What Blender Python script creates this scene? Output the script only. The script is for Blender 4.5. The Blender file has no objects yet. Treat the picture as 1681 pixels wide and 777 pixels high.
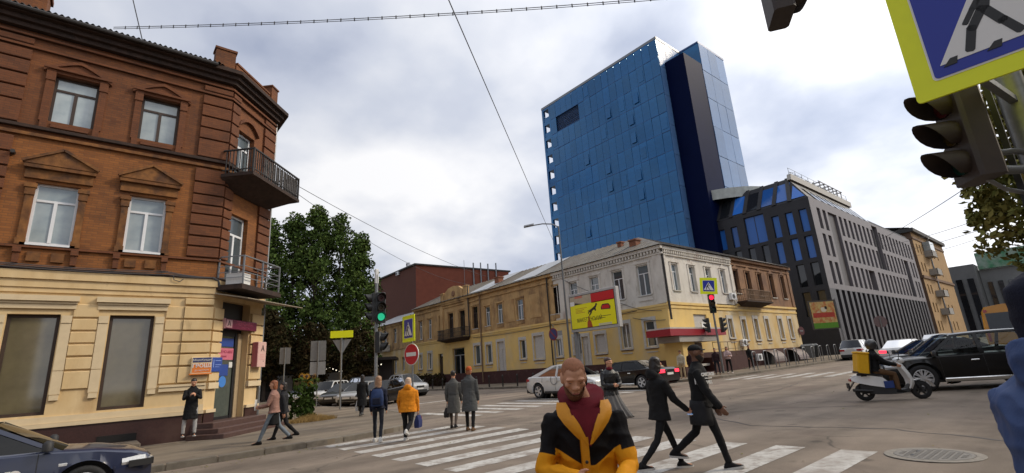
import bpy, bmesh, math, random
from math import sin, cos, pi, radians, sqrt, atan2, hypot
from mathutils import Matrix, Vector, noise
random.seed(7)
SC = bpy.context.scene
COL = SC.collection

# ------------------------------------------------------------------ camera
# world X runs along the cross street, Y along the side street, Z up; the lens stands at the origin, 1.62 m up
PITCH, ROLL, AZ = radians(15.07), radians(-3.785), radians(49.46)
_f = Vector((0, cos(PITCH), sin(PITCH))); _u = Vector((0, -sin(PITCH), cos(PITCH))); _x = Vector((1, 0, 0))
_x2 = cos(ROLL) * _x + sin(ROLL) * _u; _u2 = -sin(ROLL) * _x + cos(ROLL) * _u
_W = Matrix(((sin(AZ), cos(AZ), 0), (-cos(AZ), sin(AZ), 0), (0, 0, 1)))
_cx, _cy, _cz = _W @ _x2, _W @ _u2, -(_W @ _f)
cam_d = bpy.data.cameras.new('camera'); cam = bpy.data.objects.new('camera', cam_d); COL.objects.link(cam)
cam_d.sensor_width = 36; cam_d.lens = 36 * 804.5 / 1681; cam_d.clip_start = 0.05; cam_d.clip_end = 6000
cam.matrix_world = Matrix(((_cx.x, _cy.x, _cz.x, 0), (_cx.y, _cy.y, _cz.y, 0), (_cx.z, _cy.z, _cz.z, 1.62), (0, 0, 0, 1)))
SC.camera = cam

# ------------------------------------------------------------------ light
SC.view_settings.view_transform = 'Standard'; SC.view_settings.look = 'None'
SC.view_settings.exposure = 0.25; SC.view_settings.gamma = 1.0
SC.cycles.max_bounces = 6; SC.cycles.caustics_reflective = False; SC.cycles.caustics_refractive = False
try: SC.cycles.use_denoising = True
except Exception: pass
SUN_DIR = Vector((0.66, -0.46, 0.60)).normalized()       # towards the sun, hidden behind the bright cloud on the right
sun_d = bpy.data.lights.new('sun', 'SUN'); sun_d.energy = 1.75; sun_d.angle = radians(11); sun_d.color = (1.0, 0.86, 0.66)
sun = bpy.data.objects.new('sun', sun_d); COL.objects.link(sun)
sun.rotation_euler = SUN_DIR.to_track_quat('Z', 'Y').to_euler()
wd = bpy.data.worlds.new('World'); SC.world = wd; wd.use_nodes = True
def build_world():
    nt = wd.node_tree; N = nt.nodes; L = nt.links; N.clear()
    out = N.new('ShaderNodeOutputWorld'); mix = N.new('ShaderNodeMixShader')
    sky = N.new('ShaderNodeTexSky'); sky.sky_type = 'NISHITA'; sky.sun_disc = False
    sky.sun_elevation = math.asin(SUN_DIR.z); sky.sun_rotation = atan2(SUN_DIR.x, SUN_DIR.y)
    b1 = N.new('ShaderNodeBackground'); b1.inputs[1].default_value = 0.09; L.new(sky.outputs[0], b1.inputs[0])
    tc = N.new('ShaderNodeTexCoord'); sep = N.new('ShaderNodeSeparateXYZ'); L.new(tc.outputs['Generated'], sep.inputs[0])
    def m(op, a, b=None, c=None):
        n = N.new('ShaderNodeMath'); n.operation = op
        for i, v in enumerate((a, b, c)):
            if v is None: continue
            if isinstance(v, (int, float)): n.inputs[i].default_value = v
            else: L.new(v, n.inputs[i])
        return n.outputs[0]
    zz = m('ADD', m('MAXIMUM', sep.outputs[2], 0.0), 0.28)
    cb = N.new('ShaderNodeCombineXYZ'); L.new(m('DIVIDE', sep.outputs[0], zz), cb.inputs[0]); L.new(m('DIVIDE', sep.outputs[1], zz), cb.inputs[1])
    cb.inputs[2].default_value = 3.3
    n1 = N.new('ShaderNodeTexNoise'); n1.inputs['Scale'].default_value = 1.15; n1.inputs['Detail'].default_value = 7; n1.inputs['Roughness'].default_value = 0.46; n1.inputs['Distortion'].default_value = 0.25
    L.new(cb.outputs[0], n1.inputs['Vector'])
    n2 = N.new('ShaderNodeTexNoise'); n2.inputs['Scale'].default_value = 3.4; n2.inputs['Detail'].default_value = 6; n2.inputs['Roughness'].default_value = 0.48
    L.new(cb.outputs[0], n2.inputs['Vector'])
    den = m('ADD', m('MULTIPLY', n1.outputs[0], 0.72), m('MULTIPLY', n2.outputs[0], 0.28))
    # cloud that hides the sun glows forward
    dv = N.new('ShaderNodeVectorMath'); dv.operation = 'DOT_PRODUCT'; L.new(tc.outputs['Generated'], dv.inputs[0]); dv.inputs[1].default_value = SUN_DIR
    glow = m('POWER', m('MAXIMUM', m('MULTIPLY_ADD', dv.outputs['Value'], 0.5, 0.5), 0.0), 5.0)
    den2 = m('ADD', den, m('MULTIPLY', glow, 0.15))
    cr = N.new('ShaderNodeValToRGB'); L.new(den2, cr.inputs[0]); e = cr.color_ramp.elements
    e[0].position = 0.36; e[0].color = (0.40, 0.45, 0.60, 1); e[1].position = 0.63; e[1].color = (0.98, 0.98, 1.0, 1)
    k = e.new(0.50); k.color = (0.63, 0.67, 0.77, 1)
    b2 = N.new('ShaderNodeBackground'); L.new(cr.outputs[0], b2.inputs[0]); L.new(m('ADD', m('MULTIPLY', glow, 0.78), 0.80), b2.inputs[1])
    fac = m('MINIMUM', m('MULTIPLY_ADD', den, 3.0, -0.35), 1.0); fac = m('MAXIMUM', fac, 0.72)
    L.new(fac, mix.inputs[0]); L.new(b1.outputs[0], mix.inputs[1]); L.new(b2.outputs[0], mix.inputs[2]); L.new(mix.outputs[0], out.inputs[0])
build_world()

# ------------------------------------------------------------------ mesh helpers
def rz(a): return Matrix.Rotation(a, 4, 'Z')
def rx(a): return Matrix.Rotation(a, 4, 'X')
def ry(a): return Matrix.Rotation(a, 4, 'Y')
def tr(x, y=0, z=0): return Matrix.Translation((x, y, z))
class MB:
    def __init__(s, M=None): s.v = []; s.f = []; s.mi = []; s.M = M or Matrix(); s.cur = 0
    def add(s, vs, fs):
        b = len(s.v); M = s.M
        for p in vs: s.v.append(M @ Vector(p))
        for q in fs: s.f.append(tuple(b + i for i in q)); s.mi.append(s.cur)
        return s
    def box(s, x0, x1, y0, y1, z0, z1):
        return s.add([(x0,y0,z0),(x1,y0,z0),(x1,y1,z0),(x0,y1,z0),(x0,y0,z1),(x1,y0,z1),(x1,y1,z1),(x0,y1,z1)],
                     [(3,2,1,0),(4,5,6,7),(0,1,5,4),(1,2,6,5),(2,3,7,6),(3,0,4,7)])
    def bbox(s, x0, x1, y0, y1, z0, z1, b=0.02):     # box with chamfered vertical and top edges
        b = min(b, (x1-x0)/2.2, (y1-y0)/2.2, (z1-z0)/2.2)
        r = [(x0+b,y0),(x1-b,y0),(x1,y0+b),(x1,y1-b),(x1-b,y1),(x0+b,y1),(x0,y1-b),(x0,y0+b)]
        r2 = [(x0+b,y0+b),(x1-b,y0+b),(x1-b,y0+b),(x1-b,y1-b),(x1-b,y1-b),(x0+b,y1-b),(x0+b,y1-b),(x0+b,y0+b)]
        return s.loft([[(x,y,z0) for x,y in r], [(x,y,z1-b) for x,y in r], [(x,y,z1) for x,y in r2]])
    def quad(s, a, b, c, d): return s.add([a,b,c,d], [(0,1,2,3)])
    def poly(s, pts): return s.add(pts, [tuple(range(len(pts)))])
    def prism(s, pts, vec):                          # polygon extruded along vec
        n = len(pts); q = [tuple(Vector(p)+Vector(vec)) for p in pts]
        return s.add(list(pts)+q, [tuple(range(n))[::-1], tuple(range(n,2*n))] + [(i,(i+1)%n,n+(i+1)%n,n+i) for i in range(n)])
    def loft(s, rings, cap=True, closed=True):
        n = len(rings[0]); vs = [p for r in rings for p in r]; fs = []
        for j in range(len(rings)-1):
            for i in range(n if closed else n-1):
                k = (i+1) % n; fs.append((j*n+i, j*n+k, (j+1)*n+k, (j+1)*n+i))
        if cap and closed: fs += [tuple(range(n))[::-1], tuple(range((len(rings)-1)*n, len(rings)*n))]
        return s.add(vs, fs)
    def tube(s, pts, r, n=8, cap=True):
        P = [Vector(p) for p in pts]; rings = []; prev = None
        for i, p in enumerate(P):
            t = (P[min(i+1,len(P)-1)] - P[max(i-1,0)])
            if t.length < 1e-9: t = Vector((0,0,1))
            t.normalize()
            if prev is None:
                a = t.orthogonal().normalized()
            else:
                a = prev - t * prev.dot(t)
                a = a.normalized() if a.length > 1e-6 else t.orthogonal().normalized()
            prev = a; b = t.cross(a); rr = r[i] if isinstance(r, (list, tuple)) else r
            rings.append([tuple(p + (a*cos(2*pi*k/n) + b*sin(2*pi*k/n))*rr) for k in range(n)])
        return s.loft(rings, cap)
    def cyl(s, p, q, r0, r1=None, n=12): return s.tube([p, q], [r0, r0 if r1 is None else r1], n)
    def beam(s, p, q, w, h, up=(0,0,1)):
        p, q = Vector(p), Vector(q); t = (q-p).normalized(); u = Vector(up)
        if abs(t.dot(u)) > .99: u = Vector((1,0,0))
        a = t.cross(u).normalized()*w/2; b = a.cross(t).normalized()*h/2
        return s.loft([[tuple(c-a-b),tuple(c+a-b),tuple(c+a+b),tuple(c-a+b)] for c in (p,q)])
    def lathe(s, prof, n=16, axis='Z', cap=True):               # prof [(r, h)]
        rings = []
        for r, h in prof:
            if axis == 'Z': rings.append([(r*cos(2*pi*k/n), r*sin(2*pi*k/n), h) for k in range(n)])
            elif axis == 'Y': rings.append([(r*cos(2*pi*k/n), h, r*sin(2*pi*k/n)) for k in range(n)])
            else: rings.append([(h, r*cos(2*pi*k/n), r*sin(2*pi*k/n)) for k in range(n)])
        return s.loft(rings, cap)
    def ell(s, c, r, nu=12, nv=8, R=None):
        rings = []; R = R or Matrix.Identity(3)
        for j in range(nv+1):
            t = -pi/2 + pi*j/nv; t = max(min(t, pi/2-.02), -pi/2+.02)
            rings.append([tuple(Vector(c) + R @ Vector((r[0]*cos(t)*cos(2*pi*k/nu), r[1]*cos(t)*sin(2*pi*k/nu), r[2]*sin(t)))) for k in range(nu)])
        return s.loft(rings)
def mesh_from(name, mb, mats, org=None, smooth=None):
    me = bpy.data.meshes.new(name)
    vs = mb.v if org is None else [p - org for p in mb.v]
    me.from_pydata([tuple(p) for p in vs], [], mb.f)
    for m_ in (mats if isinstance(mats, (list, tuple)) else [mats]): me.materials.append(m_)
    if any(mb.mi): me.polygons.foreach_set('material_index', mb.mi)
    if smooth is not None:
        me.polygons.foreach_set('use_smooth', [True]*len(me.polygons))
        if smooth < 179: me.set_sharp_from_angle(angle=radians(smooth))
    me.update()
    return me
def link(name, me, parent=None, M=None):
    o = bpy.data.objects.new(name, me); COL.objects.link(o)
    if parent is not None: o.parent = parent
    if M is not None: o.matrix_local = M
    return o
def worg(o):
    p = Vector(); q = o
    while q is not None: p += q.location; q = q.parent
    return p
def part(name, mb, mats, parent, smooth=None, world=False, label=None, kind=None):
    """one mesh object under parent; world=True: the shape was given in world coordinates (parents not rotated)"""
    o = link(name, mesh_from(name, mb, mats, worg(parent) if (world and parent is not None) else None, smooth), parent)
    if label: o['label'] = label
    if kind: o['kind'] = kind
    return o
def tag(o, label, cat, group=None):
    o['label'] = label; o['category'] = cat
    if group: o['group'] = group
    return o
def thing(name, label, cat, loc=(0,0,0), rot=0.0, group=None):
    o = link(name, None); o.location = loc; o.rotation_euler = (0,0,rot)
    return tag(o, label, cat, group)
def struct(name, mb, mats, parent=None, smooth=None):
    o = link(name, mesh_from(name, mb, mats, None, smooth), parent)
    if parent is None: o['kind'] = 'structure'
    return o
def copy_thing(root, loc, rot=None, label=None, group=None):
    r = root.copy(); COL.objects.link(r); r.location = loc
    if rot is not None: r.rotation_euler = (0,0,rot)
    if label: r['label'] = label
    if group: r['group'] = group
    for ch in list(root.children):
        c = ch.copy(); COL.objects.link(c); c.parent = r
        for g_ in list(ch.children):
            d = g_.copy(); COL.objects.link(d); d.parent = c
    return r
def text_mesh(txt, size, depth=0.004, res=3, bold=0.0):
    cu = bpy.data.curves.new('t', 'FONT'); cu.body = txt; cu.size = size; cu.extrude = depth; cu.align_x = 'CENTER'; cu.align_y = 'CENTER'; cu.resolution_u = res; cu.offset = bold
    o = bpy.data.objects.new('t', cu); COL.objects.link(o)
    me = bpy.data.meshes.new_from_object(o.evaluated_get(bpy.context.evaluated_depsgraph_get()))
    bpy.data.objects.remove(o); return me
def lettering(txt, size, M, mat, parent, name='lettering', depth=0.004, bold=0.0, sx=1.0):
    """text in local x (right) / z (up), facing -y of M"""
    me = text_mesh(txt, size, depth, 3, bold); me.materials.clear(); me.materials.append(mat)
    o = link(name, me, parent); o.matrix_local = M @ rx(pi/2) @ Matrix.Diagonal((sx,1,1,1)); return o
GSX, GSY = 0.0115, -0.005
def gz(x, y): return GSX*x + GSY*y                      # the crossing lies on a slight slope
PAVE = 0.13

# ------------------------------------------------------------------ materials
def srgb(r, g, b): return tuple(((c/255)/12.92 if c/255 <= .04045 else ((c/255+.055)/1.055)**2.4) for c in (r,g,b))
_mats = {}
def pmat(name, col, rough=0.8, var=0.0, vscale=3.0, col2=None, stain=None, bump=0.0, bscale=40.0, metal=0.0, spec=0.5, coat=0.0, emit=None, stretch=(1,1,1), rnd=0.0, ior=None, fine=0.0):
    """one procedural material: base colour, mottled second colour, stains (colour, amount, scale), fine grain and relief"""
    if name in _mats: return _mats[name]
    m = bpy.data.materials.new(name); m.use_nodes = True; nt = m.node_tree; N, L = nt.nodes, nt.links
    b = N['Principled BSDF']; b.inputs['Roughness'].default_value = rough; b.inputs['Metallic'].default_value = metal
    b.inputs['Specular IOR Level'].default_value = spec
    if ior: b.inputs['IOR'].default_value = ior
    if coat: b.inputs['Coat Weight'].default_value = coat; b.inputs['Coat Roughness'].default_value = .06
    tc = N.new('ShaderNodeTexCoord'); mp = N.new('ShaderNodeMapping'); mp.inputs['Scale'].default_value = stretch
    L.new(tc.outputs['Object'], mp.inputs[0]); vec = mp.outputs[0]
    def rgb(c):
        n = N.new('ShaderNodeRGB'); n.outputs[0].default_value = (*c, 1); return n.outputs[0]
    def noise_(sc, det=5, rough_=.55):
        n = N.new('ShaderNodeTexNoise'); n.inputs['Scale'].default_value = sc; n.inputs['Detail'].default_value = det; n.inputs['Roughness'].default_value = rough_
        L.new(vec, n.inputs['Vector']); return n.outputs[0]
    def ramp(f, a, c):
        n = N.new('ShaderNodeMapRange'); n.inputs[1].default_value = a; n.inputs[2].default_value = c; L.new(f, n.inputs[0]); return n.outputs[0]
    def mixc(f, a, c, mode='MIX'):
        n = N.new('ShaderNodeMix'); n.data_type = 'RGBA'; n.blend_type = mode
        if isinstance(f, float): n.inputs[0].default_value = f
        else: L.new(f, n.inputs[0])
        L.new(a, n.inputs[6]); L.new(c, n.inputs[7]); return n.outputs[2]
    c = rgb(col)
    if col2 is not None: c = mixc(ramp(noise_(vscale), .38, .64), c, rgb(col2))
    if var:
        k = tuple(max(0, 1-var) for _ in range(3)); c = mixc(ramp(noise_(vscale*2.7, 6), .3, .7), c, mixc(1.0, c, rgb(k), 'MULTIPLY'))
    if fine:
        c = mixc(ramp(noise_(bscale*1.7, 3), .35, .7), c, mixc(1.0, c, rgb((1-fine,)*3), 'MULTIPLY'))
    for st in (stain or []):
        sc, amt, scl = st[0], st[1], st[2]; lo = st[3] if len(st) > 3 else .52
        f = ramp(noise_(scl, 7, .62), lo, lo+.16); mm = N.new('ShaderNodeMath'); mm.operation = 'MULTIPLY'; L.new(f, mm.inputs[0]); mm.inputs[1].default_value = amt
        c = mixc(mm.outputs[0], c, rgb(sc))
    if rnd:
        oi = N.new('ShaderNodeObjectInfo'); r_ = N.new('ShaderNodeMapRange'); r_.inputs[3].default_value = 1-rnd; r_.inputs[4].default_value = 1+rnd*.6
        L.new(oi.outputs['Random'], r_.inputs[0]); cx = N.new('ShaderNodeVectorMath'); cx.operation = 'SCALE'; L.new(c, cx.inputs[0]); L.new(r_.outputs[0], cx.inputs['Scale']); c = cx.outputs[0]
    L.new(c, b.inputs['Base Color'])
    if bump:
        bn = N.new('ShaderNodeBump'); bn.inputs['Strength'].default_value = bump; bn.inputs['Distance'].default_value = .02
        L.new(noise_(bscale, 4), bn.inputs['Height']); L.new(bn.outputs[0], b.inputs['Normal'])
    if emit: b.inputs['Emission Color'].default_value = (*emit[0], 1); b.inputs['Emission Strength'].default_value = emit[1]
    _mats[name] = m; return m
def brickmat(name, c1, c2, mortar, stains=(), scale=1.0, rot=False):
    if name in _mats: return _mats[name]
    m = pmat(name, c1, .9, stain=list(stains)); nt = m.node_tree; N, L = nt.nodes, nt.links; b = N['Principled BSDF']
    tc = N.new('ShaderNodeTexCoord'); sp = N.new('ShaderNodeSeparateXYZ'); L.new(tc.outputs['Object'], sp.inputs[0])
    ad = N.new('ShaderNodeMath'); ad.operation = 'ADD'; L.new(sp.outputs[0], ad.inputs[0]); L.new(sp.outputs[1], ad.inputs[1])
    cb = N.new('ShaderNodeCombineXYZ'); L.new(ad.outputs[0], cb.inputs[0]); L.new(sp.outputs[2], cb.inputs[1])
    br = N.new('ShaderNodeTexBrick'); L.new(cb.outputs[0], br.inputs['Vector']); br.inputs['Scale'].default_value = 1.0
    br.inputs['Brick Width'].default_value = .26*scale; br.inputs['Row Height'].default_value = .078*scale; br.inputs['Mortar Size'].default_value = .008*scale
    br.inputs['Color1'].default_value = (*c1, 1); br.inputs['Color2'].default_value = (*c2, 1); br.inputs['Mortar'].default_value = (*mortar, 1)
    mx = N.new('ShaderNodeMix'); mx.data_type = 'RGBA'; mx.inputs[0].default_value = .62
    old = b.inputs['Base Color'].links[0].from_socket; L.new(old, mx.inputs[6]); L.new(br.outputs[0], mx.inputs[7]); L.new(mx.outputs[2], b.inputs['Base Color'])
    bn = N.new('ShaderNodeBump'); bn.inputs['Strength'].default_value = .35; bn.inputs['Distance'].default_value = .01; bn.invert = True
    L.new(br.outputs['Fac'], bn.inputs['Height']); L.new(bn.outputs[0], b.inputs['Normal'])
    return m
def glassmat(name, tint, rough=.03, clear=.55):
    """thin window glass one can look through: tinted transparency under a mirror-like skin"""
    if name in _mats: return _mats[name]
    m = bpy.data.materials.new(name); m.use_nodes = True; nt = m.node_tree; N, L = nt.nodes, nt.links; N.clear()
    o = N.new('ShaderNodeOutputMaterial'); t = N.new('ShaderNodeBsdfTransparent'); t.inputs[0].default_value = (*tint, 1)
    g_ = N.new('ShaderNodeBsdfGlossy'); g_.inputs['Roughness'].default_value = rough
    fr = N.new('ShaderNodeFresnel'); fr.inputs[0].default_value = 1.52; mx = N.new('ShaderNodeMixShader')
    L.new(fr.outputs[0], mx.inputs[0]); L.new(t.outputs[0], mx.inputs[1]); L.new(g_.outputs[0], mx.inputs[2]); L.new(mx.outputs[0], o.inputs[0])
    _mats[name] = m; return m

M_glass = pmat('window_glass', (.10,.125,.14), .04, spec=.9, ior=1.6, rnd=.6)
M_glass_dark = pmat('dark_window_glass', (.015,.017,.02), .04, spec=.8, rnd=.4)
M_glass_pale = pmat('curtained_glass', (.36,.42,.44), .08, spec=.8, rnd=.25, col2=(.26,.32,.35), vscale=1.5)
M_white = pmat('white_paint', (.72,.72,.70), .55, var=.12)
M_pvc = pmat('white_pvc', (.74,.76,.78), .4, var=.06)
M_brownwood = pmat('brown_wood', (.05,.028,.018), .6, var=.4)
M_black = pmat('black_metal', (.018,.018,.02), .45, var=.3)
M_iron = pmat('wrought_iron', (.03,.026,.024), .6, var=.4, vscale=8)
M_steel = pmat('galvanised_steel', (.25,.26,.27), .45, metal=.6, var=.25, vscale=6)
M_greypaint = pmat('grey_paint', (.26,.27,.28), .5, var=.2)
M_dark = pmat('dark_interior', (.008,.007,.007), .9)
M_rubber = pmat('rubber', (.014,.014,.015), .75, var=.2)
M_chrome = pmat('chrome', (.7,.71,.72), .12, metal=1)
M_alloy = pmat('alloy_rim', (.60,.61,.63), .3, metal=.35)
M_signyellow = pmat('sign_yellow', (.86,.93,.008), .42, var=.05)
M_signblue = pmat('sign_blue', (.012,.03,.34), .4)
M_signwhite = pmat('sign_white', (.78,.78,.76), .4)
M_signblack = pmat('sign_black', (.02,.02,.02), .5)
M_signred = pmat('sign_red', (.55,.015,.03), .4)
M_wire = pmat('wire', (.05,.05,.055), .6)
# ------------------------------------------------------------------ ground, kerbs, markings
def crackmat(name, base, dark, light, crack=.5, cs=.35):
    m = pmat(name, base, .86, var=.16, vscale=.5, col2=light, stain=[(dark, .55, .9, .5), (light, .35, .23, .5), ((.16,.10,.085), .35, .4, .55)], bump=.25, bscale=60, fine=.28, spec=.35)
    nt = m.node_tree; N, L = nt.nodes, nt.links; b = N['Principled BSDF']
    tc = N.new('ShaderNodeTexCoord'); nz = N.new('ShaderNodeTexNoise'); nz.inputs['Scale'].default_value = .9; nz.inputs['Detail'].default_value = 5
    L.new(tc.outputs['Object'], nz.inputs['Vector'])
    mx = N.new('ShaderNodeMix'); mx.data_type = 'RGBA'; mx.inputs[0].default_value = .35; L.new(tc.outputs['Object'], mx.inputs[6]); L.new(nz.outputs['Color'], mx.inputs[7])
    vo = N.new('ShaderNodeTexVoronoi'); vo.feature = 'DISTANCE_TO_EDGE'; vo.inputs['Scale'].default_value = cs; L.new(mx.outputs[2], vo.inputs['Vector'])
    mr = N.new('ShaderNodeMapRange'); mr.inputs[1].default_value = .0; mr.inputs[2].default_value = .006; mr.inputs[3].default_value = crack; mr.inputs[4].default_value = 0; L.new(vo.outputs['Distance'], mr.inputs[0])
    n2 = N.new('ShaderNodeTexNoise'); n2.inputs['Scale'].default_value = .35; L.new(tc.outputs['Object'], n2.inputs['Vector'])
    m2 = N.new('ShaderNodeMapRange'); m2.inputs[1].default_value = .5; m2.inputs[2].default_value = .6; L.new(n2.outputs[0], m2.inputs[0])
    mu = N.new('ShaderNodeMath'); mu.operation = 'MULTIPLY'; L.new(mr.outputs[0], mu.inputs[0]); L.new(m2.outputs[0], mu.inputs[1])
    m3 = N.new('ShaderNodeMix'); m3.data_type = 'RGBA'; L.new(mu.outputs[0], m3.inputs[0]); L.new(b.inputs['Base Color'].links[0].from_socket, m3.inputs[6]); m3.inputs[7].default_value = (.035,.03,.026,1)
    # polished and rubber-darkened wheel tracks along the street
    mp = N.new('ShaderNodeMapping'); mp.inputs['Scale'].default_value = (.045,.75,1); L.new(tc.outputs['Object'], mp.inputs[0]); n3 = N.new('ShaderNodeTexNoise'); n3.inputs['Scale'].default_value = 1; n3.inputs['Detail'].default_value = 4; L.new(mp.outputs[0], n3.inputs['Vector'])
    m4 = N.new('ShaderNodeMapRange'); m4.inputs[1].default_value = .42; m4.inputs[2].default_value = .62; m4.inputs[3].default_value = 1.0; m4.inputs[4].default_value = .66; L.new(n3.outputs[0], m4.inputs[0])
    n5 = N.new('ShaderNodeTexNoise'); n5.inputs['Scale'].default_value = 1.7; n5.inputs['Detail'].default_value = 2; L.new(tc.outputs['Object'], n5.inputs['Vector']); m6 = N.new('ShaderNodeMapRange'); m6.inputs[1].default_value = .66; m6.inputs[2].default_value = .74; m6.inputs[3].default_value = 1.0; m6.inputs[4].default_value = .55; L.new(n5.outputs[0], m6.inputs[0])
    mu2 = N.new('ShaderNodeMath'); mu2.operation = 'MULTIPLY'; L.new(m4.outputs[0], mu2.inputs[0]); L.new(m6.outputs[0], mu2.inputs[1])
    vs = N.new('ShaderNodeVectorMath'); vs.operation = 'SCALE'; L.new(m3.outputs[2], vs.inputs[0]); L.new(mu2.outputs[0], vs.inputs['Scale']); L.new(vs.outputs[0], b.inputs['Base Color']); return m
M_asph = crackmat('asphalt', (.235,.187,.145), (.115,.090,.072), (.30,.243,.19), .8)
M_pave = crackmat('pavement_asphalt', (.225,.180,.130), (.14,.112,.085), (.28,.23,.17), .5, .5)
M_kerb = pmat('kerb_stone', (.20,.175,.14), .9, var=.3, vscale=2, stain=[((.07,.055,.045), .7, 1.3)], bump=.3, rnd=.25)
M_mark = pmat('road_paint', (.55,.535,.50), .75, var=.15, stain=[((.19,.155,.125), .85, 2.2, .50), ((.22,.18,.15), .7, 9, .49), ((.33,.30,.27), .6, 0.8, .48)], fine=.12, bump=.15)
m = MB()
xs = [-1500,-300,-60,-20,0,10,20,30,60,140,400,2500]; ys = [-1500,-300,-60,-20,0,10,20,30,60,140,400,2500]
m.add([(x,y,gz(x,y)) for y in ys for x in xs], [(j*12+i, j*12+i+1, (j+1)*12+i+1, (j+1)*12+i) for j in range(11) for i in range(11)])
road = struct('road', m, M_asph)
def slab(name, pts, mat, h=PAVE, drop=.3):
    m = MB(); n = len(pts)
    m.add([(x,y,gz(x,y)-drop) for x,y in pts]+[(x,y,gz(x,y)+h) for x,y in pts], [tuple(range(n,2*n))]+[(i,(i+1)%n,n+(i+1)%n,n+i) for i in range(n)])
    return struct(name, m, mat)
def arc(cx, cy, r, a0, a1, n): return [(cx+r*cos(radians(a0+(a1-a0)*i/n)), cy+r*sin(radians(a0+(a1-a0)*i/n))) for i in range(n+1)]
kerbL = [(-34,13.95),(2.4,13.95)] + [(5.2,14.0)] + arc(5.4,18.4,4.35,-88,-8,8) + [(10.3,19.5),(11.0,24),(11.4,29.5),(11.5,51),(24.2,53),(24.4,95)]
pavL = slab('pavement_corner', list(kerbL) + [(-34,95)], M_pave)
kerbR = [(25.3,95),(25.3,24)] + [(25.5,20.5)] + arc(29.6,19.9,4.2,-172,-92,8) + [(34,15.4),(60,15.2),(140,15.2)]
pavR = slab('pavement_far', kerbR + [(140,95)], M_pave)
kerbN = [(130,1.0),(-30,1.0)]
pavN = slab('pavement_near', kerbN + [(-30,-20),(130,-20)], M_pave)
def kerbline(path, name, step, parent, side, w=.17, up=.012, maxn=110, start=0.0):
    P = [Vector((x,y,0)) for x,y in path]; seg = [(P[i+1]-P[i]).length for i in range(len(P)-1)]; tot = sum(seg)
    def at(d):
        for i, s_ in enumerate(seg):
            if d <= s_ or i == len(seg)-1: return P[i].lerp(P[i+1], min(d/s_,1)), (P[i+1]-P[i]).normalized()
            d -= s_
    d = start; k = 0
    while d+step < tot and k < maxn:
        a, t1 = at(d+.012); b_, t2 = at(d+step-.012); t = (b_-a).normalized(); nrm = Vector((-t.y,t.x,0))*side
        j = random.uniform(-.006,.006); u = up + random.uniform(-.006,.008)
        q = [a-nrm*(.02+j), b_-nrm*(.02+j), b_+nrm*w, a+nrm*w]; mb = MB()
        r0 = [(p.x,p.y,gz(p.x,p.y)-.1) for p in q]; r1 = [(p.x,p.y,gz(p.x,p.y)+PAVE+u-.02) for p in q]; c = sum(q, Vector())/4
        r2 = [(p.x+(c.x-p.x)*.03/hypot(c.x-p.x,c.y-p.y),p.y+(c.y-p.y)*.03/hypot(c.x-p.x,c.y-p.y),gz(p.x,p.y)+PAVE+u) for p in q]
        mb.loft([r0,r1,r2]); part(name, mb, M_kerb, parent); d += step; k += 1
kerbline(kerbL, 'kerb_stone', 1.0, pavL, 1, start=29.5, maxn=44)
kerbline(kerbR, 'kerb_stone', 1.5, pavR, 1, start=38, maxn=56)
def mark(x0,x1,y0,y1,h=.004,name='crossing_stripe'):
    mb = MB(); nx = 5; j = lambda: random.uniform(-.012,.012)
    top = []; 
    for (x,y) in [(x0,y0),(x1,y0),(x1,y1),(x0,y1)]: top.append((x+j(),y+j(),gz(x,y)+h))
    mb.poly(top); return part(name, mb, M_mark, road)
for k in range(12):
    y = 13.32-.97*k; mark(4.88,9.07,y,y+.47)
for k in range(13):
    x = 10.8+1.02*k; mark(x,x+.46,15.45,19.4)
for k in range(11):
    y = 14.3-1.03*k; mark(27.6,31.5,y,y+.44)
mark(13.2,17.6,25.9,26.3,name='stop_line')
mark(33.0,33.35,2.0,8.0,name='stop_line')
for k in range(8): mark(36+k*6,39+k*6,8.2,8.35,name='lane_line')
# manhole in the carriageway
mh = thing('manhole_cover', 'round concrete and iron manhole cover set in the asphalt at the lower right', 'manhole cover', (9.12,2.0,gz(9.12,2.0)+.003))
M_mhc = pmat('manhole_concrete', (.27,.245,.21), .9, var=.3, vscale=6, bump=.4, bscale=70); M_mhi = pmat('manhole_iron', (.22,.205,.185), .7, metal=.2, var=.3, vscale=9, bump=.3)
m = MB(); m.lathe([(.56,0),(.56,.004),(.545,.007),(.455,.008),(.45,.002),(0.01,.002)], 40); part('collar', m, M_mhc, mh, 30)
m = MB(); m.lathe([(.445,.002),(.445,.009),(.43,.012),(.40,.012),(.395,.008),(.01,.008)], 40)
for i in range(-4,5):
    for j in range(-4,5):
        if hypot(i,j)<4.3: m.box(i*.085-.028,i*.085+.028,j*.085-.028,j*.085+.028,.007,.013)
part('lid', m, M_mhi, mh, 30)
m = MB()
for s_ in (-.16,.16): m.box(s_-.05,s_+.05,.18,.215,.010,.0145)
part('lifting_slot', m, M_black, mh)

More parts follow.
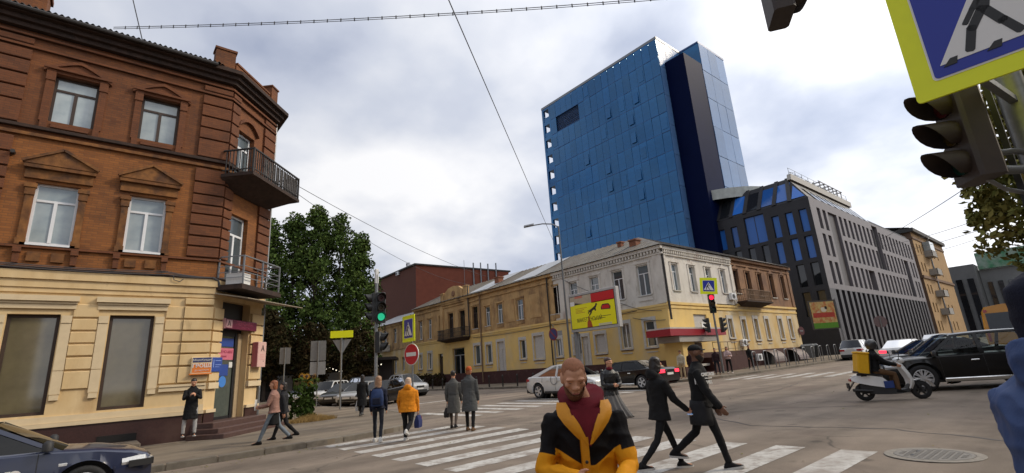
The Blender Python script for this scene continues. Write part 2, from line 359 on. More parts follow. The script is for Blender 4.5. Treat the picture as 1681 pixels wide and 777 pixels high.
# older repairs in the carriageway
M_patch = crackmat('asphalt_repair', (.175,.139,.108), (.10,.08,.064), (.22,.175,.138), .7, .8)
for k,(cx,cy,w,h,a) in enumerate(((12.5,7.9,1.1,.5,.5),(6.0,1.7,1.3,.5,.1),(19.5,11.2,2.2,.7,.05),(3.0,6.5,1.5,.8,.7))):
    pts = []
    for i in range(16):
        t = 2*pi*i/16; r_ = (abs(cos(t))**6+abs(sin(t))**6)**(-1/6)*random.uniform(.86,1.06); x,y = w*r_*cos(t),h*r_*sin(t); X_,Y_ = cx+x*cos(a)-y*sin(a), cy+x*sin(a)+y*cos(a); pts.append((X_,Y_,gz(X_,Y_)+.0025))
    m = MB(); m.poly(pts); part('asphalt_patch', m, M_patch, road)
for k,pts in enumerate((((9.6,12.0),(11.2,9.5),(12.2,7.9),(14.4,6.3),(15.2,4.2)),((10.5,1.3),(11.4,3.0),(11.2,5.5),(13.1,8.4),(13.2,11.8)),((17.5,9.0),(20.5,8.7),(24.5,9.4)),((2.0,9.2),(3.4,8.1),(4.4,8.5)))):
    m = MB(); q = []
    P_ = [Vector((x,y,0)) for x,y in pts]
    for a_,b_ in zip(P_[:-1],P_[1:]):
        for i in range(6): p = a_.lerp(b_,i/6)+Vector((random.uniform(-.07,.07),random.uniform(-.07,.07),0)); q.append(p)
    rows_ = []
    for i,p in enumerate(q):
        t = (q[min(i+1,len(q)-1)]-q[max(i-1,0)]).normalized(); n_ = Vector((-t.y,t.x,0))*random.uniform(.012,.035); rows_.append([(v.x,v.y,gz(v.x,v.y)+.0034) for v in (p-n_,p+n_)])
    m.loft(rows_,False,False); part('tar_seam', m, pmat('tar',(.045,.037,.032),.6), road)
# ------------------------------------------------------------------ shared facade tools
# facade frames: local x to the right seen from outside, y into the wall, z up
def wall_face(mb, x0, x1, z0, z1, ops, rev=.2, back=None):
    """wall sheet with rectangular openings and their reveals; ops: (x0,x1,z0,z1)"""
    ops = [o for o in ops if o[0] < x1 and o[1] > x0]
    X = sorted({x0,x1,*[min(max(v,x0),x1) for o in ops for v in o[:2]]}); Z = sorted({z0,z1,*[min(max(v,z0),z1) for o in ops for v in o[2:4]]})
    for i in range(len(X)-1):
        run = None
        for j in range(len(Z)-1):
            cx, cz = (X[i]+X[i+1])/2, (Z[j]+Z[j+1])/2
            hole = any(o[0]<cx<o[1] and o[2]<cz<o[3] for o in ops)
            if not hole:
                run = [Z[j],Z[j+1]] if run is None else [run[0],Z[j+1]]
            if (hole or j == len(Z)-2) and run is not None:
                mb.quad((X[i],0,run[0]),(X[i+1],0,run[0]),(X[i+1],0,run[1]),(X[i],0,run[1])); run = None
    for o in ops:
        a,b,c,d = o[:4]; r = o[4] if len(o)>4 else rev
        mb.quad((a,0,c),(a,0,d),(a,r,d),(a,r,c)); mb.quad((b,0,d),(b,0,c),(b,r,c),(b,r,d))
        mb.quad((a,0,d),(b,0,d),(b,r,d),(a,r,d)); mb.quad((a,0,c),(a,r,c),(b,r,c),(b,0,c))
_wc = {}
def window(parent, F, x0, x1, z0, z1, y=.18, frame=None, pane=None, style='t', fw=.07, name='window', label=None):
    """frame mesh with its pane as a sub-part; style t: transom over two casements, x: two casements, b: board, g: one big pane, s: sash with one bar"""
    frame = frame or M_pvc; pane = pane or M_glass; w, h = round(x1-x0,2), round(z1-z0,2); k = (w,h,style,frame.name,fw)
    if k not in _wc:
        m = MB(); d = .06
        m.box(0,fw,0,d,0,h); m.box(w-fw,w,0,d,0,h); m.box(fw,w-fw,0,d,0,fw); m.box(fw,w-fw,0,d,h-fw,h)
        t = h*.72
        if style in 'tT': m.box(fw,w-fw,-.005,d,t-fw/2,t+fw/2); m.box(w/2-fw*.6,w/2+fw*.6,-.012,d,fw,t-fw/2)
        if style == 'x': m.box(w/2-fw*.6,w/2+fw*.6,-.006,d,fw,h-fw)
        if style == 's': m.box(fw,w-fw,-.005,d,h*.66-fw/2,h*.66+fw/2)
        if style == 'd': m.box(fw,w-fw,-.005,d,h*.78-fw/2,h*.78+fw/2); m.box(w/2-fw,w/2+fw,-.012,d,fw,h*.78-fw/2); m.box(fw,w-fw,.005,d,fw,h*.22)
        me = mesh_from(name, m, frame); p = MB(); p.box(fw*.5,w-fw*.5,.03,.045,fw*.5,h-fw*.5); pe = mesh_from('pane', p, M_glass); _wc[k] = (me, pe)
    me, pe = _wc[k]
    o = link(name, me, parent); o.location = Vector((0,0,0)); o.matrix_local = F @ tr(x0,y,z0)
    q = link('pane', pe, o)
    q.material_slots[0].link = 'OBJECT'; q.material_slots[0].material = pane
    if label: o['label'] = label
    return o
def courses(parent, F, name, zones, zs, mat, proud=.05, gap=.05):
    """rusticated courses, every course a stone band of its own"""
    for (a,b) in zones:
        for i in range(len(zs)-1):
            m = MB(); j = random.uniform(-.006,.006); z0, z1 = zs[i]+gap/2, zs[i+1]-gap/2; p = proud+j; c = .02
            m.loft([[(a,0,z0),(b,0,z0),(b,0,z1),(a,0,z1)],[(a,-p+c,z0),(b,-p+c,z0),(b,-p+c,z1),(a,-p+c,z1)],[(a,-p,z0+c),(b,-p,z0+c),(b,-p,z1-c),(a,-p,z1-c)]])
            o = part(name, m, mat, parent); o.matrix_local = F
def rel(parent, F): return tr(*(-worg(parent))) @ F       # world facade frame -> parent's local frame
# ------------------------------------------------------------------ brick corner building on the left
M_brick = brickmat('brown_brick', (.195,.068,.021), (.115,.038,.014), (.085,.045,.026), [((.040,.018,.012), .85, .55, .45), ((.20,.075,.024), .65, .45, .57), ((.03,.018,.014), .6, 2.2, .58)])
M_brick1 = brickmat('orange_brick', (.285,.105,.026), (.16,.055,.016), (.11,.06,.03), [((.050,.022,.012), .85, .5, .47), ((.30,.125,.032), .6, .7, .57), ((.03,.018,.014), .6, 2.2, .60)])
M_bandb = brickmat('brick_band', (.165,.056,.020), (.105,.035,.014), (.07,.036,.02), [((.04,.019,.013), .7, .8, .48)])
M_stoneb = pmat('stone_moulding', (.27,.115,.032), .9, var=.4, vscale=2.5, col2=(.16,.065,.022), stain=[((.045,.024,.016), .85, 1.6, .5)], bump=.3)
M_darkb = pmat('sooty_cornice', (.050,.028,.020), .9, var=.5, vscale=2, stain=[((.02,.014,.012), .7, 1.5)], bump=.3)
M_yel = pmat('yellow_stucco', (.68,.51,.28), .85, var=.08, vscale=1.5, col2=(.63,.45,.225), stain=[((.40,.24,.10), .65, .9, .54), ((.70,.58,.38), .5, .6, .6), ((.22,.14,.07), .5, 2.4, .62)], bump=.12, bscale=30, stretch=(1,1,.4))
M_yel2 = pmat('pale_stucco_trim', (.66,.53,.34), .85, var=.10, vscale=1.5, stain=[((.45,.29,.14), .45, 1.1, .58)], bump=.08, bscale=30)
M_gran = pmat('brown_granite', (.058,.022,.019), .45, var=.4, vscale=7, stain=[((.09,.05,.04), .5, .7)], fine=.3, bscale=60)
M_blind = pmat('shop_blind_glass', (.15,.13,.075), .05, spec=.8, ior=1.6, var=.2, vscale=1.2, col2=(.14,.12,.075))
M_steps = pmat('step_granite', (.10,.052,.042), .6, var=.3, vscale=4, fine=.25)
M_slate = pmat('corrugated_roof', (.06,.058,.055), .8, var=.3)
BB = thing('corner_building', 'three storey brick corner building with yellow ground floor and chamfered balcony corner', 'building', (3,20,0))
F1 = rel(BB, tr(0,20,0)); F2 = rel(BB, tr(3,20,0) @ rz(pi/4)); F3 = rel(BB, tr(5.1,22.1,0) @ rz(pi/2)); CL = 2.97
cW = [.82,-1.48,-5.25,-7.55,-9.85,-12.15]
def P(name, F, shapes, mat, **k):
    m = MB()
    for s_ in shapes: m.box(*s_)
    o = part(name, m, mat, BB, **k); o.matrix_local = F; return o
# walls
gops = [(c-.575,c+.575,1.2,4.06) for c in cW]
m = MB(F1); wall_face(m,-14.6,3,0,5.3,gops); m.M = F2; wall_face(m,0,CL,0,5.3,[(.56,2.2,.5,4.72,.32)]); m.M = F3; wall_face(m,0,24,0,5.3,[]); m.M = F1
m.quad((-14.6,0,0),(-14.6,26,0),(-14.6,26,5.3),(-14.6,0,5.3)); part('ground_floor_wall', m, M_yel, BB)
uops = [(c-.52,c+.52,6.17,8.1) for c in cW]+[(c-.56,c+.56,10.19,11.86) for c in cW]
for za, zb_, mt in ((5.3,9.6,M_brick1),(9.6,13.7,M_brick)):
    o1 = [o for o in uops if za < o[2] < zb_]
    m = MB(F1); wall_face(m,-14.6,3,za,zb_,o1); part('brick_wall', m, mt, BB); m = MB(F2); wall_face(m,0,CL,za,zb_,[(.5,1.62,5.36,8.06,.25)] if za < 9 else [(.55,1.62,9.62,11.6,.25)]); part('brick_wall', m, mt, BB); m = MB(F3); wall_face(m,0,24,za,zb_,[]); part('brick_wall', m, mt, BB)
    m = MB(F1); m.quad((-14.6,0,za),(-14.6,26,za),(-14.6,26,zb_),(-14.6,0,zb_)); part('brick_wall', m, mt, BB)
# windows
for i, c in enumerate(cW):
    window(BB, F1, c-.575, c+.575, 1.2, 4.06, .14, M_brownwood, M_blind, 'g', .09, 'shop_window')
    window(BB, F1, c-.52, c+.52, 6.17, 8.1, .14, M_pvc, M_glass_pale if i < 2 else M_glass, 't', .07)
    window(BB, F1, c-.56, c+.56, 10.19, 11.86, .16, M_brownwood, M_glass_pale if i < 2 else M_glass, 't', .075)
    P('window_sill', F1, [(c-.62,c+.62,-.10,.12,6.10,6.165)], M_pvc)
    # dressed stone round the middle floor windows, pediment on top
    for s_ in (-1,1):
        m = MB(); a, b_ = sorted((c+s_*.53, c+s_*.70)); m.box(a,b_,-.07,0,6.3,7.86); m.box(a-.03,b_+.03,-.10,0,6.1,6.301); m.box(a-.03,b_+.03,-.10,0,7.66,7.9); m.box(a-.06,b_+.06,-.13,0,7.89,8.02)
        o = part('window_pilaster', m, M_stoneb, BB); o.matrix_local = F1
    m = MB(); m.box(c-.80,c+.80,-.09,0,8.2,8.5); m.box(c-.84,c+.84,-.2,0,8.51,8.62)
    o = part('lintel', m, M_stoneb, BB); o.matrix_local = F1
    m = MB(); a, b_, h0, h1 = c-.88, c+.88, 8.63, 9.17
    m.prism([(a,-.22,h0),(b_,-.22,h0),(b_,-.22,h0+.05),(c,-.22,h1),(a,-.22,h0+.05)],(0,.10,0)); m.prism([(a+.28,-.13,h0+.03),(b_-.28,-.13,h0+.03),(c,-.13,h1-.14)],(0,.125,0))
    # raking mouldings stand proud of the tympanum
    for s_ in (-1,1): m.beam((c+s_*.9,-.2,h0+.045),(c,-.2,h1+.02),.16,.075,(0,0,1))
    o = part('pediment', m, M_stoneb, BB); o.matrix_local = F1
    # top floor: pilaster strips, low arched hood
    for s_ in (-1,1):
        m = MB(); a, b_ = sorted((c+s_*.57, c+s_*.76)); m.box(a,b_,-.06,0,10.15,11.62); m.box(a-.02,b_+.02,-.09,0,11.60,11.98)
        o = part('window_pilaster', m, M_bandb, BB); o.matrix_local = F1
    m = MB(); n_ = 10; pts = [(c-.86+1.72*k/n_, 12.0+.10*0+.46*(1-abs(2*k/n_-1)**1.25)) for k in range(n_+1)]
    m.prism([(x,-.13,z) for x,z in pts]+[(x,-.13,z-.11) for x,z in pts[::-1]],(0,.13,0)); m.prism([(x,-.06,z-.115) for x,z in pts]+[(c+.7,-.06,11.885),(c-.7,-.06,11.885)][::1],(0,.06,0))
    m.box(c-.86,c+.86,-.16,0,11.99,12.06)
    o = part('hood_mould', m, M_bandb, BB); o.matrix_local = F1
    P('apron_panel', F1, [(c-.46,c+.46,-.05,0,9.98,10.12)], M_bandb)
    for s_ in (-1,1):
        P('apron_block', F1, [(c+s_*.64-.08,c+s_*.64+.08,-.08,0,9.92,10.14)], M_bandb)
        P('console', F1, [(c+s_*.64-.09,c+s_*.64+.09,-.14,0,5.86,6.015),(c+s_*.64-.07,c+s_*.64+.07,-.09,0,5.55,5.861)], M_bandb); P('console_panel', F1, [(c+s_*.27-.15,c+s_*.27+.15,-.06,0,5.62,5.9)], M_stoneb)
    # ground floor surround and white hood
    for s_ in (-1,1):
        m = MB(); a, b_ = sorted((c+s_*.6, c+s_*.84)); m.box(a+.012,b_-.012,-.03,0,1.58,4.02); m.box(a,b_,-.05,0,2.42,3.78); m.box(a,b_,-.07,0,3.8,4.02); m.box(a,b_,-.05,0,1.74,2.40); m.box(a+.02,b_-.02,-.07,0,1.58,1.72)
        o = part('window_pilaster', m, M_yel2, BB); o.matrix_local = F1
    P('white_hood', F1, [(c-.90,c+.90,-.07,0,4.22,4.36),(c-.92,c+.92,-.11,0,4.365,4.43),(c-.95,c+.95,-.18,0,4.44,4.6)], M_yel2)
# string courses, plinth, cornices wrap the corner
def wrap(name, z0, z1, p, mat, x0=-14.6, end=True):
    d = p*math.tan(pi/8); e = .35
    ring = [(x0,20-p),(3+d,20-p),(5.1+p*.7071+p*(1-.7071)-0*.3,22.1-.0-p*(.7071-.2929)),(5.1+p,22.1+.0+d*.0+p*.0+3.0),(5.1,25.1),(5.1,22.1),(3,20),(x0,20)]
    ring[2] = (5.1+p, 22.1 - d + 0.0) if False else (5.1+p, 22.1-d)
    m = MB(tr(*(-worg(BB)))); m.prism([(x,y,z0) for x,y in ring],(0,0,z1-z0)); return part(name, m, mat, BB)
wrapdoor = []
P('plinth', F1, [(-14.6,3.0,-.06,0,-.3,.84)], M_gran); P('plinth', F2, [(0.02,.52,-.06,0,-.3,.84)], M_gran); P('plinth', F2, [(2.24,2.99,-.06,0,-.3,.84)], M_gran)
P('base_moulding', F1, [(-14.6,3.03,-.11,0,.845,.95),(-14.6,3.01,-.05,0,.955,1.14)], M_yel2); P('base_moulding', F2, [(.045,.52,-.11,0,.845,.95)], M_yel2); P('base_moulding', F2, [(2.24,3.03,-.11,0,.845,.95)], M_yel2)
P('waist_moulding', F1, [(1.72,3.03,-.09,0,1.62,1.74),(1.72,3.02,-.12,0,1.75,1.82)], M_yel2); P('waist_moulding', F2, [(.05,.55,-.12,0,1.62,1.82)], M_yel2); P('waist_moulding', F2, [(2.24,3.05,-.12,0,1.62,1.82)], M_yel2)
wrap('yellow_cornice', 4.70, 4.84, .05, M_yel); wrap('yellow_cornice', 4.845, 5.08, .09, M_yel); wrap('yellow_cornice', 5.085, 5.34, .15, M_yel)
wrap('dark_string_course', 5.345, 5.43, .12, M_darkb); wrap('string_course', 6.02, 6.095, .08, M_bandb)
wrap('string_course', 9.56, 9.66, .10, M_stoneb); wrap('string_course', 9.80, 9.90, .14, M_darkb)
wrap('frieze_moulding', 12.56, 12.64, .10, M_bandb); wrap('frieze_moulding', 12.95, 13.03, .12, M_bandb)
wrap('brick_cornice', 13.18, 13.34, .20, M_darkb); wrap('brick_cornice', 13.345, 13.5, .34, M_darkb); wrap('eaves', 13.505, 13.66, .52, M_darkb)
zs_g = [1.84,2.40,2.80,3.18,3.56,3.95,4.40]
courses(BB, F1, 'stone_band', [(-.62,-.04),(1.7,2.18),(2.86-5.65,-2.38)], zs_g, M_yel); courses(BB, F1, 'stone_band', [(2.2,3.04),(-4.3,-2.85)], zs_g, M_yel, .10)
courses(BB, F2, 'stone_band', [(.04,.54),(2.24,3.01)], zs_g, M_yel, .10)
courses(BB, F1, 'stone_band', [(2.2,3.04),(-4.3,-2.85)], [4.42,4.68], M_yel, .10)
zs_m = [6.12,6.52,6.9,7.3,7.72,8.08,8.47,8.94,9.5]; zs_t = [9.93,10.68,11.14,11.6,12.1,12.5]; zs_f = [12.66,12.92]
for zz_ in (zs_m, zs_t, zs_f):
    courses(BB, F1, 'brick_band', [(2.07,3.03),(-4.2,-2.68)], zz_, M_bandb, .09); courses(BB, F2, 'brick_band', [(.03,.48),(2.2,3.01)], zz_, M_bandb, .09)
for x in (-4.45,): P('brick_pilaster', F1, [(x-.0,x+.2,-.04,0,5.5,12.5)], M_brick)
# chamfer: glazed balcony doors
window(BB, F2, .5,1.62,5.36,8.06,.18,M_pvc,M_glass,'T',.08,'balcony_door'); window(BB, F2, .55,1.62,9.4,11.6,.2,M_pvc,M_glass,'T',.09,'balcony_door')
m = MB(); n_=8; pts=[(.45+1.3*k/n_,11.85+.38*(1-(2*k/n_-1)**2)) for k in range(n_+1)]; m.prism([(x,-.14,z) for x,z in pts]+[(x,-.14,z-.12) for x,z in pts[::-1]],(0,.14,0)); o=part('hood_mould',m,M_bandb,BB); o.matrix_local=F2
# roof: corrugated sheets over the front, a gutter under them
m = MB(F1); pr = []; n_ = 560; x0, x1 = -14.9, 2.5
for y_, z_ in ((-.62,13.70),(-.60,13.72),(6.5,17.2)):
    pr.append([(x0+(x1-x0)*k/n_, y_, z_+.035*sin(2*pi*k/5.0)) for k in range(n_+1)])
m.loft(pr, False, False); m.poly([(2.5,-.6,13.70),(3.0,.1,13.70),(5.05,2.15,13.70),(2.5,6.5,17.2)]); m.quad((5.05,2.15,13.70),(5.05,26,13.7),(2.5,26,17.2),(2.5,6.5,17.2)); m.quad((x0,6.5,17.2),(2.5,6.5,17.2),(2.5,26,17.2),(x0,26,13.7)); part('roof', m, M_slate, BB)
m = MB(F1); m.tube([(-14.8,-.60,13.62),(2.35,-.60,13.60)], .07, 8); part('gutter', m, M_iron, BB)
m = MB(); m.box(-4.6,-2.68,.7,1.5,13.6,15.25); m.box(-4.66,-2.62,.64,1.56,15.26,15.42); o=part('chimney', m, M_brick, BB); o.matrix_local=F1
# parapet over the chamfer
m = MB(); m.M=F1; m.box(2.3,3.0,-.1,.4,13.66,14.62); m.box(2.26,3.04,-.14,.44,14.63,14.72); m.M=F2; m.box(.12,2.5,.02,.3,13.66,14.28); m.box(.14,2.45,-.02,.34,14.29,14.37); m.box(2.5,2.97,-.06,.42,13.66,14.72); m.box(2.46,3.01,-.1,.46,14.73,14.8)
part('parapet', m, M_brick, BB)
# upper balcony, dark iron on a tapered slab
def balusters(m, pts, z0, z1, step, r):
    for a, b_ in zip(pts[:-1], pts[1:]):
        L_ = hypot(b_[0]-a[0], b_[1]-a[1]); n_ = max(1,int(L_/step))
        for k in range(1,n_): t=k/n_; x,y=a[0]+(b_[0]-a[0])*t,a[1]+(b_[1]-a[1])*t; m.box(x-r,x+r,y-r,y+r,z0,z1)
pt = [(-.15,0),(-.15,-1.22),(3.1,-1.22),(3.1,0)]
m = MB(); m.loft([[(.25,0,8.86),(2.75,0,8.86),(2.6,-.1,8.86),(.4,-.1,8.86)],[(-.1,0,9.12),(3.05,0,9.12),(3.05,-1.15,9.22),(-.1,-1.15,9.22)],[(-.2,0,9.23),(3.15,0,9.23),(3.15,-1.27,9.23),(-.2,-1.27,9.23)],[(-.2,0,9.36),(3.15,0,9.36),(3.15,-1.27,9.36),(-.2,-1.27,9.36)]])
ub = part('balcony_slab', m, M_darkb, BB); ub.matrix_local = F2
m = MB(); balusters(m, pt, 9.36, 10.3, .13, .014); o = part('balusters', m, M_iron, BB, kind='stuff'); o.matrix_local = F2
m = MB()
for a,b_ in zip(pt[:-1],pt[1:]): m.beam((*a,10.30),(*b_,10.30),.07,.05); m.beam((*a,9.5),(*b_,9.5),.04,.03)
for q in pt[1:3]: m.box(q[0]-.03,q[0]+.03,q[1]-.03,q[1]+.03,9.36,10.34)
o = part('balcony_rail', m, M_iron, BB); o.matrix_local = F2
m = MB(); 
for k in range(9): m.box(.62+k*.27,.62+k*.27+.235,-1.185,-1.175,9.42,10.22)
M_fibro = pmat('weathered_sheet', (.30,.28,.27), .8, var=.4, vscale=3, col2=(.20,.18,.17)); o = part('balcony_sheeting', m, M_fibro, BB); o.matrix_local = F2
# lower balcony, light steel rails, with the entrance canopy under it
pt = [(.1,0),(.1,-1.0),(2.4,-1.0),(2.4,0)]
m = MB(); m.box(.0,2.5,-1.06,0,4.98,5.12); m.box(.04,2.46,-1.02,0,5.125,5.17); o = part('balcony_slab', m, M_darkb, BB); o.matrix_local = F2
m = MB()
for a,b_ in zip(pt[:-1],pt[1:]):
    for z_ in (5.42,5.62,5.84): m.beam((*a,z_),(*b_,z_),.025,.025)
    m.beam((*a,6.2),(*b_,6.2),.05,.04)
for q in [(.1,-.05),(.1,-1.0),(1.25,-1.0),(2.4,-1.0),(2.4,-.05)]: m.box(q[0]-.025,q[0]+.025,q[1]-.025,q[1]+.025,5.17,6.22)
o = part('balcony_rail', m, M_steel, BB); o.matrix_local = F2
m = MB(); m.box(.18,.7,-.9,-.3,5.18,5.6); o = part('balcony_box', m, M_white, BB); o.matrix_local = F2
M_canopy = pmat('canopy_sheet', (.30,.25,.18), .6, var=.3, vscale=2, stain=[((.12,.07,.05),.5,1.2)])
m = MB(); m.loft([[(-.05,0,4.86),(3.1,0,4.86),(3.1,0,4.9),(-.05,0,4.9)],[(.1,-1.25,4.62),(4.1,-1.15,4.72),(4.1,-1.15,4.75),(.1,-1.25,4.65)]]); o = part('canopy', m, M_canopy, BB); o.matrix_local = F2
# entrance
M_canopy2 = pmat('beige_post', (.40,.30,.18), .7, var=.15)
m = MB(); m.box(.56,.98,.30,.38,.5,3.6); m.box(1.84,1.96,.28,.38,.5,3.6); m.box(.98,1.84,.30,.38,3.48,3.6); m.box(.98,1.84,.30,.38,.5,.64); m.box(.56,2.2,.31,.36,3.601,4.72)
dr = part('door', m, M_black, BB); dr.matrix_local = F2
P('door_post', F2, [(1.965,2.2,.24,.34,.5,3.6)], M_canopy2)
M_doorglass = pmat('door_glass', (.10,.115,.10), .08, spec=.8, var=.2)
m = MB(); m.box(.97,1.85,.33,.35,.6,3.5); part('pane', m, M_doorglass, dr)
M_pink = pmat('pink_poster', (.62,.17,.24), .5, var=.08); M_dblue = pmat('blue_sticker', (.03,.07,.30), .4); M_lblue = pmat('light_blue_sticker', (.06,.22,.62), .4); M_mag = pmat('magenta_print', (.30,.02,.07), .5)
m = MB(); m.box(.99,1.83,.310,.326,2.62,3.04); po = part('poster', m, M_pink, dr)
lettering('ЛЕНО-МАГ', .15, tr(1.41,.308,2.90), M_mag, dr, 'poster_lettering'); lettering('сервіс', .11, tr(1.3,.308,2.74), M_mag, dr, 'poster_lettering')
m = MB(); m.box(1.12,1.6,.312,.326,2.05,2.45); part('sticker', m, M_dblue, dr); m = MB(); m.box(1.0,1.8,.312,.326,3.1,3.4); part('sticker', m, M_dblue, dr); m = MB(tr(1.34,.32,1.84)); m.lathe([(.2,-.004),(.2,.004)],20,'Y'); part('round_sticker', m, M_lblue, dr)
m = MB(); m.box(1.63,1.82,.312,.326,2.34,2.54); part('notice', m, M_white, dr); m = MB(); m.box(.99,1.11,.312,.326,2.14,2.42); part('notice', m, M_white, dr)
# steps
sp = Matrix()
for k,(h0,h1,dd,a,b_) in enumerate([(.0,.54,.62,-.25,2.75),(.0,.37,.95,-.45,3.0),(.0,.22,1.28,-.65,3.2)]):
    m = MB(); m.bbox(a,b_,-dd,.0 if k else .5,-.2,h1,.02); o = part('step', m, M_steps, BB); o.matrix_local = F2
m = MB(); m.bbox(-14,1.35,-1.28,-.06,-.1,.24,.03); M_ledge = pmat('ledge_concrete', (.155,.125,.095), .9, var=.3, vscale=2, bump=.3, stain=[((.06,.045,.035),.6,1.5)]); o = part('ledge', m, M_ledge, BB); o.matrix_local = F1
m = MB(); m.box(.35,1.3,-.085,-.06,.26,.46); o = part('cellar_vent', m, M_dark, BB); o.matrix_local = F1
# drainpipe, cables
m = MB(F3); m.tube([(.15,-.12,.3),(.15,-.12,4.6)],.06,8); m.tube([(.15,-.12,4.6),(.15,-.12,13.2)],.05,8); part('drainpipe', m, M_steel, BB)
m = MB(F1)
def sagline(a,b_,sag,n=10): a,b_=Vector(a),Vector(b_); return [tuple(a.lerp(b_,k/n)-Vector((0,0,sag*4*(k/n)*(1-k/n)))) for k in range(n+1)]
for dz in (0,.05,.09): m.tube(sagline((-14,-.2,5.47+dz),(-3,-.2,5.44+dz),.05),.015,5); m.tube(sagline((-3,-.2,5.44+dz),(1.6,-.2,5.42+dz*1.2),.07),.014,5); m.tube(sagline((1.6,-.2,5.42+dz),(3.0,-.2,5.40),.04),.014,5)
m.tube([(1.75,-.2,5.4),(1.78,-.2,5.25),(1.95,-.2,5.2),(2.05,-.2,5.3)],.015,5); m.tube([(2.9,-.2,5.4),(3.1,-.12,5.3),(3.2,-.1,5.0),(3.35,-.0,4.95)],.04,6)
part('cable', m, M_wire, BB); m = MB(F1); m.tube([(-2.62,0,8.92),(-2.62,-.22,8.92)],.06,8); part('vent_pipe', m, M_iron, BB)
# signs fixed to it
s1 = thing('shop_sign', 'long dark magenta lightbox sign above the entrance of the corner building', 'sign', tuple(tr(3,20,0)@rz(pi/4)@Vector((1.45,-.08,3.86))), pi/4)
m = MB(); m.bbox(-.9,1.0,-.09,.11,-.17,.17,.02); part('lightbox', m, pmat('magenta_sign', (.14,.014,.045), .35, var=.15), s1); m = MB(); m.box(-.93,-.905,-.1,.11,-.18,.18); m.box(-.86,-.52,-.098,-.091,-.14,.14); part('white_panel', m, pmat('dim_sign_white', (.42,.24,.25), .5), s1)
lettering('A', .30, tr(-.69,-.1,-.0), M_black, s1, 'emblem'); lettering('ЛЕНО-МАГ', .21, tr(.25,-.094,.045), pmat('sign_pink', (.33,.06,.11), .5), s1); lettering('ремонт одягу', .075, tr(.25,-.094,-.10), pmat('sign_pink', (.33,.06,.11), .5), s1)
s2 = thing('shop_sign', 'orange and navy loans sign wrapped on the yellow wall left of the door', 'sign', (2.85,19.86,2.4), 0)
m = MB(); m.bbox(-.32,.28,-.04,.06,-.26,.27,.01); part('panel', m, M_yel2, s2); m = MB(); m.box(-.28,.26,-.046,-.041,-.23,.06); part('orange_panel', m, pmat('orange_print', (.68,.19,.03), .45), s2); m = MB(); m.box(-.28,.26,-.046,-.041,.10,.25); part('navy_panel', m, pmat('navy_print', (.03,.035,.12), .45), s2)
m = MB(); m.bbox(-.36,.3,-.09,.02,-.30,-.265,.01); part('orange_rail', m, pmat('orange_print', (.68,.19,.03), .45), s2)
lettering('ГРОШІ', .165, tr(-.01,-.05,-.02), M_white, s2, bold=.004); lettering('до зарплати', .07, tr(0,-.05,-.16), M_white, s2); lettering('МікроКредит', .088, tr(0,-.05,.175), M_white, s2)
s3 = thing('blue_sign', 'dark blue panel sign turning the corner beside the orange sign', 'sign', tuple(tr(3,20,0)@rz(pi/4)@Vector((.33,-.12,2.42))), pi/4)
m = MB(); m.bbox(-.28,.27,-.03,.05,-.24,.24,.01); part('panel', m, M_dblue, s3); m = MB(); m.box(-.1,.2,-.036,-.031,-.02,0); m.box(-.1,.12,-.036,-.031,-.09,-.075); m.box(-.1,.2,-.036,-.031,.12,.14); m.box(-.2,-.17,-.036,-.031,-.1,.16); part('print', m, pmat('pale_blue_print', (.25,.35,.7), .5), s3)
s4 = thing('box_sign', 'pale pink projecting lightbox with a black emblem on the right door pilaster', 'sign', tuple(tr(3,20,0)@rz(pi/4)@Vector((2.62,-.24,2.8))), pi/4)
m = MB(); m.bbox(-.27,.27,-.12,.14,-.48,.48,.02); part('lightbox', m, pmat('pale_pink_sign', (.66,.42,.37), .5, var=.08), s4); m = MB(); m.box(-.281,-.271,-.1,.12,-.46,.46); part('side_panel', m, pmat('pink_side', (.42,.12,.12), .5), s4)
lettering('A', .34, tr(.02,-.125,.22), M_black, s4, 'emblem'); lettering('\'', .2, tr(.1,-.125,-.33), M_black, s4, 'emblem'); m = MB(); [m.box(-.15,.17,-.124,-.121,-.02-k*.06,-.005-k*.06) for k in range(4)]; part('print', m, pmat('pink_print', (.6,.28,.27), .5), s4)
# ------------------------------------------------------------------ old two storey building on the far corner
M_wwash = pmat('whitewash', (.68,.645,.585), .9, var=.12, vscale=1.0, col2=(.58,.545,.49), stain=[((.28,.15,.10), .75, .55, .60), ((.30,.24,.18), .6, 1.6, .56), ((.20,.10,.07), .7, 2.6, .64)], bump=.2, stretch=(1,1,.55))
M_tan = pmat('tan_plaster', (.58,.38,.17), .9, var=.25, vscale=.8, col2=(.45,.27,.115), stain=[((.13,.075,.045), .8, .55, .5), ((.48,.33,.17), .6, .9, .6), ((.38,.12,.06), .6, 1.6, .64)], bump=.3, stretch=(1,1,.6))
M_tan2 = pmat('brown_plaster', (.30,.165,.085), .9, var=.25, vscale=.8, col2=(.20,.105,.06), stain=[((.10,.055,.04), .8, .7, .5), ((.36,.24,.14), .5, 1.2, .6)], bump=.3, stretch=(1,1,.6))
M_yelf = pmat('yellow_plaster', (.76,.53,.18), .85, var=.1, vscale=.7, col2=(.70,.50,.20), stain=[((.48,.33,.15), .5, .9, .58), ((.62,.52,.34), .6, .35, .55)], bump=.1, stretch=(1,1,.6))
M_cream = pmat('cream_plaster', (.64,.52,.32), .85, var=.1, vscale=.7, col2=(.60,.40,.14), stain=[((.40,.30,.18), .5, .9, .58)], bump=.1, stretch=(1,1,.6))
M_trimw = pmat('worn_white_trim', (.55,.53,.49), .85, var=.2, vscale=2, stain=[((.38,.31,.22), .6, 1.4, .55)])
M_plinth = pmat('oxblood_plinth', (.060,.016,.014), .75, var=.3, vscale=1.5, stain=[((.11,.06,.045), .5, 1.0, .55)])
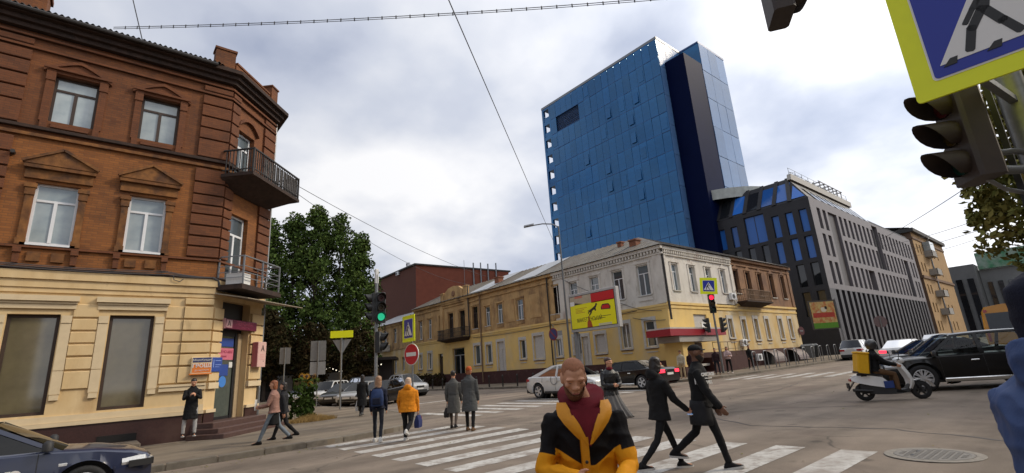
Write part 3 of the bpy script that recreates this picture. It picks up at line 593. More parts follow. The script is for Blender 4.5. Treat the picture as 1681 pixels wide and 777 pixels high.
M_metalroof = pmat('old_metal_roof', (.20,.185,.16), .6, var=.3, vscale=.5, col2=(.15,.13,.11), stain=[((.12,.075,.05), .6, .5, .52), ((.30,.29,.27), .6, .25, .55)], metal=.1)
M_newroof = pmat('bright_metal_roof', (.42,.43,.44), .5, var=.2, vscale=.4, metal=.2)
M_oldframe = pmat('dark_old_frame', (.05,.03,.024), .7, var=.3)
M_board = pmat('boarded_panel', (.52,.50,.47), .8, var=.15)
X0, Y0 = 31.3, 20.0
def old_building(name, label): return thing(name, label, 'building', (X0, Y0, 0))
OB = old_building('old_corner_building', 'two storey old corner building with whitewashed and tan upper floor over yellow ground floor')
FL = rel(OB, tr(X0,Y0,0) @ rz(-pi/2)); FR = rel(OB, tr(X0,Y0,0))       # left face: local x = -(Y-20); right face: local x = X-31.3
LEN_R, LEN_L = 22.9, 37.2
def PO(name, F, shapes, mat, par=None, **k):
    m = MB()
    for s_ in shapes: m.box(*s_)
    o = part(name, m, mat, par or OB, **k); o.matrix_local = F; return o
# window list in distance along the face: (centre, half width, z0, z1, style)
LU = [(1.68,.52,6.3,8.6,'t'),(4.08,.5,6.3,8.6,'t'),(6.5,.47,6.3,8.55,'t'),(8.9,.47,6.3,8.5,'t'),(11.34,.5,6.1,8.45,'o'),(16.1,.47,6.16,8.1,'t'),(19.27,.45,6.16,8.08,'t'),(21.34,.43,6.1,8.07,'t'),(23.63,.52,6.04,8.39,'o'),(26.1,.62,5.5,8.31,'D'),(28.45,.55,5.5,8.28,'D'),(30.63,.42,6.2,8.18,'t'),(33.2,.43,5.8,8.14,'t'),(35.45,.43,5.86,8.12,'t')]
LL = [(1.7,.42,2.54,4.38,'g'),(3.95,.42,2.57,4.4,'x'),(6.5,.5,2.4,3.85,'b'),(8.15,.36,1.29,3.8,'d'),(9.1,.3,2.5,3.84,'x'),(11.25,.36,2.4,3.87,'x'),(13.85,.62,2.35,4.4,'b'),(16.08,.36,2.49,4.19,'g'),(19.45,.52,1.14,4.3,'d'),(21.45,.42,2.32,4.17,'g'),(23.5,.5,2.32,4.24,'g'),(27.1,1.2,.7,4.24,'P'),(30.9,.5,1.2,3.85,'D'),(33.3,.42,2.2,4.06,'x'),(35.6,.36,2.3,3.97,'x')]
RU = [(1.7,.42,6.48,8.5,'t'),(4.13,.42,6.5,8.5,'t'),(6.6,.38,6.5,8.55,'t'),(9.02,.38,6.6,8.58,'t'),(11.35,.42,6.7,8.75,'o'),(13.65,.42,6.0,8.75,'o'),(16.0,.42,6.6,8.76,'o'),(18.5,.44,6.6,8.8,'o'),(21.1,.4,6.6,8.85,'o')]
RL = [(4.3,.95,3.6,4.75,'b'),(8.85,.34,2.95,4.45,'x'),(11.2,.34,2.75,4.42,'x'),(13.5,.34,2.72,4.5,'x'),(15.7,.3,2.75,4.52,'x'),(18.6,.34,2.75,4.58,'x'),(20.85,.32,2.8,4.6,'x')]
def opsL(lst): return [(-c-w,-c+w,z0,z1,.22) for c,w,z0,z1,s_ in lst]
def opsR(lst): return [(c-w,c+w,z0,z1,.22) for c,w,z0,z1,s_ in lst]
SP = 5.42
m = MB(FL); wall_face(m,-11.3,0,SP,9.75,opsL(LU)); m.M = FR; wall_face(m,0,10.5,SP,9.75,opsR(RU)); part('whitewashed_wall', m, M_wwash, OB)
m = MB(FL); wall_face(m,-LEN_L,-11.3,SP,9.75,opsL(LU)); part('tan_wall', m, M_tan, OB)
m = MB(FR); wall_face(m,10.5,LEN_R,SP+.25,9.85,opsR(RU)); part('brown_wall', m, M_tan2, OB)
m = MB(FL); wall_face(m,-LEN_L,0,-.3,SP,opsL(LL)); m.M = FR; wall_face(m,0,7.2,-.3,SP,opsR(RL)); part('yellow_wall', m, M_yelf, OB)
m = MB(FR); wall_face(m,7.2,LEN_R,-.3,SP+.25,opsR(RL)); m.quad((LEN_R,0,-.3),(LEN_R,11,-.3),(LEN_R,11,9.85),(LEN_R,0,9.85)); part('cream_wall', m, M_cream, OB)
def owin(F, c, w, z0, z1, st, sgn, upper):
    a, b_ = (-c-w,-c+w) if sgn < 0 else (c-w,c+w)
    if st == 'o': window(OB, F, a, b_, z0, z1, .2, M_oldframe, M_glass_dark, 't', .06)
    elif st in 'D': window(OB, F, a, b_, z0, z1, .2, M_oldframe, M_glass_dark, 'd', .07, 'door')
    elif st == 'd': window(OB, F, a, b_, z0, z1, .1, M_trimw, M_board, 'd', .08, 'door')
    elif st == 'b': window(OB, F, a, b_, z0, z1, .1, M_trimw, M_board, 'g', .06, 'boarded_window')
    elif st == 'P':
        o = window(OB, F, a, b_, z0, z1, .25, M_greypaint, M_glass_dark, 'd', .1, 'shop_door')
    else: window(OB, F, a, b_, z0, z1, .16, M_pvc, M_glass, st, .06)
    if upper and st != 'D': PO('window_sill', F, [(a-.08,b_+.08,-.1,.1,z0-.07,z0-.005)], M_trimw)
for lst, F, sgn in ((LU,FL,-1),(LL,FL,-1),(RU,FR,1),(RL,FR,1)):
    up = lst in (LU, RU)
    for c,w,z0,z1,st in lst:
        owin(F,c,w,z0,z1,st,sgn,up); x = c*sgn; white = (up and ((sgn<0 and c<11) or (sgn>0 and c<10.5)))
        tm = M_wwash if white else (M_trimw if not up else (M_tan if sgn<0 else M_tan2))
        if up:
            m = MB(); m.box(x-w-.2,x-w-.03,-.05,0,z0,z1+.125); m.box(x+w+.03,x+w+.2,-.05,0,z0,z1+.125)
            if sgn > 0: m.prism([(x-w-.25,-.09,z1+.12),(x+w+.25,-.09,z1+.12),(x+w*.5,-.09,z1+.36),(x,-.09,z1+.5),(x-w*.5,-.09,z1+.36)],(0,.09,0))
            else: m.box(x-w-.22,x+w+.22,-.08,0,z1+.12,z1+.26); PO('apron_panel', F, [(x-w-.12,x+w+.12,-.06,0,z0-.42,z0-.12)], tm)
            o = part('window_surround', m, tm, OB); o.matrix_local = F
        elif st in 'gxbd' and c != 4.3:
            m = MB(); t = .2; m.box(x-w-t,x-w-.02,-.05,0,z0-.02,z1+.021); m.box(x+w+.02,x+w+t,-.05,0,z0-.02,z1+.021); m.box(x-w-t,x+w+t,-.052,0,z1+.02,z1+t+.1)
            o = part('window_surround', m, M_trimw, OB); o.matrix_local = F
            if st != 'd': PO('window_sill', F, [(x-w-t,x+w+t,-.1,0,z0-.13,z0-.03)], M_trimw); PO('sill_block', F, [(x-w-.05,x+w+.05,-.05,0,z0-.42,z0-.34)], M_trimw); PO('sill_shadow_strip', F, [(x-w-.12,x+w+.12,-.06,0,z0-.20,z0-.15)], M_tan2)  # brown strip paints the shadow line below each sill
PO('plinth', FL, [(-LEN_L,.07,-.07,.1,-.3,1.5)], M_plinth); PO('plinth', FR, [(.0,LEN_R+.05,-.07,.1,-.3,1.88)], M_plinth)
PO('string_course', FL, [(-LEN_L,.1,-.10,.0,SP-.10,SP+.06),(-LEN_L,.05,-.05,0,SP-.28,SP-.105)], M_yelf); PO('string_course', FR, [(0,10.5,-.10,.0,SP-.02,SP+.16),(0,LEN_R,-.06,0,SP-.28,SP-.105)], M_yelf); PO('string_course', FR, [(10.5,LEN_R,-.12,0,SP+.16,SP+.34)], M_yelf)
# corner pilasters and cornice
PO('pilaster', FL, [(-.62,.05,-.08,0,SP+.1,9.3)], M_wwash); PO('pilaster', FR, [(-.02,.6,-.08,0,SP+.2,9.3)], M_wwash); PO('pilaster', FL, [(-11.8,-11.3,-.08,0,SP+.1,9.3)], M_tan); PO('pilaster', FL, [(-10.9,-10.0,-.05,0,SP+.1,9.3)], M_wwash)
PO('pilaster', FR, [(10.3,10.75,-.08,0,SP+.3,9.5)], M_wwash); PO('pilaster', FR, [(LEN_R-.5,LEN_R+.04,-.08,0,SP+.4,9.5)], M_tan2)
for c in (13.9,17.7): PO('blind_panel', FL, [(-c-.75,-c+.75,-.04,0,6.1,8.3)], M_tan)
PO('cornice', FL, [(-11.3,.3,-.12,0,9.1,9.22),(-11.3,.32,-.24,0,9.5,9.75)], M_wwash); PO('cornice', FR, [(-.02,10.5,-.12,0,9.1,9.22),(-.02,10.5,-.24,0,9.5,9.75)], M_wwash)
PO('cornice', FL, [(-LEN_L,-11.3,-.1,0,9.0,9.12),(-LEN_L,-11.3,-.26,0,9.5,9.75)], M_tan); PO('cornice', FR, [(10.5,LEN_R+.1,-.1,0,9.2,9.32),(10.5,LEN_R+.15,-.26,0,9.6,9.85)], M_tan2)
for F, a, b_ in ((FL,-11.1,.1),(FR,.1,10.4)):
    m = MB(); x = a
    while x < b_: m.box(x,x+.14,-.2,0,9.25,9.48); x += .29
    o = part('dentils', m, M_wwash, OB, kind='stuff'); o.matrix_local = F
# roof, with standing seams
m = MB(FL); e = .42
def rp(mb, pts): mb.poly(pts)
A_=(e,-e,9.77); B_=(-45.0,-e,9.77); R1=(-5.2,5.2,12.3); R2=(-45.0,5.2,12.3)
W = lambda X_,Y_,Z_: (X_-X0, Y_-Y0, Z_)
m = MB(); m.add([W(X0-e,Y0-e,9.77),W(X0-e,Y0+LEN_L,9.77),W(X0+5.2,Y0+LEN_L,12.3),W(X0+5.2,Y0+5.2,12.3),W(X0+LEN_R,Y0-e,9.87),W(X0+LEN_R,Y0+5.2,12.3),W(X0+LEN_R,Y0+11,9.87),W(X0+10.6,Y0+11,9.77),W(X0+10.6,Y0+LEN_L,9.77)],[(0,3,2,1),(0,4,5,3),(3,5,6,7),(3,7,8,2),(1,2,8)])
rf = part('roof', m, M_metalroof, OB)
m = MB()
for k in range(1,60):
    y = k*.62; t = max(0,min(1,(y-0)/5.6))
    if y < LEN_L: m.beam(W(X0-e,Y0+y-e*0,9.79),W(X0-e+5.6*t,Y0+y,9.79+2.53*t),.03,.05)
for k in range(1,37):
    x = k*.62; t = max(0,min(1,x/5.6)); m.beam(W(X0+x,Y0-e,9.8),W(X0+x,Y0-e+5.6*t,9.8+2.5*t),.03,.05)
part('roof_seams', m, M_metalroof, OB, kind='stuff')
for y0_,y1_ in ((13.5,17.0),(21,24.6)):
    m = MB(); f = lambda y,t: W(X0-e+5.6*t,Y0+y,9.82+2.53*t); m.poly([f(y0_,.05),f(y1_,.05),f(y1_,1),f(y0_,1)]); part('roof_patch', m, M_newroof, OB)
M_chim = brickmat('chimney_brick', (.24,.09,.045), (.18,.07,.04), (.12,.07,.05), [((.07,.045,.035),.7,1.2)])
for (x,y,h,s_) in ((33.0,23.2,11.05,.33),(34.3,25.6,11.6,.2),(33.2,41.5,11.3,.35)):
    m = MB(); m.box(x-X0-s_,x-X0+s_,y-Y0-s_,y-Y0+s_,9.9,h); m.box(x-X0-s_-.07,x-X0+s_+.07,y-Y0-s_-.07,y-Y0+s_+.07,h+.003,h+.12); part('chimney', m, M_chim, OB)
# pediment over the balcony section
m = MB(); m.box(-30.4,-24.9,-.16,.25,9.3,9.6); m.box(-25.6,-24.9,-.12,.25,9.6,10.9); m.box(-30.4,-29.7,-.12,.25,9.6,10.7)
m.prism([(-29.6,-.1,9.6),(-25.7,-.1,9.6),(-25.7,-.1,10.7),(-26.6,-.1,11.2),(-27.6,-.1,11.35),(-28.7,-.1,11.2),(-29.6,-.1,10.7)],(0,.35,0)); m.box(-25.65,-24.85,-.18,.3,10.9,11.02); m.box(-30.45,-29.65,-.18,.3,10.7,10.82)
o = part('gable_parapet', m, M_tan, OB); o.matrix_local = FL
m = MB(FL @ tr(-27.6,-.1,10.45)); m.lathe([(.34,0),(.34,-.05),(.2,-.09)],16,'Y'); part('medallion', m, M_tan2, OB)
PO('pilaster', FL, [(-25.4,-24.8,-.12,0,SP+.1,9.3)], M_tan); PO('pilaster', FL, [(-30.6,-30.0,-.12,0,SP+.1,9.3)], M_tan)
# balconies
def obalc(F, x0, x1, z, dep_, h, sheet, mat):
    m = MB(); m.loft([[(x0+.4,0,z-.4),(x1-.4,0,z-.4),(x1-.5,-.1,z-.4),(x0+.5,-.1,z-.4)],[(x0,0,z-.12),(x1,0,z-.12),(x1,-dep_,z-.1),(x0,-dep_,z-.1)],[(x0,0,z),(x1,0,z),(x1,-dep_,z),(x0,-dep_,z)]]); o = part('balcony_slab', m, mat, OB); o.matrix_local = F
    m = MB(); pts = [(x0+.05,-.02),(x0+.05,-dep_+.05),(x1-.05,-dep_+.05),(x1-.05,-.02)]
    balusters(m, pts, z, z+h, .14, .016); o = part('balusters', m, M_iron if not sheet else sheet, OB, kind='stuff'); o.matrix_local = F
    m = MB()
    for a,b_ in zip(pts[:-1],pts[1:]): m.beam((*a,z+h),(*b_,z+h),.06,.05); m.beam((*a,z+.12),(*b_,z+.12),.04,.03); m.beam((*a,z+h*.55),(*b_,z+h*.55),.03,.03)
    o = part('balcony_rail', m, M_iron if not sheet else sheet, OB); o.matrix_local = F
obalc(FL,-30.0,-24.6,5.35,1.0,1.0,None,M_darkb)
M_rustrail = pmat('rusty_rail', (.20,.13,.08), .8, var=.3)
obalc(FR,10.6,15.6,5.95,1.0,.95,M_rustrail,M_darkb)
# downpipes, cables, air conditioners
m = MB(); m.tube([(.12,-.16,9.6),(.12,-.16,4.3)],.08,8); o = part('drainpipe', m, M_iron, OB); o.matrix_local = FR
m = MB(); m.tube([(-12.0,-.14,9.6),(-12.0,-.14,.5)],.06,8); o = part('drainpipe', m, M_iron, OB); o.matrix_local = FL
m = MB(); m.tube([(-22.5,-.14,9.4),(-22.5,-.14,.5)],.07,8); o = part('drainpipe', m, M_rustrail, OB); o.matrix_local = FL
m = MB(); m.tube([(-24.6,-.2,10.9),(-24.5,-.2,5.3)],.07,8); o = part('drainpipe', m, M_iron, OB); o.matrix_local = FL
m = MB()
for k,(a,b_,s_) in enumerate([((-24,-.08,5.1),(-12,-.08,5.15),.12),((-12,-.08,5.2),(-2.6,-.08,5.25),.1),((-4.2,-.3,6.2),(-.4,-.12,5.0),.25),((-10,-.2,9.0),(-4.2,-.3,6.2),.1),((-.2,-.1,4.3),(-3.0,-.1,4.75),.1)]): m.tube(sagline(a,b_,s_),.022,5)
o = part('cable', m, M_wire, OB); o.matrix_local = FL
def aircon(parent, M, name='air_conditioner'):
    m = MB(); m.bbox(-.4,.4,-.32,-.02,0,.55,.03); o = part(name, m, M_pvc, parent); o.matrix_local = M
    m = MB(tr(-.1,-.325,.27)); m.lathe([(.21,.0),(.21,-.012),(.17,-.012),(.17,.0)],18,'Y'); [m.box(-.2,.2,-.012,-.006,k*.06-.16,k*.06-.14) for k in range(6)]; part('grille', m, M_greypaint, o); return o
aircon(OB, FR@tr(9.75,-.02,6.05)); aircon(OB, FR@tr(12.3,-.1,.95)); aircon(OB, FL@tr(-19.8,-.05,8.5) if False else FR@tr(10.25,-.02,2.2))
for x in (14.7,19.8):                                     # hooped canopies over the cellar steps
    m = MB(); n_ = 8; pr = [[(x+u,-.1-1.0*sin(pi/2*k/n_)*1.0,1.75-.95*(1-cos(pi/2*k/n_))) for k in range(n_+1)] for u in (-1.1,1.1)]
    m.loft([[p for p in pr[0]],[p for p in pr[1]]],False,False); m.loft([[(p[0],p[1],p[2]-.04) for p in pr[0]],[(p[0],p[1],p[2]-.04) for p in pr[1]]],False,False)
    o = part('cellar_canopy', m, pmat('brown_sheet', (.15,.11,.10), .5, var=.2), OB); o.matrix_local = FR
    PO('cellar_opening', FR, [(x-.95,x+.95,-.085,-.07,.3,1.6)], M_dark)
# entrance kiosk with red canopy on the corner
PO('kiosk_wall', FR, [(-1.2,.35,-1.5,-.1,-.2,3.1)], M_yelf); PO('kiosk_base', FR, [(-1.25,.4,-1.55,-.05,-.3,1.0)], M_plinth)
PO('red_canopy', FR, [(-3.0,4.2,-1.9,-.05,3.02,3.45)], pmat('red_fascia', (.30,.008,.02), .45, var=.12)); PO('canopy_soffit', FR, [(-1.9,3.2,-1.8,-.1,2.62,3.0)], pmat('grey_panel', (.36,.34,.31), .7, var=.1)); PO('canopy_top', FR, [(-2.9,4.1,-1.85,-.05,3.46,3.56)], M_trimw)
PO('entrance_recess', FR, [(.4,3.4,-.3,-.06,.2,2.6)], pmat('brown_recess', (.13,.075,.035), .7, var=.3)); PO('counter_ledge', FR, [(1.2,3.2,-.9,-.3,.95,1.1)], M_trimw); PO('stone_stair', FR, [(.4,7.0,-1.3,-.1,-.2,.55),(3.0,8.4,-1.3,-.1,.55,1.5)], M_plinth)
PO('white_notice', FR, [(3.3,4.6,-.6,-.5,3.57,4.05)], M_white)
m = MB()
for x in (3.2,4.3,5.4,6.5,7.6,8.6): m.tube([(x,-1.25,1.5 if x<8 else 1.2),(x,-1.25,2.55)],.022,6)
m.tube([(3.2,-1.25,2.55),(7.6,-1.25,2.55),(8.4,-1.25,2.3),(8.8,-1.25,1.7)],.028,6); m.tube([(3.2,-1.25,2.05),(7.6,-1.25,2.05),(8.6,-1.25,1.5)],.02,6); o = part('stair_rail', m, M_rustrail, OB); o.matrix_local = FR
# ------------------------------------------------------------------ lower wing farther down the side street
LB = thing('old_low_building', 'lower old two storey building with metal roof farther down the side street', 'building', (X0,57.3,0)); GL = rel(LB, tr(X0,57.3,0)@rz(-pi/2))
lu = [(2.9,.45,5.9,8.1),(5.2,.42,6.0,7.95),(8.2,.42,5.9,7.9),(11,.42,5.9,7.9)]; ll = [(2.8,.4,2.3,4.0),(5.1,.42,2.0,3.9),(7.7,.42,2.2,3.9),(10.5,.5,2.2,3.9)]
ops = [(-c-w,-c+w,a,b_,.2) for c,w,a,b_ in lu+ll]
m = MB(GL); wall_face(m,-14,0,5.2,8.6,[o for o in ops if o[2]>5]); part('upper_wall', m, M_tan, LB); m = MB(GL); wall_face(m,-14,0,-.3,5.2,[o for o in ops if o[2]<5]); m.quad((-14,0,-.3),(-14,9,-.3),(-14,9,8.6),(-14,0,8.6)); part('lower_wall', m, M_cream, LB)
for c,w,a,b_ in lu+ll: window(LB, GL, -c-w, -c+w, a, b_, .16, M_pvc, M_glass, 't', .06)
m = MB(GL); m.box(-14,0,-.12,0,8.3,8.62); m.box(-14,0,-.1,0,5.1,5.25); part('cornice', m, M_tan, LB); m = MB(GL); m.loft([[(-14.2,-.4,8.65),(.2,-.4,8.65)],[(-14.2,5,10.8),(.2,5,10.8)]],False,False); m.loft([[(-14.2,5,10.8),(.2,5,10.8)],[(-14.2,9,8.6),(.2,9,8.6)]],False,False); part('roof', m, M_newroof, LB)
m = MB(GL); m.bbox(-9.6,-6.6,-1.1,0,5.0,5.9,.05); part('balcony', m, M_trimw, LB)
# ------------------------------------------------------------------ maroon gabled building behind
M_maroon = brickmat('maroon_brick', (.105,.036,.022), (.085,.03,.02), (.07,.03,.022), [((.14,.05,.03),.5,.3,.5)], 2)
M_maroon2 = pmat('rust_red_wall', (.20,.055,.03), .9, var=.2, vscale=.6)
RB = thing('gabled_building', 'tall windowless maroon gabled building rising behind the low roofs', 'building', (40,64,0)); RM = tr(-40,-64,0)
m = MB(RM); b0=(37.0,85.5); b1=(37.0,66.8); b2=(50.9,61.0)
m.add([(b0[0],b0[1],0),(b1[0],b1[1],0),(b2[0],b2[1],0),(b0[0],b0[1],18.0),(b1[0],b1[1],18.2),(b2[0],b2[1],17.0),(58,90,0),(58,90,17)],[(0,1,4,3)]); part('brick_wall', m, M_maroon, RB)
m = MB(RM); m.add([(37.0,66.8,9.0),(37.0,66.8,18.2),(50.9,61.0,17.0),(50.9,61,0),(37,66.8,0)],[(0,1,2,3,4)]); part('rendered_wall', m, M_maroon2, RB)
m = MB(RM); m.prism([(36.7,86,18.0),(36.7,66.6,18.22),(51.2,60.8,17.02),(58,90,17)],(0,0,.22)); part('roof_edge', m, M_slate, RB)
for p in ((36.95,72.5,17.6),(36.95,68.9,18.4)): aircon(RB, RM@tr(*p)@rz(-pi/2))
m = MB(RM)
for k,(t,h) in enumerate(((.50,2.6),(.6,2.0),(.68,2.2),(.76,2.0),(.85,2.4))): x,y = 37+13.9*t,66.8-5.8*t; m.tube([(x,y-.25,13.5),(x,y-.25,18.0-1.0*t+h*.55)],.11 if k else .03,8)
part('flue', m, M_steel, RB)
# ------------------------------------------------------------------ blue glass tower
K = 1.16
def tk(x,y): return (x*K, y*K)
TX0, TY0, TY1, TZ = 55.35*K, 31.0*K, 54.5*K, 1.62+43.38*K
M_towglass = pmat('blue_curtain_glass', (.0015,.058,.215), .06, spec=.9, ior=1.7, rnd=.24, var=.45, vscale=.055, col2=(.010,.14,.38), stretch=(1,1,3))
M_towglass.node_tree.nodes['Principled BSDF'].inputs['Specular Tint'].default_value = (.35,.68,1,1)
M_towend = pmat('sky_tinted_end_glass', (.07,.17,.38), .14, spec=.5, ior=1.45, rnd=.2, var=.3, vscale=.06, col2=(.16,.28,.50))  # paler base colour stands in for bright sky mirrored in the end faces
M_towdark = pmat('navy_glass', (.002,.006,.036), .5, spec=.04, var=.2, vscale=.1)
M_mull = pmat('tower_mullion', (.012,.07,.22), .4)
TW = thing('glass_tower', 'tall blue glass office tower with dark recessed corner', 'tower', (TX0,TY0,0)); TM = tr(-TX0,-TY0,0)
m = MB(); Wd = TY1-TY0; xe = 61.3*K-TX0; TB = 6.0
m.box(.25,xe+9,.2,TY1-TY0-2.35,TB,TZ-.3)
part('core', m, M_mull, TW)
nf, nc = 14, 17; fh = (TZ-TB)/nf; lg = 2.3                     # the leftmost bay is an open loggia
cw = (Wd-lg)/nc; FT = rz(-pi/2)                                # local x = -(Y-TY0)
tilts = {(11,13),(11,9),(10,12),(9,5),(8,8),(7,12),(7,8),(6,12),(3,3),(2,14),(5,4),(1,11),(9,12)}
pm = MB(); pm.box(.02,cw-.02,-.03,.03,.03,fh-.03); pme = mesh_from('glass_pane', pm, M_towglass)
pv = MB(); pv.box(.25,cw-.25,-.05,0,.5,fh-.9); pvm = mesh_from('opening_vent', pv, M_towglass)
for r in range(nf):
    for c_ in range(nc):
        x = -Wd+lg+c_*cw; z = TB+r*fh
        if r == nf-2 and 1 <= c_ <= 4: continue
        o = link('glass_pane', pme, TW); o.matrix_local = FT@tr(x,random.uniform(-.012,.012),z)@rz(random.uniform(-.012,.012))@rx(random.uniform(-.010,.010))
        if (r*7+c_*5) % 11 == 0 or (r,c_) in tilts:
            q = link('opening_vent', pvm, o); q.matrix_local = tr(0,-.03,0)@((tr(0,0,fh-.9)@rx(-.075)@tr(0,0,-(fh-.9))) if (r,c_) in tilts else Matrix())
z = TB+(nf-2)*fh; m = MB(FT); x = -Wd+lg+cw; m.box(x,x+4*cw,.3,.5,z,z+fh); part('dark_louvre', m, M_dark, TW); m = MB(FT); [m.box(x,x+4*cw,.1,.14,z+k*.35+.1,z+k*.35+.2) for k in range(9)]; part('louvre_slats', m, M_dark, TW, kind='stuff')
m = MB(FT)
for r in range(nf+1): m.box(-Wd+lg,0,-.06,.06,TB+r*fh-.05,TB+r*fh+.05)
part('floor_band', m, M_mull, TW); m = MB(FT); m.box(-Wd-.05,.05,-.08,.3,TZ-.1,TZ+.35); m.M = Matrix(); m.box(-.05,xe,-.08,.3,TZ-.1,TZ+.35); part('parapet_trim', m, M_steel, TW)
# loggia bay: frame, slabs, glass balustrades, sky shows through
m = MB(FT); m.box(-Wd,-Wd+.45,-.04,.5,TB,TZ); m.box(-Wd+lg-.4,-Wd+lg,-.03,.5,TB,TZ)
for r in range(nf+1): m.box(-Wd+.45,-Wd+lg-.4,-.02,3.0,TB+r*fh-.55,TB+r*fh+.1)
m.box(-Wd,-Wd+.45,2.6,3.0,TB,TZ); part('loggia_frame', m, M_towglass, TW); m = MB(FT)
for r in range(nf): m.box(-Wd+.45,-Wd+lg-.4,.05,.09,TB+r*fh+.1,TB+r*fh+1.1)
part('loggia_balustrade', m, M_towglass, TW, kind='stuff')
# end walls facing the cross street
m = MB(); x1 = xe; nfe = 9
def ends(name, xa, xb, y, mat, n):
    f2 = (TZ-TB)/nfe
    for r in range(nfe):
        for c_ in range(n):
            mm = MB(); w = (xb-xa)/n; mm.box(.03,w-.03,-.03,.03,.04,f2-.04); o = part(name, mm, mat, TW); o.matrix_local = tr(xa+c_*w,y,TB+r*f2)@rz(random.uniform(-.006,.006))@rx(random.uniform(-.006,.006))
Y2 = 28.0*K-TY0; X3 = 68.7*K-TX0; XD = 56.6*K-TX0
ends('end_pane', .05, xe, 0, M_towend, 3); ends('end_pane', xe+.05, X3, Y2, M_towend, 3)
m = MB(); m.box(xe+.1,X3-.1,Y2+.08,3,TB,TZ-.1); m.box(xe,X3,Y2-.05,3,TZ-.1,TZ+.3); part('stair_tower', m, M_mull, TW)
m = MB(); ya,yb = Y2,0; m.quad((xe,ya,TB),(xe,yb,TB),(xe,yb,TZ),(xe,ya,TZ)); part('stair_tower_side', m, M_towglass, TW)
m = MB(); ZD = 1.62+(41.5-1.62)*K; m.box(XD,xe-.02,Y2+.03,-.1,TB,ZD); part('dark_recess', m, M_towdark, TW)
# ------------------------------------------------------------------ dark stone office block
M_dstone = pmat('dark_stone_cladding', (.020,.020,.024), .55, var=.25, vscale=.6, spec=.4, stain=[((.035,.035,.04),.4,.4)])
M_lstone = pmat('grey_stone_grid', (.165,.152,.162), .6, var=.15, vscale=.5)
M_offglass = pmat('blue_office_glass', (.03,.15,.52), .06, spec=.5, ior=1.5, rnd=.45)
M_fin = pmat('brown_metal_fin', (.042,.032,.03), .5, var=.2)
OFX, OFY, OFZ = 66.8, 20.4, 20.1
OF = thing('office_block', 'dark stone office block with narrow windows and glazed sloping top floor', 'building', (OFX,OFY,0)); OL = rz(-pi/2); ORt = Matrix()
wl = []
for (z0,z1,xs_) in ((15.85,18.8,[1.0,2.65,4.35,9.95,11.75,13.5]),(12.45,15.3,[1.0,2.65,4.55,6.3,8.1,9.95,11.75,13.5]),(9.05,11.9,[1.0,2.65,4.55,6.3,8.1,9.95]),(5.4,8.4,[1.0,2.65,4.55,6.3])):
    for i,x in enumerate(xs_): wl.append((-x-.46,-x+.46,z0,z1,.35, (z0>12 and not (z0<15 and 2<i<7))))
wl.append((-8.4,-5.75,15.75,19.6,.3,True))
m = MB(OL); wall_face(m,-16.2,0,0,OFZ,[w_[:5] for w_ in wl]); part('stone_wall', m, M_dstone, OF)
for a,b_,c_,d_,r_,lit in wl: window(OF, OL, a, b_, c_, d_, .28, M_black, M_offglass if lit else M_glass_dark, 'x' if b_-a>2 else 'g', .06)
LR = 49.0; opr = []; rows = [(16.3,19.1),(12.8,15.65),(9.2,12.1),(1.0,8.5)]
bays = []
x = 2.1
while x < 47.5:
    bays.append(x); x += 2.02
for ri,(z0,z1) in enumerate(rows):
    for x in bays:
        if 5.9 < x < 9.7 and ri < 3: continue
        if 25.2 < x < 28.2 and ri < 2: continue
        if 17.5 < x < 21 and ri == 2: continue
        if 40 < x < 43 and ri in (1,2): continue
        opr.append((x,x+1.12,z0,z1,.5))
opr += [(6.0,9.4,9.2,19.1,.9),(25.4,28.2,12.8,OFZ-.2,1.2),(17.8,20.6,9.2,12.1,.9),(40.2,42.9,9.2,15.6,.9)]
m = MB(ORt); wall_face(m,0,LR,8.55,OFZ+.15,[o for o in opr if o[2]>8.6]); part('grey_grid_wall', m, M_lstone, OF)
m = MB(ORt); wall_face(m,0,LR,0,8.55,[o for o in opr if o[2]<8.6]); part('dark_pier_wall', m, pmat('shade_tinted_granite', (.035,.032,.036), .5, var=.2, vscale=.5), OF)  # street-level darkness is put into the pier colour
for a,b_,c_,d_,r_ in opr: window(OF, ORt, a, b_, c_, d_, r_-.1, M_fin, M_glass_dark, 'g', .07)
m = MB(); m.box(6.05,6.75,.25,.6,9.3,19.0); part('blue_glass_strip', m, M_offglass, OF); m = MB(); m.box(6.8,9.35,.3,.8,9.3,19.0); part('brown_infill', m, M_fin, OF)
# mansard: hipped sloping glazing with stone ribs, pale fascia at the ridge
hz0, hz1 = OFZ+.02, 24.0; ins = 3.0
H = lambda x,t: (x - 0 + 0*t, 0, 0)
m = MB(); a0,a1 = (0,0,hz0),(0,16.2,hz0); c0,c1 = (2.6,2.7,hz1),(2.6,16.2,hz1); m.quad(a0,a1,c1,c0); d0,d1=(26,0,hz0),(26,2.7,hz1); m.quad(a0,c0,d1,d0); m.quad(c0,c1,(26,16.2,hz1),d1); m.quad((0,16.2,0),(30,16.2,0),(30,16.2,hz1),(0,16.2,hz1)); m.quad((26,0,hz0),(26,2.7,hz1),(26,16,hz1),(26,16,hz0)); m.box(26,LR,.4,16,8,OFZ+.8); part('mansard', m, M_dstone, OF)
for k in range(8):
    y0,y1 = .35+k*1.98, 1.95+k*1.98; m = MB(); f = lambda y,t: (2.6*t-.05, max(y, 2.7*t+.12), hz0+(hz1-hz0)*t+.03); m.poly([f(y0,.08),f(y1,.08),f(y1,.8),f(y0,.8)]) if k else m.poly([(2.6*.06-.05,.35,hz0+.3),(2.6*.06-.05,1.95,hz0+.3),f(1.95,.62),]); part('skylight_pane', m, M_offglass if k in (0,1,2,4) else M_glass_dark, OF)
for k in range(9):
    y = .2+k*1.98
    if k: m = MB(); m.beam((-.02,y,hz0),(2.6-.02,max(y,2.8),hz1),.5,.3); part('mansard_rib', m, M_dstone, OF)
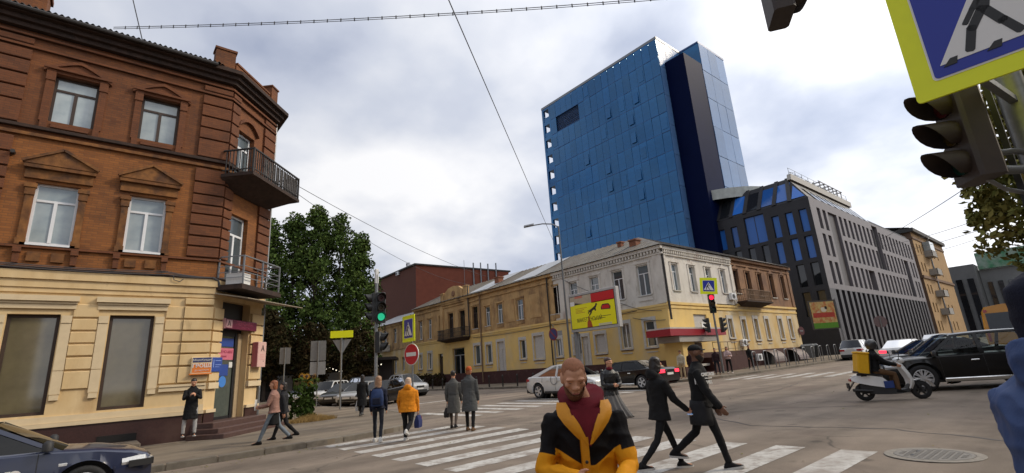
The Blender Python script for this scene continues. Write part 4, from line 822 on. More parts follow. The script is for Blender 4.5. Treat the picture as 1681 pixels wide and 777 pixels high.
m = MB(); m.prism([(2.0,2.1,hz1-.35),(26.3,2.1,hz1-.35),(26.3,2.1,hz1+.5),(2.3,2.1,hz1+.5)],(0,.5,0)); part('ridge_fascia', m, pmat('pale_fascia', (.40,.38,.34), .6, var=.1), OF)
for k in range(9): m = MB(); m.prism([(3.2+k*2.5,.0,hz0+.2),(4.9+k*2.5,.0,hz0+.2),(4.9+k*2.5,1.5,hz1-1.5),(3.2+k*2.5,1.5,hz1-1.5)],(0,.1,.1)); part('skylight_pane', m, M_glass_dark, OF)
m = MB(); n_ = 14; cx_,cy_,r_ = 8.5,16.0,9.5   # curved cornice of the drum behind the ridge
ring0=[(cx_+r_*cos(pi*1.02+pi*.62*k/n_),cy_+r_*sin(pi*1.02+pi*.62*k/n_)) for k in range(n_+1)]
m.loft([[(x_,y_,hz1-.6) for x_,y_ in ring0],[(x_,y_,hz1+.9) for x_,y_ in ring0],[(x_*.985+cx_*.015,y_*.985+cy_*.015,hz1+.9) for x_,y_ in ring0],[(cx_,cy_,hz1+1.0) for _ in ring0]],False,False); part('drum_cornice', m, pmat('drum_render', (.42,.45,.43), .7, var=.3, vscale=.5), OF)
m = MB()
for k in range(11): m.tube([(2.6+k*2.3,2.4,hz1+.4),(2.6+k*2.3,2.4,hz1+1.5)],.03,6)
for z_ in (.95,1.5): m.tube([(2.6,2.4,hz1+z_),(25.8,2.4,hz1+z_)],.025,6)
part('roof_rail', m, M_steel, OF)
m = MB()
for k in range(6):
    x = 17+k*1.9; m.beam((x,3.2,hz1+.4),(x,3.2,hz1+2.6),.12,.12); m.beam((x,3.0,hz1+2.6),(x,8.0,hz1+2.6),.12,.16); m.beam((x,7.8,hz1+.3),(x,7.8,hz1+2.6),.12,.12)
for y in (3.2,5.0,6.6,7.8): m.beam((16.6,y,hz1+2.75),(27,y,hz1+2.75),.1,.12)
part('pergola', m, pmat('weathered_timber', (.36,.34,.33), .8), OF)
for k in range(34):
    pass
m = MB(); random.seed(3)
for k in range(120):
    x = 4+random.random()*14; y = 2.5+random.random()*.5; z_ = hz1+.5+random.random()*.9; s_ = .12; m.add([(x,y,z_),(x+random.uniform(-s_,s_)*2,y+s_,z_+s_),(x+s_,y-s_,z_+random.uniform(-s_,s_)*2)],[(0,1,2)])
part('roof_planting', m, pmat('dry_plants', (.16,.15,.10), .9), OF)
# ------------------------------------------------------------------ tan apartment house beyond it
TA = thing('tan_apartment_house', 'tan five storey apartment house with corner balconies beyond the office block', 'building', (118.6,20.4,0))
M_apt = pmat('apartment_ochre', (.34,.215,.095), .9, var=.2, vscale=.3, stain=[((.22,.14,.07),.5,.25)]); M_apt2 = pmat('apartment_brown', (.16,.10,.065), .9, var=.15, vscale=.3)
aop = [(x-.5,x+.5,z0,z0+1.8,.25) for z0 in (3.4,6.8,10.3,14.6,18.3) for x in (2.2,4.6,13,16,19.5)]
m = MB(); wall_face(m,0,28,0,22.2,aop); part('street_wall', m, M_apt, TA)
for a,b_,c_,d_,r_ in aop: window(TA, Matrix(), a,b_,c_,d_,.2,M_pvc,M_glass_dark,'x',.08)
m = MB(); m.quad((0,0,0),(0,14,0),(0,14,22.2),(0,0,22.2)); part('side_wall', m, M_apt2, TA)
m = MB(); m.prism([(-.6,-.6,22.2),(28,-.6,22.2),(28,14,22.2),(-.6,14,22.2)],(0,0,.7)); m.prism([(-.2,-.2,22.9),(28,-.2,22.9),(28,7,24.6),(-.2,7,24.6)],(0,.2,.2)); part('roof', m, M_slate, TA); m = MB(); m.box(-.25,28,-.25,14,13.2,13.7); m.box(-.15,28,-.15,14,20.9,21.3); part('cornice', m, M_apt2, TA)
for z_ in (6.4,9.9,14.2,17.9):
    m = MB(); m.box(7,11,-1.3,0,z_,z_+.2); m.box(7,11,-1.3,-1.2,z_+.2,z_+1.2); m.box(7,7.1,-1.3,0,z_+.2,z_+1.2); m.box(10.9,11,-1.3,0,z_+.2,z_+1.2); part('balcony', m, pmat('balcony_grey', (.30,.29,.27), .8, var=.3), TA)
m = MB(); m.box(7.2,10.8,-1.2,-.1,18.9,20.9); part('glazed_balcony', m, M_glass_pale, TA)
m = MB(); m.tube([(11.4,-.15,.3),(11.4,-.15,21.5),(11.2,-.7,22.1)],.12,8); part('drainpipe', m, M_steel, TA); aircon(TA, tr(-.02,5.5,12.0)@rz(-pi/2)); aircon(TA, tr(-.02,4,9.2)@rz(-pi/2))
# ------------------------------------------------------------------ grey buildings closing the street
GB = thing('grey_commercial_building', 'grey panelled building with green fascia sign closing the street far right', 'building', (150,10,0))
M_gpan = pmat('grey_panel_cladding', (.12,.125,.125), .6, var=.2, vscale=.2); M_gpan2 = pmat('grey_ribbed_cladding', (.17,.18,.18), .6, var=.2, vscale=.2)
m = MB(tr(-150,-10,0)); m.box(166,200,18.3,40,0,19.5); part('block', m, M_gpan, GB); m = MB(tr(-150,-10,0)); m.box(171,205,2,18.2,0,18.2); part('block', m, M_gpan2, GB)
for k in range(7): m = MB(tr(-150,-10,0)); m.box(165.7,166,19+k*2.2,20.2+k*2.2,3,16); part('window_strip', m, M_glass_dark, GB)
for k in range(8): m = MB(tr(-150,-10,0)); m.box(170.7,171,3+k*1.9,3.9+k*1.9,2,15); part('window_strip', m, M_glass_dark, GB)
m = MB(tr(-150,-10,0)); m.box(170,172,6.5,18.0,18.3,22.5); part('green_fascia', m, pmat('green_fascia', (.04,.20,.09), .5, var=.3, vscale=.5, col2=(.25,.33,.27)), GB)

# ------------------------------------------------------------------ near side of the cross street: unseen houses added behind the camera to darken reflections
M_near = pmat('ochre_render_near', (.36,.26,.15), .9, var=.2, vscale=.4); M_near2 = pmat('grey_render_near', (.22,.20,.18), .9, var=.2, vscale=.4)
for i,(x0,x1,y0,h,mt,lab) in enumerate(((-30,-4,-9,13.5,M_near,'unseen ochre four storey house added for reflections on the near side of the cross street'),(4.5,40,-11,12.0,M_near2,'unseen grey three storey house widened for reflections on the near side of the cross street'),(41,78,-11,16.0,M_near,'unseen long ochre house, added for reflections, farther along the near side of the cross street'))):  # the grey one is stretched over the side street's mouth to block sky reflections
    o = thing('unseen_street_house', lab, 'building', (x0,y0,0)); F_ = rz(pi)@tr(-(x1-x0),0,0); W_ = x1-x0; ops = [(x-.6,x+.6,z,z+1.9,.2) for z in (1.2,4.6,8.0,11.2) if z+2.2 < h for x in [1.5+2.6*k for k in range(int((W_-2)/2.6)+1)]]
    m = MB(F_); wall_face(m,0,W_,-.5,h,ops); part('street_wall', m, mt, o)
    for a,b_,c_,d_,r_ in ops: window(o, F_, a,b_,c_,d_,.18,M_pvc,M_glass,'t',.08)
    m = MB(F_); m.box(0,W_,-.35,0,h-.5,h); m.prism([(-.3,-.5,h+.003),(W_+.3,-.5,h+.003),(W_+.3,12,h+.003),(-.3,12,h+.003)],(0,0,.3)); part('cornice', m, mt, o); m = MB(F_); m.quad((0,0,-.5),(0,12,-.5),(0,12,h),(0,0,h)); m.quad((W_,0,-.5),(W_,12,-.5),(W_,12,h),(W_,0,h)); m.quad((0,12,-.5),(W_,12,-.5),(W_,12,h),(0,12,h)); part('side_wall', m, mt, o)
# ------------------------------------------------------------------ vehicles (local x forward, y left, z up)
M_carglass = glassmat('car_glass', (.055,.06,.06)); M_carint = pmat('car_interior', (.012,.012,.013), .8); M_lamp = pmat('headlamp_glass', (.62,.64,.66), .08, spec=.9, var=.3, vscale=14); M_tail = pmat('tail_lamp', (.35,.006,.012), .15, spec=.8)
M_taillit = pmat('lit_tail_lamp', (.5,.01,.02), .2, emit=((1,.03,.06),2.2)); M_plate = pmat('number_plate', (.70,.70,.68), .5); M_trim = pmat('black_plastic', (.02,.02,.021), .6, var=.15)
def paint(name, col, rough=.28, metal=0.0): return pmat('paint_'+name, col, rough, var=.05, vscale=2, coat=.6, metal=metal, stain=[(tuple(.75*c+.012 for c in col), .35, 1.1, .5)])
def interp(tab, x):
    if x <= tab[0][0]: return tab[0][1]
    for (a,va),(b,vb) in zip(tab[:-1],tab[1:]):
        if x <= b:
            t = (x-a)/(b-a); t = t*t*(3-2*t)*.35+t*.65; return va+(vb-va)*t
    return tab[-1][1]
def wheel_meshes(r, w, spokes, rimmat):
    t = MB(); t.lathe([(r*.66,-w/2+.01),(r*.70,-w/2),(r*.93,-w/2),(r*.985,-w/2+.02),(r,-w/2+.05),(r,w/2-.05),(r*.985,w/2-.02),(r*.93,w/2),(r*.70,w/2),(r*.66,w/2-.01)], 28, 'Y', False)
    m = MB(); m.lathe([(.02,.085),(r*.2,.085),(r*.2,.03),(.02,.03)], 12,'Y'); m.lathe([(r*.695,w/2-.012),(r*.62,w/2-.004),(r*.60,w/2-.03),(r*.60,-w/2),(r*.66,-w/2)],28,'Y',False)
    for k in range(spokes):
        a = 2*pi*k/spokes
        for da in (-.13,.13):
            m.beam((r*.12*cos(a),.075,r*.12*sin(a)),(r*.66*cos(a+da),w/2-.022,r*.66*sin(a+da)),r*(.13 if spokes < 8 else .085),.03,(0,1,0))
    d = MB(); d.lathe([(r*.6,-.02),(.01,-.02),(.01,-.03),(r*.6,-.03)],20,'Y')
    return mesh_from('wheel',t,M_rubber,None,50), mesh_from('rim',m,rimmat,None,40), mesh_from('brake_disc',d,M_trim)
def car(name, label, cat, loc, rot, kind='sedan', L=4.5, W=1.76, Ht=1.46, body=None, r=.32, wb=2.65, fo=.85, spokes=5, rim=None, group=None, lit=False, dark_low=False, chrome=False, rails=False, driver=False, tilt=0, glass=None):
    o = thing(name, label, cat, (loc[0],loc[1],gz(*loc)), rot, group)
    o.rotation_euler = (0, -(GSX*cos(rot)+GSY*sin(rot)), rot)
    xf = L/2; xr = -L/2; fw = xf-fo; rw = fw-wb; bt = .62*Ht
    if kind == 'sedan':   # hood, belt and deck heights along the car; then the roof line
        top = [(xr,.60*Ht),(xr+.10,.67*Ht),(xr+.75,.70*Ht),(rw+.6,.665*Ht),(fw-.55,.635*Ht),(fw+.1,.595*Ht),(xf-.3,.53*Ht),(xf-.06,.46*Ht),(xf,.40*Ht)]
        g = dict(xa=fw-.28, xb=fw-1.15, xc=rw+.35, xd=rw-.42)
    elif kind == 'coupe_suv':
        top = [(xr,.52*Ht),(xr+.06,.64*Ht),(xr+.3,.66*Ht),(rw+.6,.645*Ht),(fw-.5,.62*Ht),(fw+.1,.605*Ht),(xf-.3,.56*Ht),(xf-.06,.48*Ht),(xf,.40*Ht)]
        g = dict(xa=fw-.18, xb=fw-1.05, xc=rw+.75, xd=xr+.28)
    elif kind == 'hatch':
        top = [(xr,.50*Ht),(xr+.05,.60*Ht),(rw+.6,.635*Ht),(fw-.5,.61*Ht),(fw+.1,.585*Ht),(xf-.25,.52*Ht),(xf-.05,.44*Ht),(xf,.38*Ht)]
        g = dict(xa=fw-.12, xb=fw-.95, xc=rw-.15, xd=xr+.08)
    else:                 # suv
        top = [(xr,.48*Ht),(xr+.05,.585*Ht),(rw+.6,.60*Ht),(fw-.5,.60*Ht),(fw+.1,.585*Ht),(xf-.25,.545*Ht),(xf-.06,.48*Ht),(xf,.40*Ht)]
        g = dict(xa=fw-.2, xb=fw-.98, xc=rw-.35, xd=xr+.10)
    gc = .21 if kind != 'suv' and kind != 'coupe_suv' else .25
    def low(x):
        z = gc
        for wx in (fw, rw):
            d = abs(x-wx); R = r+.075
            if d < R: z = max(z, r+sqrt(max(R*R-d*d,0))*1.0-.01)
        if x > xf-.45: z = max(z, gc+.10*((x-xf+.45)/.45)**2)
        if x < xr+.5: z = max(z, gc+.14*((xr+.5-x)/.5)**2)
        return z
    def hw(x):
        e = max(0,(x-(xf-.95))/.95); e2 = max(0,((xr+.8)-x)/.8); return W/2*(1-.20*e**2.4-.13*e2**2.4)
    st = set([xr,xr+.03,xr+.1,xr+.2,xf,xf-.03,xf-.08,xf-.16,xf-.3])
    for wx in (fw,rw):
        R = r+.075
        for k in range(-10,11): st.add(wx+R*sin(pi/2*k/10)*.9999)
        st.add(wx-R-.001); st.add(wx+R+.001)
    k = xr
    while k < xf: st.add(round(k,3)); k += .16
    st = sorted(s_ for s_ in st if xr <= s_ <= xf); rings = []
    for x in st:
        w = hw(x); zt = interp(top,x); zl = low(x); zm1 = max(zl+.01, min(.40*Ht*.9, zt-.1)); zm2 = max(zm1+.01, zt-.17); zl = min(zl, zt-.12); zm1=min(zm1,zt-.09); zm2=min(zm2,zt-.06); zm2=max(zm2,zm1+.01)
        half = [(w*.93, zl),(w*.975, min(zl+.05,zm1-.005)),(w*.995, zm1),(w*.985, (zm1+zm2)/2),(w*.975, zm2),(w*.945, zt-.035),(w*.885, zt+.002),(w*.62, zt+.020),(w*.3,zt+.03),(0, zt+.034)]
        rings.append([(x,y,z) for y,z in half]+[(x,-y,z) for y,z in half[-2::-1]])
    m = MB(); m.loft(rings, False, False)
    n_ = len(rings[0]); m.add(rings[0],[tuple(range(n_))]); m.add(rings[-1],[tuple(range(n_))[::-1]])
    bo = part('body', m, body, o, 38)
    m = MB(); m.box(xr+.2,xf-.25,-W*.44,W*.44,gc-.02,gc+.06)
    for wx in (fw,rw):
        for s_ in (-1,1): m.M = tr(wx,s_*(W/2-.24),r); m.lathe([(r+.07,-s_*.30),(r+.07,s_*.01),(.02,s_*.01),(.02,-s_*.3)],18,'Y')
    m.M = Matrix(); part('underbody', m, M_trim, o)
    # cabin
    xa,xb,xc,xd = g['xa'],g['xb'],g['xc'],g['xd']; zr = Ht; zba, zbd = interp(top,xa)+.02, interp(top,xd)+.02
    wbt, wtp = W/2*.895, W/2*.655
    def zb(x): return interp(top,x)-.005
    def side(x,z): t = (z-bt)/(zr-.03-bt); return wbt+(wtp-wbt)*(max(0,t)**1.15)
    def roofz(x):
        t = (x-xc)/(xb-xc); return zr-.045+.045*sin(pi*min(max(t*.8+.12,0),1))
    m = MB(); rr = []
    for k in range(11):
        x = xb+.02+(xc-xb-.02)*k/10; z = roofz(x); w = wtp*(1-.03*abs(2*k/10-1)); rr.append([(x,y*w,z-.055*(abs(y)**3.2)) for y in (-1.03,-.96,-.8,-.5,0,.5,.8,.96,1.03)])
    m.loft(rr,False,False); m.loft([[(p[0],p[1]*.97,p[2]-.04) for p in q] for q in rr],False,False)
    def strip(pts_a, pts_b, th=.035):    # pillar: two edge lines (x,z) on the side surface
        for s_ in (-1,1):
            A = [(x,s_*side(x,z),z) for x,z in pts_a]; B = [(x,s_*side(x,z),z) for x,z in pts_b]
            rg = [[a,b_,(b_[0],b_[1]-s_*th,b_[2]),(a[0],a[1]-s_*th,a[2])] for a,b_ in zip(A,B)]; m.loft(rg)
    def ln(p,q,n=6): return [(p[0]+(q[0]-p[0])*k/n, p[1]+(q[1]-p[1])*k/n) for k in range(n+1)]
    rzb, rzc = roofz(xb)-.05, roofz(xc)-.05
    strip(ln((xa,zba-.03),(xb,rzb)), ln((xa-.12,zba-.03),(xb-.12,rzb)))                 # A pillar
    xm = (fw+rw)/2-.12; strip(ln((xm+.05,zb(xm)),(xm+.02,roofz(xm)-.05)), ln((xm-.06,zb(xm)),(xm-.07,roofz(xm)-.05)))
    cwid = {'sedan':.22,'coupe_suv':.34,'hatch':.2,'suv':.16}[kind]
    strip(ln((xd+.04,zbd-.03),(xc,rzc)), ln((xd+.04+cwid+.2,zbd-.03),(xc+cwid,rzc)))   # C or D pillar
    if kind in ('suv','hatch'): xq = rw+.28; strip(ln((xq+.03,zb(xq)),(xq-.02,roofz(xq)-.05)), ln((xq-.06,zb(xq)),(xq-.10,roofz(xq)-.05)))
    for k in range(6):
        pass
    a_ = [(xb+(xc-xb)*k/8, roofz(xb+(xc-xb)*k/8)-.035) for k in range(9)]; strip(a_, [(x,z-.05) for x,z in a_])
    cb = part('cabin_frame', m, body, o, 40)
    gm = glass or M_carglass
    def panel(name, rows_):
        q = MB(); q.loft(rows_,False,False); return part(name, q, gm, o, 180)
    def ws(x0,z0,x1,z1,w0,w1,bow):
        return [[(x0+(x1-x0)*t+bow*(1-(y)**2)*(1-.3*t), y*(w0+(w1-w0)*t), z0+(z1-z0)*t) for y in (-1,-.6,-.2,.2,.6,1)] for t in (0,.25,.5,.75,1)]
    panel('windscreen', ws(xa,zba-.03,xb,roofz(xb)-.012,wbt*.985,wtp*.985,.10)); panel('rear_window', ws(xd+.05,zbd-.02,xc,roofz(xc)-.012,wbt*.95,wtp*.97,-.08))
    for s_ in (-1,1):
        rows_ = []
        for t in (0,.25,.5,.75,1):
            row = []
            for k in range(9):
                u = k/8; xlo = xa-.06+(xd+.16-xa+.06)*u; xhi = xb-.06+(xc+.1-xb+.06)*u; zlo = zb(xlo); zhi = roofz(xhi)-.06
                x = xlo+(xhi-xlo)*t; z = zlo+(zhi-zlo)*t; row.append((x, s_*(side(x,z)-.02), z))
            rows_.append(row)
        panel('side_window', rows_)
        mm = MB(); xmr = xa-.22; y = s_*(side(xmr,zb(xmr))); mm.bbox(xmr-.05,xmr+.08,min(y,y+s_*.22),max(y,y+s_*.22),zb(xmr)+.02,zb(xmr)+.17,.04); part('wing_mirror', mm, M_trim if not chrome else body, o, 60)
        dm = MB()
        for dx in (xa-.30, xm, rw+.32 if kind!='sedan' else rw+.42):
            z0 = low(dx)+.03; z1 = zb(dx)-.02; w = hw(dx)
            if z1-z0 > .2: dm.loft([[(dx-.005,s_*(w*.99),z0+.12),(dx+.005,s_*(w*.99),z0+.12),(dx+.005,s_*(w*.90),z0+.12),(dx-.005,s_*(w*.90),z0+.12)],[(dx-.005,s_*(w*.999),z0+.32*(z1-z0)),(dx+.005,s_*(w*.999),z0+.32*(z1-z0)),(dx+.005,s_*w*.9,z0+.32*(z1-z0)),(dx-.005,s_*w*.9,z0+.32*(z1-z0))],[(dx-.005,s_*(w*.982),z1-.14),(dx+.005,s_*(w*.982),z1-.14),(dx+.005,s_*w*.9,z1-.14),(dx-.005,s_*w*.9,z1-.14)],[(dx-.005,s_*(w*.95),z1),(dx+.005,s_*(w*.95),z1),(dx+.005,s_*w*.85,z1),(dx-.005,s_*w*.85,z1)]])
        part('door_gap', dm, M_trim, o)
        for dx in (xm+.12, rw+.62):
            hm = MB(); z = zb(dx)-.17; y = s_*hw(dx)*.98; hm.bbox(dx,dx+.2,min(y,y+s_*.035),max(y,y+s_*.035),z,z+.035,.012); part('door_handle', hm, M_chrome if chrome else body, o)
        if chrome or kind in ('suv','coupe_suv'):
            sm = MB(); w = W/2; sm.bbox(rw+r+.12,fw-r-.12,min(s_*w*.93,s_*w*1.01),max(s_*w*.93,s_*w*1.01),gc,gc+.10,.02); part('side_sill', sm, M_chrome if chrome else M_trim, o)
        lm = MB(); y = hw(xf-.22)
        zt = interp(top,xf-.2)
        # head and tail lamps wrap the corners
        def lampshape(x0,x1,za,zb_,pr=.012):
            q = []
            for x in (x0,(x0*2+x1)/3,(x0+2*x1)/3,x1): w = hw(x)+pr; q.append([(x,s_*w*.955,za),(x,s_*w*1.0,(za+zb_)/2),(x,s_*w*.94,zb_),(x,s_*w*.75,zb_),(x,s_*w*.75,za)])
            lm.loft(q)
        lampshape(xf-.42,xf-.10,zt-.20,zt-.055); 
        hl = part('headlight', lm, M_lamp, o, 50)
        lm = MB(); y0,y1 = sorted((s_*hw(xf)*.52,s_*hw(xf)*.98)); zq = interp(top,xf-.06); lm.box(xf-.11,xf+.006,y0,y1,zq-.16,zq-.045); part('headlight_front', lm, M_lamp, hl, 50)
        lm = MB(); zt = interp(top,xr+.1); lampshape(xr+.30,xr+.0,zt-.22,zt-.07); y0,y1 = sorted((s_*hw(xr)*.55,s_*hw(xr)*1.0)); lm.box(xr-.008,xr+.1,y0,y1,zt-.23,zt-.08); part('tail_light', lm, M_taillit if lit else M_tail, o, 50)
        for wx in (fw,rw):
            kk = (r,spokes,(rim or M_alloy).name)
            if kk not in _wheels: _wheels[kk] = wheel_meshes(r,.21,spokes,rim or M_alloy)
            t_,ri_,di_ = _wheels[kk]; wo = link('wheel', t_, o); wo.matrix_local = tr(wx,s_*(W/2-.115),r) @ (rz(pi) if s_<0 else Matrix()); link('rim', ri_, wo); link('brake_disc', di_, wo)
    m = MB(); w = hw(xf); zt = interp(top,xf-.06); m.box(xf-.06,xf+.008,-w*.46,w*.46,zt-.19,zt-.04); m.box(xf-.06,xf+.012,-w*.8,w*.8,gc+.12,gc+.24); part('grille', m, M_trim, o)
    m = MB(); m.box(xf-.02,xf+.02,-.26,.26,gc+.26,gc+.37); part('number_plate', m, M_plate, o); m = MB(); m.box(xr-.02,xr+.02,-.26,.26,(.44 if kind=='sedan' else .52)*Ht,(.44 if kind=='sedan' else .52)*Ht+.11); part('number_plate', m, M_plate, o)
    if dark_low:
        m = MB(); w = hw(xr); m.box(xr-.03,xr+.12,-w*.98,w*.98,gc,gc+.22); part('bumper', m, M_trim, o); m = MB(); w=hw(xf); m.box(xf-.12,xf+.03,-w*.95,w*.95,gc+.04,gc+.15); part('bumper', m, M_trim, o)
    if rails:
        m = MB()
        for s_ in (-1,1): m.tube([(xb-.25,s_*wtp*.92,zr-.03),(xb-.35,s_*wtp*.92,zr+.03),(xc+.3,s_*wtp*.92,zr+.03),(xc+.2,s_*wtp*.92,zr-.03)],.018,6)
        part('roof_rail', m, M_steel, o)
    # interior: floor tub, seats, dash, wheel
    m = MB(); m.box(xd+.2,xa-.1,-wbt*.93,wbt*.93,gc+.1,bt-.28); m.box(xa-.55,xa-.08,-wbt*.9,wbt*.9,bt-.3,bt-.04)
    for s_ in (-1,1): m.bbox(xm-.05,xm+.16,s_*.36-.24,s_*.36+.24,bt-.4,bt+.16,.06); m.bbox(xm-.02,xm+.1,s_*.36-.12,s_*.36+.12,bt+.18,bt+.36,.05)
    m.bbox(rw+.15,rw+.38,-wbt*.85,wbt*.85,bt-.4,bt+.12,.06); part('seats', m, M_carint, o)
    return o
_wheels = {}
P_navy = paint('navy', (.012,.018,.050)); P_white = paint('white', (.62,.63,.63)); P_black = paint('black', (.005,.005,.006)); P_silver = paint('silver', (.42,.43,.44), .3, .2); P_dgrey = paint('dark_grey', (.05,.052,.055)); P_graph = paint('graphite', (.035,.037,.042)); P_bk2 = paint('black_suv', (.004,.004,.0045), .3)
for p_ in (P_black,P_bk2): p_.node_tree.nodes['Principled BSDF'].inputs['Coat Weight'].default_value = .3; p_.node_tree.nodes['Principled BSDF'].inputs['Specular IOR Level'].default_value = .3
D_L, D_B = pi, 0.0
cf = car('parked_taxi_car', 'dark navy saloon taxi car with white lettering on its door at the left kerb', 'car', (-1.28,11.82), 0.0, 'sedan', 4.55, 1.75, 1.42, P_navy, .31, 2.6, .88, 6)
for s_ in (1,-1): lettering('uklon', .42, tr(.20,-.876,.61) if s_ > 0 else tr(.20,.876,.61)@rz(pi), M_white, cf, 'lettering', .003, .012)
m = MB(); m.bbox(1.06,1.17,-.862,-.845,.66,.70,.008); part('side_repeater', m, M_lamp, cf); m = MB(); m.box(2.26,2.29,-.80,.80,.50,.60); m.box(1.95,2.26,-.845,-.80,.50,.60); part('bumper_strip', m, M_trim, cf)
wsv = car('white_coupe_suv', 'white coupe shaped crossover with a sloping tail passing the yellow building', 'car', (18.0,17.45), -pi/2, 'coupe_suv', 4.57, 1.82, 1.57, P_white, .35, 2.72, .90, 5, None, None, False, True)
m = MB(); m.tube([(-.15+.22*cos(t),-.925,.86+.22*sin(t)) for t in [pi*.75+pi*1.5*k/14 for k in range(15)]],.012,5); part('door_emblem', m, M_black, wsv)
car('black_saloon_car', 'black executive saloon with lit red tail lights braking by the corner building', 'car', (22.6,17.3), pi/2, 'sedan', 5.0, 1.88, 1.47, P_black, .35, 3.0, .86, 5, None, None, True, False, True)
car('silver_suv', 'silver off road estate car facing the crossing in the side street', 'car', (19.5,36.9), -pi/2, 'suv', 4.4, 1.78, 1.72, P_silver, .36, 2.55, .85, 5, None, None, False, True, False, True)
car('black_suv', 'black van like car standing between the silver off roader and the parked row', 'car', (16.9,38.6), -pi/2, 'suv', 4.7, 1.86, 1.78, P_black, .36, 2.75, .88, 5)
gp = 'cars parked along the side street'
for i,(y,kd,pt_,L_,h_,lab) in enumerate([(29.7,'sedan',P_black,4.6,1.44,'black saloon parked nearest behind the yield sign'),(32.7,'hatch',P_silver,4.0,1.46,'silver hatchback parked second in the row by the trees'),(35.7,'sedan',P_dgrey,4.5,1.45,'dark grey saloon parked between a silver hatchback and a white car'),(38.7,'suv',P_white,4.4,1.66,'white tall crossover parked behind the dark grey saloon'),(41.8,'hatch',P_white,4.1,1.48,'white hatchback parked behind the white tall crossover'),(44.9,'sedan',P_silver,4.5,1.44,'silver saloon parked farthest along under the trees')]):
    car('parked_car', lab, 'car', (14.1+random.uniform(-.15,.15), y), pi+.72+random.uniform(-.05,.05), kd, L_, 1.76, h_, pt_, .31, 2.6, .84, 5, None, gp)
car('white_suv', 'white crossover seen from behind at the kerb before the office block', 'car', (50.9,14.5), 0.05, 'suv', 4.4, 1.82, 1.66, P_white, .35, 2.65, .86, 5, None, None, False, True)
car('dark_saloon_car', 'dark grey saloon waiting beyond the big black crossover', 'car', (26.4,4.9), radians(120), 'sedan', 4.85, 1.86, 1.45, P_graph, .34, 2.8, .9, 5, None, None, False, False, False)
bm_ = car('black_crossover', 'large glossy black crossover with chrome sill behind the scooter', 'car', (20.37,3.01), radians(118), 'suv', 4.85, 1.92, 1.62, P_bk2, .375, 2.83, .95, 9, None, None, False, False, True, glass=glassmat('clear_car_glass', (.62,.68,.66)))
gq = 'vehicles queuing on the cross street'
car('white_saloon_car', 'white saloon car far down the cross street behind the dark cars', 'car', (37.5,8.2), 0.0, 'sedan', 4.6, 1.8, 1.46, P_white, .33, 2.7, .88, 5, None, gq, True)
car('white_estate_car', 'white estate car queuing farthest down the cross street', 'car', (44.5,7.6), 0.0, 'suv', 4.6, 1.82, 1.62, P_white, .34, 2.7, .88, 5, None, gq, True)
# yellow minibus, rear towards the camera
bus = thing('yellow_bus', 'yellow city minibus seen from behind far down the cross street', 'bus', (42.3,3.6,gz(43,3)), 0.0)
M_bus = paint('bus_yellow', (.62,.27,.01)); m = MB(); m.loft([[(x,y*w,z) for y,z in ((-1,.35),(-1.02,1.2),(-1,1.7),(-.93,2.55),(-.78,2.82),(0,2.92),(.78,2.82),(.93,2.55),(1,1.7),(1.02,1.2),(1,.35))] for x,w in ((-3.3,1.0),(-3.2,1.08),(0,1.1),(3.1,1.1),(3.4,1.0))]); part('body', m, M_bus, bus, 35)
m = MB(); m.box(-3.33,-3.28,-.85,.85,1.55,2.45); m.box(-3.31,-3.28,-.9,.9,1.5,1.55); part('rear_window', m, M_glass_dark, bus)
for s_ in (-1,1):
    m = MB(); m.box(-3.34,-3.27,min(s_*.88,s_*1.0),max(s_*.88,s_*1.0),.9,1.4); m.box(-3.33,-3.2,min(s_*.75,s_*.9),max(s_*.75,s_*.9),2.52,2.66); part('tail_light', m, M_tail, bus)
    for k in range(5): m = MB(); m.box(-2.9+k*1.2,-1.9+k*1.2,min(s_*1.07,s_*1.13),max(s_*1.07,s_*1.13),1.6,2.4); part('side_window', m, M_glass_dark, bus)
    for wx in (-2.1,2.2):
        t_,ri_,di_ = _wheels[(.36,5,M_alloy.name)]; w_ = link('wheel', t_, bus); w_.matrix_local = tr(wx,s_*.98,.36)@(rz(pi) if s_<0 else Matrix()); link('rim', ri_, w_)
# ------------------------------------------------------------------ delivery scooter
sc0, sc1 = Vector((16.20,4.70)), Vector((16.90,3.58)); dirv = (sc1-sc0).normalized(); scr = atan2(dirv.y,dirv.x); scp = (sc0+sc1)/2
SCO = thing('delivery_scooter', 'white and black delivery scooter crossing in front of the black crossover', 'scooter', (scp.x,scp.y,gz(scp.x,scp.y)), scr)
P_scw = paint('scooter_white', (.78,.78,.77)); r = .235
tt = MB(); tt.lathe([(.13,-.05),(.2,-.055),(.225,-.04),(.235,0),(.225,.04),(.2,.055),(.13,.05)],26,'Y',False); rm_ = MB(); rm_.lathe([(.02,-.04),(.06,-.045),(.06,.045),(.02,.04)],12,'Y'); rm_.lathe([(.15,-.045),(.13,-.045),(.13,.045),(.15,.045)],22,'Y',False)
for k in range(5): a = 2*pi*k/5; rm_.beam((.05*cos(a),0,.05*sin(a)),(.14*cos(a+.3),0,.14*sin(a+.3)),.035,.05,(0,1,0))
tme, rme = mesh_from('wheel',tt,M_rubber,None,50), mesh_from('rim',rm_,M_trim,None,50)
for x in (-.64,.64): w_ = link('wheel', tme, SCO); w_.matrix_local = tr(x,0,r); link('rim', rme, w_)
m = MB(); m.loft([[(x,-w,z0),(x,w,z0),(x,w*.9,z1),(x,-w*.9,z1)] for x,w,z0,z1 in ((-.92,.06,.55,.60),(-.8,.13,.48,.66),(-.5,.16,.40,.66),(-.2,.15,.34,.60),(-.08,.13,.3,.48))]); part('rear_cowl', m, P_scw, SCO, 40)
